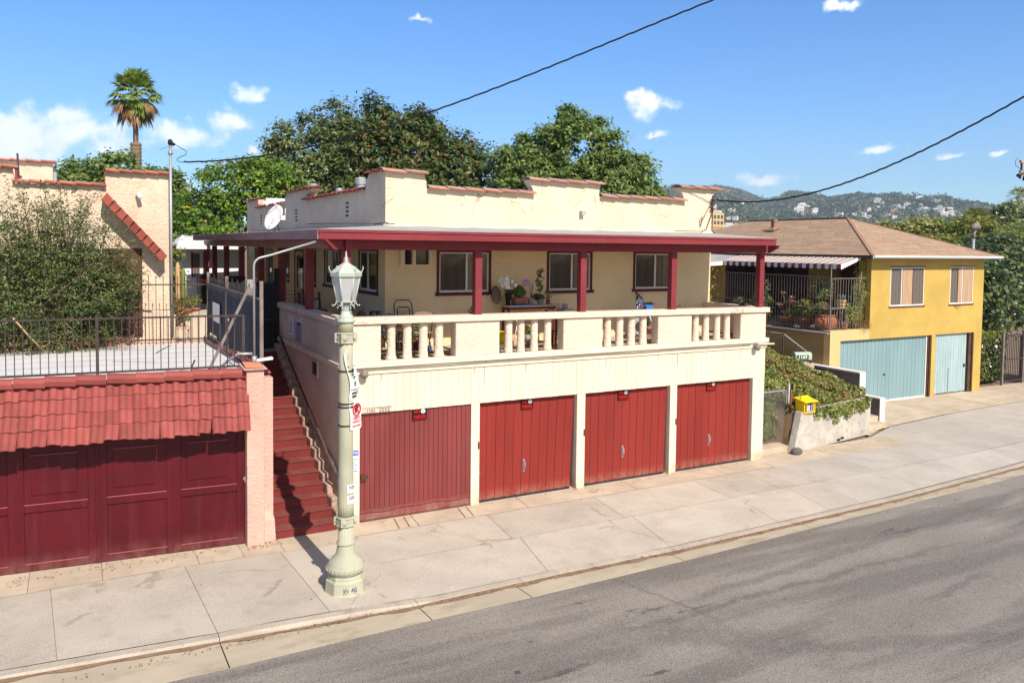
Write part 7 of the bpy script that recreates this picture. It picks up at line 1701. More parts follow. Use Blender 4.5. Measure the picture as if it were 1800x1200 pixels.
for az in azs:
    e, D = ridge(az)
    for j in range(nd+1):
        d = 640+(D*1.25-640)*(j/nd); vs.append((cpos.x+math.sin(R(az))*d, cpos.y+math.cos(R(az))*d, hillz(az, d)-.3))
mb.add(vs, [(i*(nd+1)+j, (i+1)*(nd+1)+j, (i+1)*(nd+1)+j+1, i*(nd+1)+j+1) for i in range(len(azs)-1) for j in range(nd)], True)
def hillmat():
    m, n, l, b, o = nt('chaparral')
    P_ = geo_pos(n, l); c = mixc(n, l, rng(n, l, noise(n, l, P_, .016, 8, .7), .44, .58), (.022, .035, .012), (.16, .135, .06))
    c = mixc(n, l, rng(n, l, noise(n, l, P_, .008, 8, .66), .54, .60, 0, .9), c, (.42, .26, .16))
    c = mixc(n, l, rng(n, l, noise(n, l, P_, .09, 3, .6), .5, .62, 0, .85), c, (.018, .028, .012))
    l.new(c, b.inputs['Base Color']); b.inputs['Roughness'].default_value = 1; b.inputs['Specular IOR Level'].default_value = .05
    bump(n, l, b, noise(n, l, P_, .08, 5, .7), 1.0, 6.0); return m
M['chaparral'] = hillmat()
mb.build('hills', 'chaparral', kind='structure', org=(1200, 1200, 0))
rs = np.random.RandomState(66); n = 9000; P = []
for k in range(n):
    az = rs.uniform(37, 61.5); e, D = ridge(az); d = 650+(D-650)*rs.uniform(.25, 1.0)
    P.append((cpos.x+math.sin(R(az))*d, cpos.y+math.cos(R(az))*d, hillz(az, d)+1))
P = np.repeat(np.array(P), 5, 0)+rs.normal(size=(5*n, 3))*[3.2, 3.2, 2.0]
leaves('hillside_scrub', 'far_green', P, rs.normal(size=P.shape)+[-.2, -.6, .6], 2.6, None, .8, rs, org=(1200, 1200, 0), kind='stuff')
# houses on the slope: flat roofed boxes with window bands, a few prototypes copied
def far_house(w, d, h, roof, storeys):
    t = thing('hillside_house', (0, 0, 0), 'white house among others on the far hillside', 'house', 'houses on the far hillside')
    mb = MB(); mb.box(-w/2, w/2, -d/2, d/2, -4, h); mb.box(-w*.2, w*.5, -d*.45, d*.5, h, h*1.35); mb.cur = 1
    for s in range(storeys):
        for k in range(4): x = -w*.4+w*.22*k; mb.box(x, x+w*.14, -d/2-.05, -d/2+.02, h*(s+.3)/storeys, h*(s+.78)/storeys)
    mb.build('wall', ['far_wall', 'far_glass'], t)
    mb = MB()
    if roof: mb.hexa([(-w*.55, -d*.55, h), (w*.55, -d*.55, h), (w*.55, d*.55, h), (-w*.55, d*.55, h)], [(-w*.3, -.5, h+2.4), (w*.3, -.5, h+2.4), (w*.3, .5, h+2.4), (-w*.3, .5, h+2.4)])
    else: mb.box(-w*.52, w*.52, -d*.52, d*.52, h, h+.4)
    mb.build('roof', 'far_roof' if roof else 'far_wall', t); return t
protos = [far_house(15, 9, 5.5, False, 2), far_house(12, 9, 4.5, True, 1), far_house(20, 10, 7.5, False, 2)]
r6 = random.Random(21); first = [True]*3
spots = []
for k in range(34): spots.append((52.3+r6.uniform(0, 4.2), .70+r6.uniform(-.07, .10)))
for k in range(42): spots.append((48.0+r6.uniform(0, 4.6), .50+r6.uniform(-.05, .06)))
for k in range(42): spots.append((53.5+r6.uniform(0, 6.0), .54+r6.uniform(-.07, .07)))
for k in range(22): spots.append((42.0+r6.uniform(0, 2.2), .24+r6.uniform(-.14, .10)))
spots += [(53.6, .97), (57.0, .72), (52.0, .80), (44.5, .4)]
for k, (az, tt) in enumerate(spots):
    e, D = ridge(az); d = 650+(D-650)*tt; z = hillz(az, d); i = r6.choice((0, 0, 1, 2)); loc = (cpos.x+math.sin(R(az))*d, cpos.y+math.cos(R(az))*d, z+2.6); rz = -R(az)+r6.uniform(-.5, .5); s = r6.uniform(.36, .70)*D/2000*(.62 if az < 45 else 1)
    if first[i]: first[i] = False; protos[i].location = loc; protos[i].rotation_euler = (0, 0, rz); protos[i].scale = (s,)*3
    else: dup(protos[i], loc, rz, scale=s)
for i in range(3):
    if first[i]: pass
t = thing('apartment_block', (250, 262, 0), 'pale many windowed apartment block below the hills by the parapet corner', 'building')
mb = MB(); mb.box(243, 256, 262, 270, 0, 21.5); mb.box(246, 251, 262, 270, 21.5, 24); mb.build('wall', 'yellow_pale', t)
for s in range(6):
    for k in range(6): mb = MB(); mb.box(243.8+2.05*k, 245.1+2.05*k, 261.9, 262, 6+2.6*s, 7.5+2.6*s); mb.build('window', 'far_glass', t)
t = thing('apartment_block', (225, 262, 0), 'cream apartment block half hidden by wires at the parapet corner', 'building')
mb = MB(); mb.box(222, 233, 258, 268, 0, 19.5); mb.build('wall', 'yellow_pale', t)
for s in range(5):
    for k in range(4): mb = MB(); mb.box(223+2.5*k, 224.4+2.5*k, 257.9, 258, 5+2.7*s, 6.5+2.7*s); mb.build('window', 'far_glass', t)
# woodland belt in front of the hills
rs = np.random.RandomState(77); L_ = []
for k in range(260):
    az = R(rs.uniform(38, 66)); d = rs.uniform(200, 640); h = 3+rs.rand()*4+(d-200)*.012; L_.append((cpos.x+math.sin(az)*d, cpos.y+math.cos(az)*d, h*.6, 5+d*.012, 5+d*.012, h*.6))
P, Nn = crown_pts(rs, L_, 5200, 9, 1.4, .7, -.2)
leaves('woodland', 'far_green', P, Nn, 1.1, None, .7, rs, org=(250, 250, 0), kind='stuff')
# ================================================================ cottage, pots and bins beyond the stair gate
t = thing('cottage', (1.5, 20, 2.4), 'white cottage in painted bluish shade with dark red shutters beyond the porch', 'cottage')
mb = MB(); mb.box(-1.0, 1.0, 17.9, 24, 2.0, 5.0); mb.build('wall', 'white_blue_shade', t)
mb = MB(); mb.hexa([(-1.35, 17.1, 4.98), (1.1, 17.1, 4.98), (1.1, 24, 5.0), (-1.35, 24, 5.0)], [(-1.35, 17.1, 5.08), (1.1, 17.1, 5.08), (1.1, 24, 5.9), (-.2, 24, 5.9)]); mb.build('roof', 'white_metal', t)  # eave drawn out forward to shade the cottage front
for x in (-.75, -.32):
    mb = MB(); mb.box(x, x+.07, 17.86, 17.9, 3.9, 4.85); mb.build('shutter', 'darkred', t)
mb = MB(); mb.box(-.67, -.45, 17.88, 17.9, 3.95, 4.8); mb.build('window', 'screen', t)
t = thing('bin', (-.75, 8.2, 2.68), 'black wheeled bin with red label behind the stair gate', 'bin')
mb = MB(); mb.hexa([(-1.0, 13.8, 3.2), (-.62, 13.8, 3.2), (-.62, 14.2, 3.2), (-1.0, 14.2, 3.2)], [(-1.03, 13.75, 4.1), (-.59, 13.75, 4.1), (-.59, 14.25, 4.1), (-1.03, 14.25, 4.1)]); mb.build('body', 'black', t, bevel=.01)
mb = MB(); mb.box(-1.05, -.57, 13.7, 14.3, 4.1, 4.18); mb.build('lid', 'black', t, bevel=.01)
mb = MB(); mb.box(-.92, -.70, 13.735, 13.745, 3.92, 4.02); mb.build('label', 'bright_red', t)
t2 = thing('bin', (-.6, 8.3, 2.68), 'plain black bin nearer the porch posts behind the screen fence', 'bin')
mb = MB(); mb.hexa([(-.85, 8.9, 3.0), (-.50, 8.9, 3.0), (-.50, 9.3, 3.0), (-.85, 9.3, 3.0)], [(-.90, 8.85, 4.22), (-.45, 8.85, 4.22), (-.45, 9.35, 4.22), (-.90, 9.35, 4.22)]); mb.build('body', 'black', t2, bevel=.01)
mb = MB(); mb.box(-.92, -.43, 8.8, 9.4, 4.22, 4.29); mb.build('lid', 'black', t2, bevel=.01)
# courtyard ground behind the roof, cactus and clay pots
mb = MB(); mb.box(-14, -1.9, 6.85, 17, 1.9, 2.55); mb.box(-1.88, -.35, 6.6, 17, 1.9, 2.6); mb.build('courtyard', 'concrete_old', kind='structure')
mb = MB(); mb.hexa([(-2.35, 9.5, 2.55), (-.9, 8.6, 2.55), (-.9, 11, 2.55), (-2.35, 12, 2.55)], [(-2.2, 9.6, 3.05), (-.95, 8.8, 3.25), (-.95, 11, 3.25), (-2.2, 12, 3.05)]); mb.build('garden_block', 'cream_pot', None, 'low cream masonry block behind the spiked fence', 'planter', bevel=.02)
t = thing('cactus', (-1.95, 11.0, 3.0), 'tall yellow green column cactus in front of the cottage', 'cactus')
for (x, h, m) in ((-1.95, 4.62, 'wood_tan'), (-1.80, 4.45, 'leaf_olive')):
    mb = MB(); mb.lathe((x, 11), [(.06, 3.0), (.07, 3.6), (.065, h-.1), (.03, h), (.001, h+.02)], 16, flute=8, fl=.18); mb.build('column', m, t)
for i, (x, y, m, lab) in enumerate(((-2.05, 10.9, 'leaf_dry', 'clay pot with dry stems at the foot of the cactus'), (-1.70, 10.9, 'leaf_yel', 'clay pot with thin yellow leaves right of the cactus'), (-1.45, 11.2, 'leaf_olive', 'bowl planter of brownish leaves under the cottage wall'))):
    t = thing('potted_plant', (x, y, 3.05), lab, 'potted plant'); pot(t, x, y, 3.05, .13, .22); bushy(t, (x, y, 3.5), .2, 160, .045, m, 60+i, aspect=.3)
t = thing('agave', (-2.25, 9.3, 2.55), 'blue green agave at the corner of the peach wall', 'plant')
mb = MB()
for k in range(26):
    a = k*2.4; el = R(75-60*k/26); d = Vector((math.cos(a)*math.cos(el), math.sin(a)*math.cos(el), math.sin(el))); b = Vector((-2.3, 9.3, 3.15)); s_ = d.cross(Vector((0, 0, 1))).normalized()*.05
    mb.add([b-s_, b+s_, b+d*.25+s_*1.2, b+d*.25-s_*1.2, b+d*.5-Vector((0, 0, .08))], [(0, 1, 2, 3), (3, 2, 4)])
mb.tube([(-2.3, 9.3, 2.55), (-2.3, 9.3, 3.2)], .06, 8); mb.build('blades', 'leaf_succ', t)
t = thing('potted_plant', (-2.2, 8.2, 2.55), 'olive succulent on a pink stand beside the far fence', 'potted plant')
mb = MB(); mb.box(-2.35, -2.0, 8.1, 8.4, 2.55, 2.6); mb.box(-2.38, -1.97, 8.05, 8.45, 2.95, 3.02)
for x in (-2.34, -2.03): mb.box(x, x+.04, 8.1, 8.14, 2.6, 2.95)
mb.build('stand', 'pink', t); bushy(t, (-2.2, 8.25, 3.3), .26, 240, .045, 'leaf_dry', 71); bushy(t, (-2.15, 8.25, 3.25), .2, 160, .05, 'leaf_olive', 72, 'lower_leaves')

# ================================================================ air
hm = bpy.data.materials.new('haze'); hm.use_nodes = True; hn = hm.node_tree.nodes; hn.clear()
ho = hn.new('ShaderNodeOutputMaterial'); hv = hn.new('ShaderNodeVolumePrincipled'); hv.inputs['Color'].default_value = (.64, .80, .95, 1)
hv.inputs['Density'].default_value = .00020; hm.node_tree.links.new(hv.outputs[0], ho.inputs['Volume'])
M['haze'] = hm
mb = MB(); mb.box(-700, 3700, -400, 3900, -1.5, 420); mb.build('haze', 'haze', kind='stuff', org=(0, 0, -1.5))
# ================================================================ things on the balcony (floor 3.0)
Fz = 3.0
def obar(m, par, name, segs, w=.02, h=None):
    mb = MB()
    for a, b in segs: mb.bar(a, b, w, h)
    return mb.build(name, m, par)
def otube(m, par, name, paths, r=.012, n=6):
    mb = MB()
    for p in paths: mb.tube(p, r, n)
    return mb.build(name, m, par)
# folding chairs by the first opening
def folding_chair(x, y, rz, label, m='fabric_dark', grp='folding chairs on the balcony'):
    t = thing('folding_chair', (x, y, Fz), label, 'chair', grp); c, s = math.cos(rz), math.sin(rz)
    X = lambda u, v, z: (x+u*c-v*s, y+u*s+v*c, Fz+z)
    for q in (-.2, .2): otube('iron', t, 'leg', [[X(q, -.22, 0), X(q, .16, .62), X(q, .22, .84)]], .011)
    for q in (-.18, .18): otube('iron', t, 'leg', [[X(q, .24, 0), X(q, -.18, .44)]], .011)
    mb = MB(); mb.hexa([X(-.2, -.2, .43), X(.2, -.2, .43), X(.2, .18, .41), X(-.2, .18, .41)], [X(-.2, -.2, .46), X(.2, -.2, .46), X(.2, .18, .44), X(-.2, .18, .44)]); mb.build('seat', m, t, bevel=.01)
    mb = MB(); pr = [(-.2, 0), (.2, 0), (.2, .16), (.15, .21), (0, .23), (-.15, .21), (-.2, .16)]
    mb.prism(pr, lambda p, k: X(p[0], .19+.02*k+p[1]*.15, .64+p[1])); mb.build('backrest', m, t, bevel=.006)
    return t
folding_chair(.72, .95, R(205), 'dark folding chair nearest the lamp end of the balcony')
folding_chair(1.62, 1.0, R(170), 'tan folding chair behind the third and fourth balusters', 'fabric_tan')
t = thing('side_table', (1.15, 1.0, Fz), 'small grey folding table between the two folding chairs', 'table')
mb = MB(); mb.box(.92, 1.42, .72, 1.22, 3.50, 3.53); mb.build('table_top', 'brown', t, bevel=.004)
for a, b in (((.95, .75), (1.35, 1.2)), ((1.38, .75), (.98, 1.2))): otube('iron_light', t, 'leg', [[(a[0], a[1], 3.0), (b[0], b[1], 3.5)]], .012)
mb = MB(); mb.hexa([(1.25, .85, 3.54), (1.40, .85, 3.54), (1.38, 1.05, 3.54), (1.27, 1.05, 3.54)], [(1.28, .9, 3.72), (1.34, .9, 3.74), (1.34, 1.0, 3.74), (1.29, 1.0, 3.72)]); mb.build('dark_bag', 'fabric_dark', None, 'dark cloth bag on the small folding table', 'bag', bevel=.02)
t = thing('wire_cart', (1.45, 1.72, Fz), 'folded wire shopping cart leaning on the porch wall', 'cart')
x0, x1 = 1.32, 1.72
otube('iron', t, 'frame', [[(x0, 1.6, 3.05), (x0, 1.78, 3.95), (x0+.06, 1.80, 4.04), (x1-.06, 1.80, 4.04), (x1, 1.78, 3.95), (x1, 1.6, 3.05)], [(x0+.06, 1.62, 3.1), (x0+.06, 1.75, 3.84), (x0+.09, 1.76, 3.89), (x1-.09, 1.76, 3.89), (x1-.06, 1.75, 3.84), (x1-.06, 1.62, 3.1)]], .013, 8)
mb = MB()
for k in range(8): mb.bar((x0+.08+k*.035, 1.64, 3.2), (x0+.08+k*.035, 1.75, 3.85), .004)
for k in range(12): mb.bar((x0+.06, 1.64+.01*k, 3.2+.055*k), (x1-.06, 1.64+.01*k, 3.2+.055*k), .004)
mb.build('wire_basket', 'iron_light', t)
for x in (x0, x1):
    mb = MB(); mb.tube([(x-.01, 1.6, 3.08), (x+.01, 1.6, 3.08)], .075, 14); mb.build('wheel', 'black', t)
t = thing('walker', (1.1, 1.75, Fz), 'folded aluminium walker with dark seat by the porch wall corner', 'walker')
otube('galv', t, 'frame', [[(.78, 1.75, 3.05), (.82, 1.8, 3.72), (.88, 1.8, 3.78), (.92, 1.8, 3.72), (.95, 1.75, 3.05)], [(.9, 1.65, 3.05), (.94, 1.7, 3.74), (.99, 1.7, 3.80), (1.04, 1.7, 3.74), (1.08, 1.65, 3.05)], [(.80, 1.6, 3.05), (.84, 1.65, 3.76), (.88, 1.66, 3.80)]], .012, 8)
mb = MB(); mb.box(.80, 1.06, 1.82, 1.86, 3.3, 3.82); mb.build('seat', 'fabric_dark', t, bevel=.01)
t = thing('wooden_chair', (.45, 2.9, Fz), 'dark red wooden chair leaning by the side window behind the lamp', 'chair')
obar('red_wood', t, 'backrest', [((.62, 3.3, 3.45), (.66, 3.4, 4.10)), ((.86, 3.25, 3.45), (.90, 3.35, 4.10)), ((.64, 3.36, 4.02), (.89, 3.31, 4.02)), ((.63, 3.33, 3.8), (.88, 3.28, 3.8)), ((.75, 3.30, 3.5), (.77, 3.34, 4.0))], .05)
mb = MB(); mb.box(.5, .95, 2.9, 3.35, 3.42, 3.46); mb.build('seat', 'red_wood', t)
for a, b in ((.53, 2.93), (.92, 2.93), (.53, 3.32), (.92, 3.32)): obar('red_wood', t, 'leg', [((a, b, 3.0), (a, b, 3.42))], .04)
def slat_chair(x, y, label):
    t = thing('slatted_chair', (x, y, Fz), label, 'chair', 'slatted wooden chairs along the side porch')
    for a, b in ((0, 0), (.5, 0), (0, .5), (.5, .5)): obar('red_wood', t, 'leg', [((x+a, y+b, 3.0), (x+a, y+b, 3.62 if a == 0 else 3.42))], .045)
    mb = MB()
    for k in range(6): mb.box(x, x+.5, y+.08*k, y+.08*k+.06, 3.40, 3.42)
    mb.build('seat', 'red_wood', t)
    mb = MB(); mb.bar((x+.0, y, 3.4), (x-.05, y, 4.02), .045); mb.bar((x+.5, y, 3.4), (x+.45, y, 4.02), .045)
    for k in range(6): z = 3.52+.09*k; mb.bar((x, y, z), (x+.48, y, z), .05, .012)
    mb.build('backrest', 'red_wood', t)
slat_chair(.3, 5.6, 'slatted dark wood chair between the two nearest side posts'); slat_chair(.25, 7.0, 'slatted dark wood chair farther along the side porch')
t = thing('small_table', (.3, 3.6, Fz), 'low red wood table with a framed picture on the side porch', 'table')
mb = MB(); mb.box(.05, .5, 3.9, 4.4, 3.66, 3.70); mb.build('table_top', 'red_wood', t)
for a, b in ((.08, 3.93), (.46, 3.93), (.08, 4.36), (.46, 4.36)): obar('red_wood', t, 'leg', [((a, b, 3.0), (a, b, 3.66))], .04)
mb = MB(); mb.hexa([(.14, 4.0, 3.70), (.34, 4.02, 3.70), (.34, 4.04, 3.70), (.14, 4.02, 3.70)], [(.17, 4.1, 3.95), (.37, 4.12, 3.95), (.37, 4.14, 3.95), (.17, 4.12, 3.95)]); pf = mb.build('picture_frame', 'black', None, 'small black picture frame on the low porch table', 'picture frame')
mb = MB(); mb.hexa([(.165, 4.006, 3.73), (.315, 4.02, 3.73), (.315, 4.024, 3.73), (.165, 4.010, 3.73)], [(.19, 4.08, 3.92), (.345, 4.098, 3.92), (.345, 4.10, 3.92), (.19, 4.084, 3.92)]); mb.build('picture', 'sign_grey', pf)
mb = MB(); mb.hexa([(.18, 1.7, 3.55), (.55, 1.6, 3.55), (.6, 1.9, 3.55), (.2, 1.9, 3.55)], [(.22, 1.78, 3.95), (.30, 1.75, 3.98), (.33, 1.8, 3.98), (.24, 1.82, 3.95)]); mb.build('lime_cloth', 'lime', None, 'lime green cloth heaped on the balcony corner behind the lamp', 'cloth', bevel=.03)
mb = MB(); mb.hexa([(.45, 1.5, 3.5), (.75, 1.5, 3.5), (.75, 1.8, 3.5), (.45, 1.8, 3.5)], [(.5, 1.6, 3.88), (.62, 1.58, 3.86), (.66, 1.7, 3.8), (.5, 1.7, 3.86)]); mb.build('dark_cloth', 'soil', None, 'dark olive cloth bundle beside the lime cloth', 'cloth', bevel=.04)
mb = MB(); mb.box(.15, .8, 1.45, 1.95, 3.0, 3.55); mb.build('storage_box', 'brown', None, 'brown storage box in the balcony corner behind the lamp', 'box', bevel=.02)
# wall lanterns
for (y, lab) in ((4.5, 'black wall lantern between the side windows'), (8.55, 'black wall lantern beside the side porch door')):
    t = thing('wall_lantern', (1.15, y, 4.6), lab, 'lantern', 'black lanterns on the porch wall')
    mb = MB(); mb.lathe((1.05, y), [(.03, 4.52), (.055, 4.55), (.07, 4.72), (.085, 4.73), (.03, 4.80), (.01, 4.84)], 8, smooth=False); mb.build('lantern', 'black', t)
    mb = MB(); mb.tube([(1.2, y, 4.78), (1.12, y, 4.88), (1.05, y, 4.82)], .012, 6); mb.box(1.18, 1.2, y-.05, y+.05, 4.68, 4.86); mb.build('arm', 'black', t)
# potted shrubs behind baluster gap 1
for i, (x, y, m, r_, lab) in enumerate(((1.78, 1.55, 'leaf_mid', .17, 'bright green potted plant behind the fourth baluster'), (1.50, 1.6, 'leaf_olive', .2, 'pale leggy potted plant behind the third baluster'), (3.05, 1.45, 'leaf_mid', .16, 'leafy potted plant peeking over the rail beside the second post'))):
    t = thing('potted_plant', (x, y, Fz), lab, 'potted plant'); pot(t, x, y, Fz, .11, .2, 'clay' if i else 'clay'); bushy(t, (x, y, Fz+.42+(.28 if i == 2 else 0)), r_, 260, .035, m, 80+i, flat=1.4); stems(t, (x, y, Fz+.18), [(x+.05, y, Fz+.5), (x-.06, y, Fz+.6)])
mb = MB(); mb.lathe((1.85, 1.3), [(.10, 3.0), (.13, 3.09), (.12, 3.09)], 14); mb.build('blue_bowl', 'blue', None, 'small blue bowl on the balcony floor behind the fourth baluster', 'bowl')
_o = MB.add
SH = [0.0]
def _sadd(s_, vs, fs, smooth=None): return _o(s_, [(p[0]+SH[0], p[1], p[2]) for p in map(Vector, vs)], fs, smooth)
MB.add = _sadd
_t, _lv = thing, leaves
def thing(name, loc, *a, **k): return _t(name, (loc[0]+SH[0], loc[1], loc[2]), *a, **k)
def leaves(name, m, P, *a, **k): return _lv(name, m, np.array(P)+[SH[0], 0, 0], *a, **k)
SH[0] = .36
# plant table at the centre
t = thing('plant_table', (4.1, 1.5, Fz), 'narrow wooden table crowded with flower pots against the porch wall', 'table')
mb = MB(); mb.box(3.45, 4.75, 1.25, 1.75, 3.86, 3.89); mb.build('table_top', 'cream_pot', t, bevel=.004)
mb = MB(); mb.box(3.5, 4.7, 1.3, 1.7, 3.78, 3.859); mb.build('apron', 'red_wood', t)
for a in (3.52, 4.66):
    for b in (1.32, 1.66): obar('red_wood', t, 'leg', [((a, b, 3.0), (a, b, 3.78))], .05)
T0 = 3.89
def on_table(x, y, lab, name='potted_plant', cat='potted plant'): return thing(name, (x, y, T0), lab, cat)
t = on_table(3.55, 1.5, 'white orchid in a tall black vase at the left of the plant table', 'orchid', 'orchid')
mb = MB(); mb.lathe((3.55, 1.5), [(.045, T0), (.075, T0+.27), (.07, T0+.27)], 14); mb.build('vase', 'black', t)
rs = np.random.RandomState(51); otube('leaf_mid', t, 'stem', [[(3.55, 1.5, T0+.25), (3.5, 1.48, T0+.5), (3.42, 1.45, T0+.66)], [(3.55, 1.5, T0+.25), (3.6, 1.48, T0+.45), (3.58, 1.42, T0+.62)]], .006)
P = []; Nn = []
for k in range(22):
    c = np.array([3.47+rs.normal()*.085, 1.42+rs.normal()*.04, T0+.50+rs.normal()*.09])
    for j in range(5): a = 2*math.pi*j/5; P.append(c+np.array([math.cos(a)*.024, 0, math.sin(a)*.024])); Nn.append([0, -3, 0])
leaves('blossoms', 'petal', np.array(P), np.array(Nn), .030, t, .75, rs); bushy(t, (3.57, 1.48, T0+.27), .10, 36, .06, 'leaf_glossy', 52, 'foliage')
t = on_table(3.80, 1.5, 'bushy green herb in a rectangular terracotta planter'); mb = MB(); mb.hexa([(3.70, 1.42, T0+.03), (4.0, 1.42, T0+.03), (4.0, 1.6, T0+.03), (3.70, 1.6, T0+.03)], [(3.67, 1.38, T0+.17), (4.03, 1.38, T0+.17), (4.03, 1.64, T0+.17), (3.67, 1.64, T0+.17)]); mb.build('planter', 'clay', t, bevel=.006)
bushy(t, (3.84, 1.5, T0+.30), .15, 700, .028, 'leaf_mid', 53, flat=1.0)
mb = MB(); mb.hexa([(3.70, 1.36, T0), (4.08, 1.36, T0), (4.08, 1.66, T0), (3.70, 1.66, T0)], [(3.68, 1.34, T0+.028), (4.10, 1.34, T0+.028), (4.10, 1.68, T0+.028), (3.68, 1.68, T0+.028)]); mb.build('blue_tray', 'blue', None, 'bright blue plastic tray under the terracotta planter', 'tray')
t = on_table(4.12, 1.5, 'violet orchid with bare stems in a beige pot', 'orchid', 'orchid'); pot(t, 4.14, 1.5, T0, .075, .14, 'cream_pot', .05); otube('bark', t, 'stem', [[(4.14, 1.5, T0+.12), (4.12, 1.5, T0+.4), (4.0, 1.46, T0+.52)], [(4.14, 1.5, T0+.12), (4.18, 1.5, T0+.35), (4.15, 1.5, T0+.48)], [(4.16, 1.5, T0+.12), (4.2, 1.5, T0+.5)]], .006)
P = []; Nn = []
for k in range(7):
    c = np.array([3.98+rs.normal()*.05, 1.42, T0+.50+rs.normal()*.03])
    for j in range(5): a = 2*math.pi*j/5; P.append(c+np.array([math.cos(a)*.022, 0, math.sin(a)*.022])); Nn.append([0, -3, 0])
leaves('blossoms', 'violet', np.array(P), np.array(Nn), .028, t, .7, rs)
t = on_table(4.35, 1.5, 'tall climber with dark heart leaves in a grey pot on the plant table'); pot(t, 4.36, 1.45, T0, .085, .13, 'sign_grey', .05)
otube('bark', t, 'stem', [[(4.36, 1.5, T0+.1), (4.33, 1.5, T0+.45), (4.36, 1.5, T0+.78)], [(4.36, 1.5, T0+.1), (4.42, 1.5, T0+.3), (4.47, 1.5, T0+.45)]], .006)
P = np.c_[4.36+rs.normal(size=60)*.05, np.full(60, 1.46), T0+.3+.5*rs.rand(60)]; leaves('foliage', 'leaf_glossy', P, np.tile([0, -1.5, .3], (60, 1)), .036, t, .7, rs)
bushy(t, (4.3, 1.45, T0+.17), .16, 110, .055, 'leaf_glossy', 54, 'lower_leaves', flat=.5)
t = on_table(4.6, 1.5, 'spiky bronze leaved plant at the right end of the plant table'); pot(t, 4.6, 1.5, T0, .06, .10, 'clay', .05); mb = MB()
for k in range(26):
    a = k*2.4; el = R(85-55*k/26); d = Vector((math.cos(a)*math.cos(el), math.sin(a)*math.cos(el)*.6, math.sin(el))); b = Vector((4.6, 1.5, T0+.09)); s_ = Vector((.010, 0, 0)); mb.add([b-s_, b+s_, b+d*.3-Vector((0, 0, .03))], [(0, 1, 2)])
mb.build('blades', 'leaf_dry', t)
mb = MB(); mb.box(4.60, 4.82, 1.3, 1.42, T0, T0+.02); mb.build('saucer', 'cream_pot', None, 'cream dish at the right end of the plant table', 'dish', bevel=.005)
mb = MB(); mb.lathe((5.2, 1.7), [(.06, 3.75), (.07, 3.87), (.065, 3.87)], 14); mb.box(5.1, 5.35, 1.6, 1.9, 3.0, 3.75); mb.build('grey_tub', 'sign_grey', None, 'grey tub on a stand under the middle window', 'tub')
SH[0] = .66
t = thing('mop', (3.28, 1.85, Fz), 'upturned grey mop leaning on the porch wall left of the orchids', 'mop')
otube('wood_tan', t, 'handle', [[(3.34, 1.7, 3.0), (3.32, 1.9, 4.08)]], .012); mb = MB(); mb.smooth = True
mb.tube([(3.16, 1.93, 4.30), (3.16, 1.93, 4.24), (3.17, 1.92, 4.10), (3.18, 1.91, 3.96), (3.20, 1.9, 3.90)], [.02, .08, .115, .10, .03], 12); mb.v = [(x+rnd.uniform(-.01, .01), min(y, 1.985), z+rnd.uniform(-.012, .012)) for x, y, z in mb.v]; mb.build('mop_head', 'fabric_tan', t)
t = thing('broom', (3.42, 1.75, Fz), 'green handled broom standing beside the mop', 'broom'); otube('leaf_mid', t, 'handle', [[(3.42, 1.6, 3.2), (3.40, 1.93, 4.30)]], .012); mb = MB(); mb.hexa([(3.3, 1.5, 3.0), (3.55, 1.5, 3.0), (3.55, 1.56, 3.0), (3.3, 1.56, 3.0)], [(3.37, 1.55, 3.22), (3.47, 1.55, 3.22), (3.47, 1.6, 3.22), (3.37, 1.6, 3.22)]); mb.build('bristles', 'wood_tan', t)
SH[0] = .28
t = thing('yellow_bucket', (3.15, 1.0, Fz), 'yellow bucket seen at the left of the second baluster opening', 'bucket'); mb = MB(); mb.lathe((3.12, .9), [(.10, 3.12), (.125, 3.38), (.115, 3.38)], 16); mb.build('body', 'yellow_box', t); mb = MB(); mb.lathe((3.12, .9), [(.13, 3.0), (.15, 3.12), (.13, 3.12)], 16); mb.build('base', 'sign_white', t)
for i, (x, lab) in enumerate(((3.75, 'white shoe rack post behind the second baluster group'), )):
    t = thing('clothes_rack', (x, 1.2, Fz), lab, 'rack'); otube('white_metal', t, 'frame', [[(x-.2, 1.1, 3.0), (x-.05, 1.1, 3.7)], [(x+.1, 1.1, 3.0), (x-.05, 1.3, 3.7)], [(x-.15, 1.1, 3.2), (x+.1, 1.1, 3.2)]], .012)
mb = MB(); mb.box(4.18, 4.42, 1.5, 1.8, 3.05, 3.42); mb.build('cardboard_box', 'wood_tan', None, 'pale cardboard box under the plant table', 'box', bevel=.004)
t = thing('laundry_basket', (4.0, 1.1, Fz), 'grey wire basket behind the second baluster group', 'basket'); mb = MB(); mb.lathe((4.02, 1.1), [(.11, 3.0), (.16, 3.26), (.15, 3.26), (.105, 3.02)], 16); mb.build('body', 'sign_grey', t); bushy(t, (4.0, 1.1, 3.32), .12, 90, .04, 'leaf_mid', 90, 'plant')
t = thing('red_stool', (4.55, 1.0, Fz), 'reddish wooden stool beside the middle solid panel', 'stool')
for a in (4.36, 4.66):
    for b in (.8, 1.1): obar('red_wood', t, 'leg', [((a, b, 3.0), (a, b, 3.62))], .035)
mb = MB(); mb.box(4.33, 4.70, .77, 1.13, 3.62, 3.66); mb.build('seat', 'red_wood', t); obar('red_wood', t, 'stretcher', [((4.36, .8, 3.35), (4.66, .8, 3.35))], .03)
SH[0] = .84
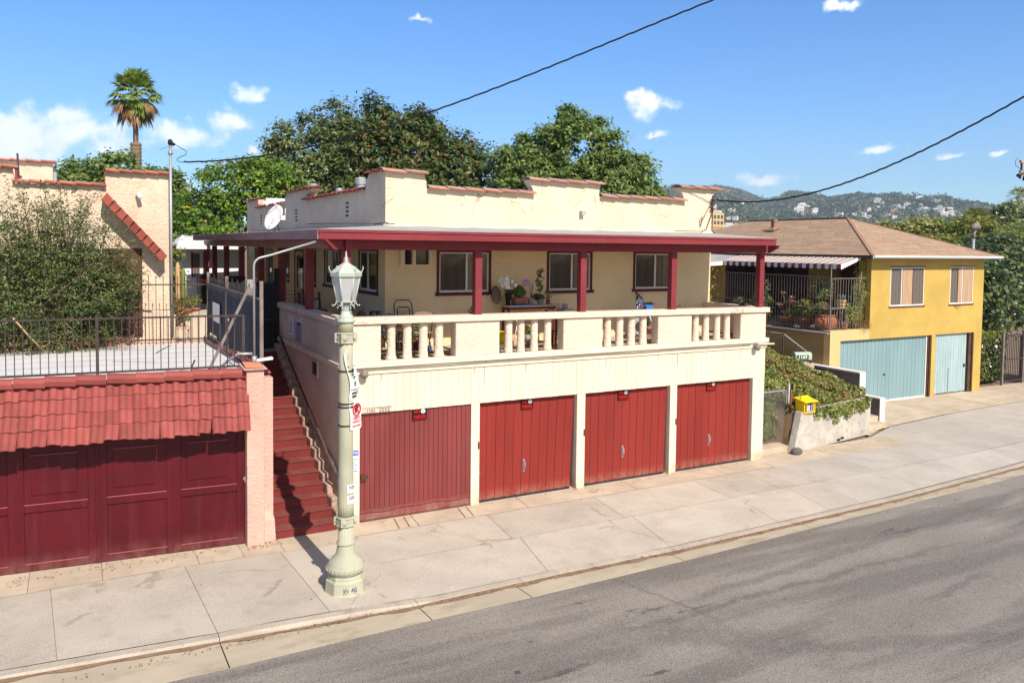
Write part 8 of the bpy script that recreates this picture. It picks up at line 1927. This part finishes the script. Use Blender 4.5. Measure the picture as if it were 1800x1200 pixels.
# exercise bike with blue straps
t = thing('exercise_bike', (6.7, 1.2, Fz), 'exercise bike with grey handlebars and draped blue cloth', 'exercise bike')
otube('galv', t, 'frame', [[(6.35, 1.2, 3.1), (6.5, 1.2, 3.5), (6.42, 1.2, 4.02)], [(6.5, 1.2, 3.45), (6.95, 1.2, 3.15)], [(6.35, 1.2, 3.08), (7.05, 1.2, 3.08)], [(6.62, 1.2, 3.2), (6.75, 1.2, 3.78)], [(6.45, 1.15, 3.9), (6.62, 1.15, 3.5)], [(6.95, 1.05, 3.05), (6.75, 1.2, 3.72)]], .022, 8)
mb = MB(); mb.tube([(6.45, 1.13, 3.32), (6.45, 1.27, 3.32)], .20, 24); mb.build('flywheel', 'sign_grey', t)
mb = MB(); mb.tube([(6.47, 1.12, 3.32), (6.47, 1.13, 3.32)], .12, 20); mb.build('wheel_cover', 'iron', t)
otube('iron', t, 'handlebar', [[(6.44, 1.0, 4.0), (6.36, 1.05, 4.10), (6.42, 1.2, 4.13), (6.48, 1.3, 4.08)], [(6.43, 1.2, 4.02), (6.50, 1.25, 4.05), (6.55, 1.3, 3.98)]], .020, 8)
mb = MB(); mb.smooth = True; mb.tube([(6.62, 1.2, 3.84), (6.72, 1.2, 3.86), (6.84, 1.2, 3.86), (6.95, 1.2, 3.84)], [.02, .055, .085, .03], 10); mb.v = [(x, 1.2+(y-1.2)*1.3, 3.86+(z-3.86)*.4) for x, y, z in mb.v]; mb.build('saddle', 'black', t)
otube('blue', t, 'strap', [[(6.50, 1.1, 4.05), (6.38, 1.08, 3.74)], [(6.5, 1.1, 4.05), (6.62, 1.1, 3.76)], [(6.47, 1.12, 4.02), (6.50, 1.1, 3.78)]], .010)
mb = MB(); mb.hexa([(6.52, 1.05, 3.70), (6.90, 1.05, 3.70), (6.90, 1.2, 3.70), (6.52, 1.2, 3.70)], [(6.60, 1.08, 3.80), (6.84, 1.08, 3.81), (6.80, 1.15, 3.84), (6.64, 1.15, 3.82)]); mb.build('cloth', 'blue', t, bevel=.02)
SH[0] = 0
t = thing('ladder', (8.5, 1.5, Fz), 'dark wooden ladder lying against the porch wall near the right end', 'ladder')
otube('wood_tan', t, 'rail', [[(8.0, 1.4, 3.1), (9.1, 1.75, 3.55)], [(8.0, 1.4, 3.3), (9.1, 1.75, 3.75)]], .015)
otube('wood_tan', t, 'rung', [[(8.0+.22*k, 1.4+.07*k, 3.1+.09*k), (8.0+.22*k, 1.4+.07*k, 3.3+.09*k)] for k in range(1, 5)], .010)
for i, (x, lab) in enumerate(((7.95, 'spiky dark plant standing over the rail right of the fourth post'), (9.1, 'thin leaved potted plant near the right end of the balcony'))):
    t = thing('potted_plant', (x, 1.6, Fz), lab, 'potted plant'); pot(t, x, 1.6, Fz, .12, .25); mb = MB()
    for k in range(16):
        a = k*2.4; el = R(84-40*k/16); d = Vector((math.cos(a)*math.cos(el), math.sin(a)*math.cos(el)*.6, math.sin(el))); b = Vector((x, 1.6, Fz+.24)); s_ = Vector((.012, 0, 0)); L_ = .72 if k < 6 else .5; mb.add([b-s_, b+s_, b+d*L_], [(0, 1, 2)])
    mb.build('blades', 'leaf_mid' if i else 'leaf_glossy', t)
mb = MB(); mb.smooth = True
mb.tube([(10.24, .75, 3.79), (10.22, .70, 3.84), (10.25, .66, 3.80)], [.02, .035, .02], 8); mb.tube([(10.2, .8, 3.79), (10.3, .6, 3.80)], .02, 6); mb.build('rag', 'darkred', None, 'dark red rag lying on the right end rail of the balcony', 'rag')
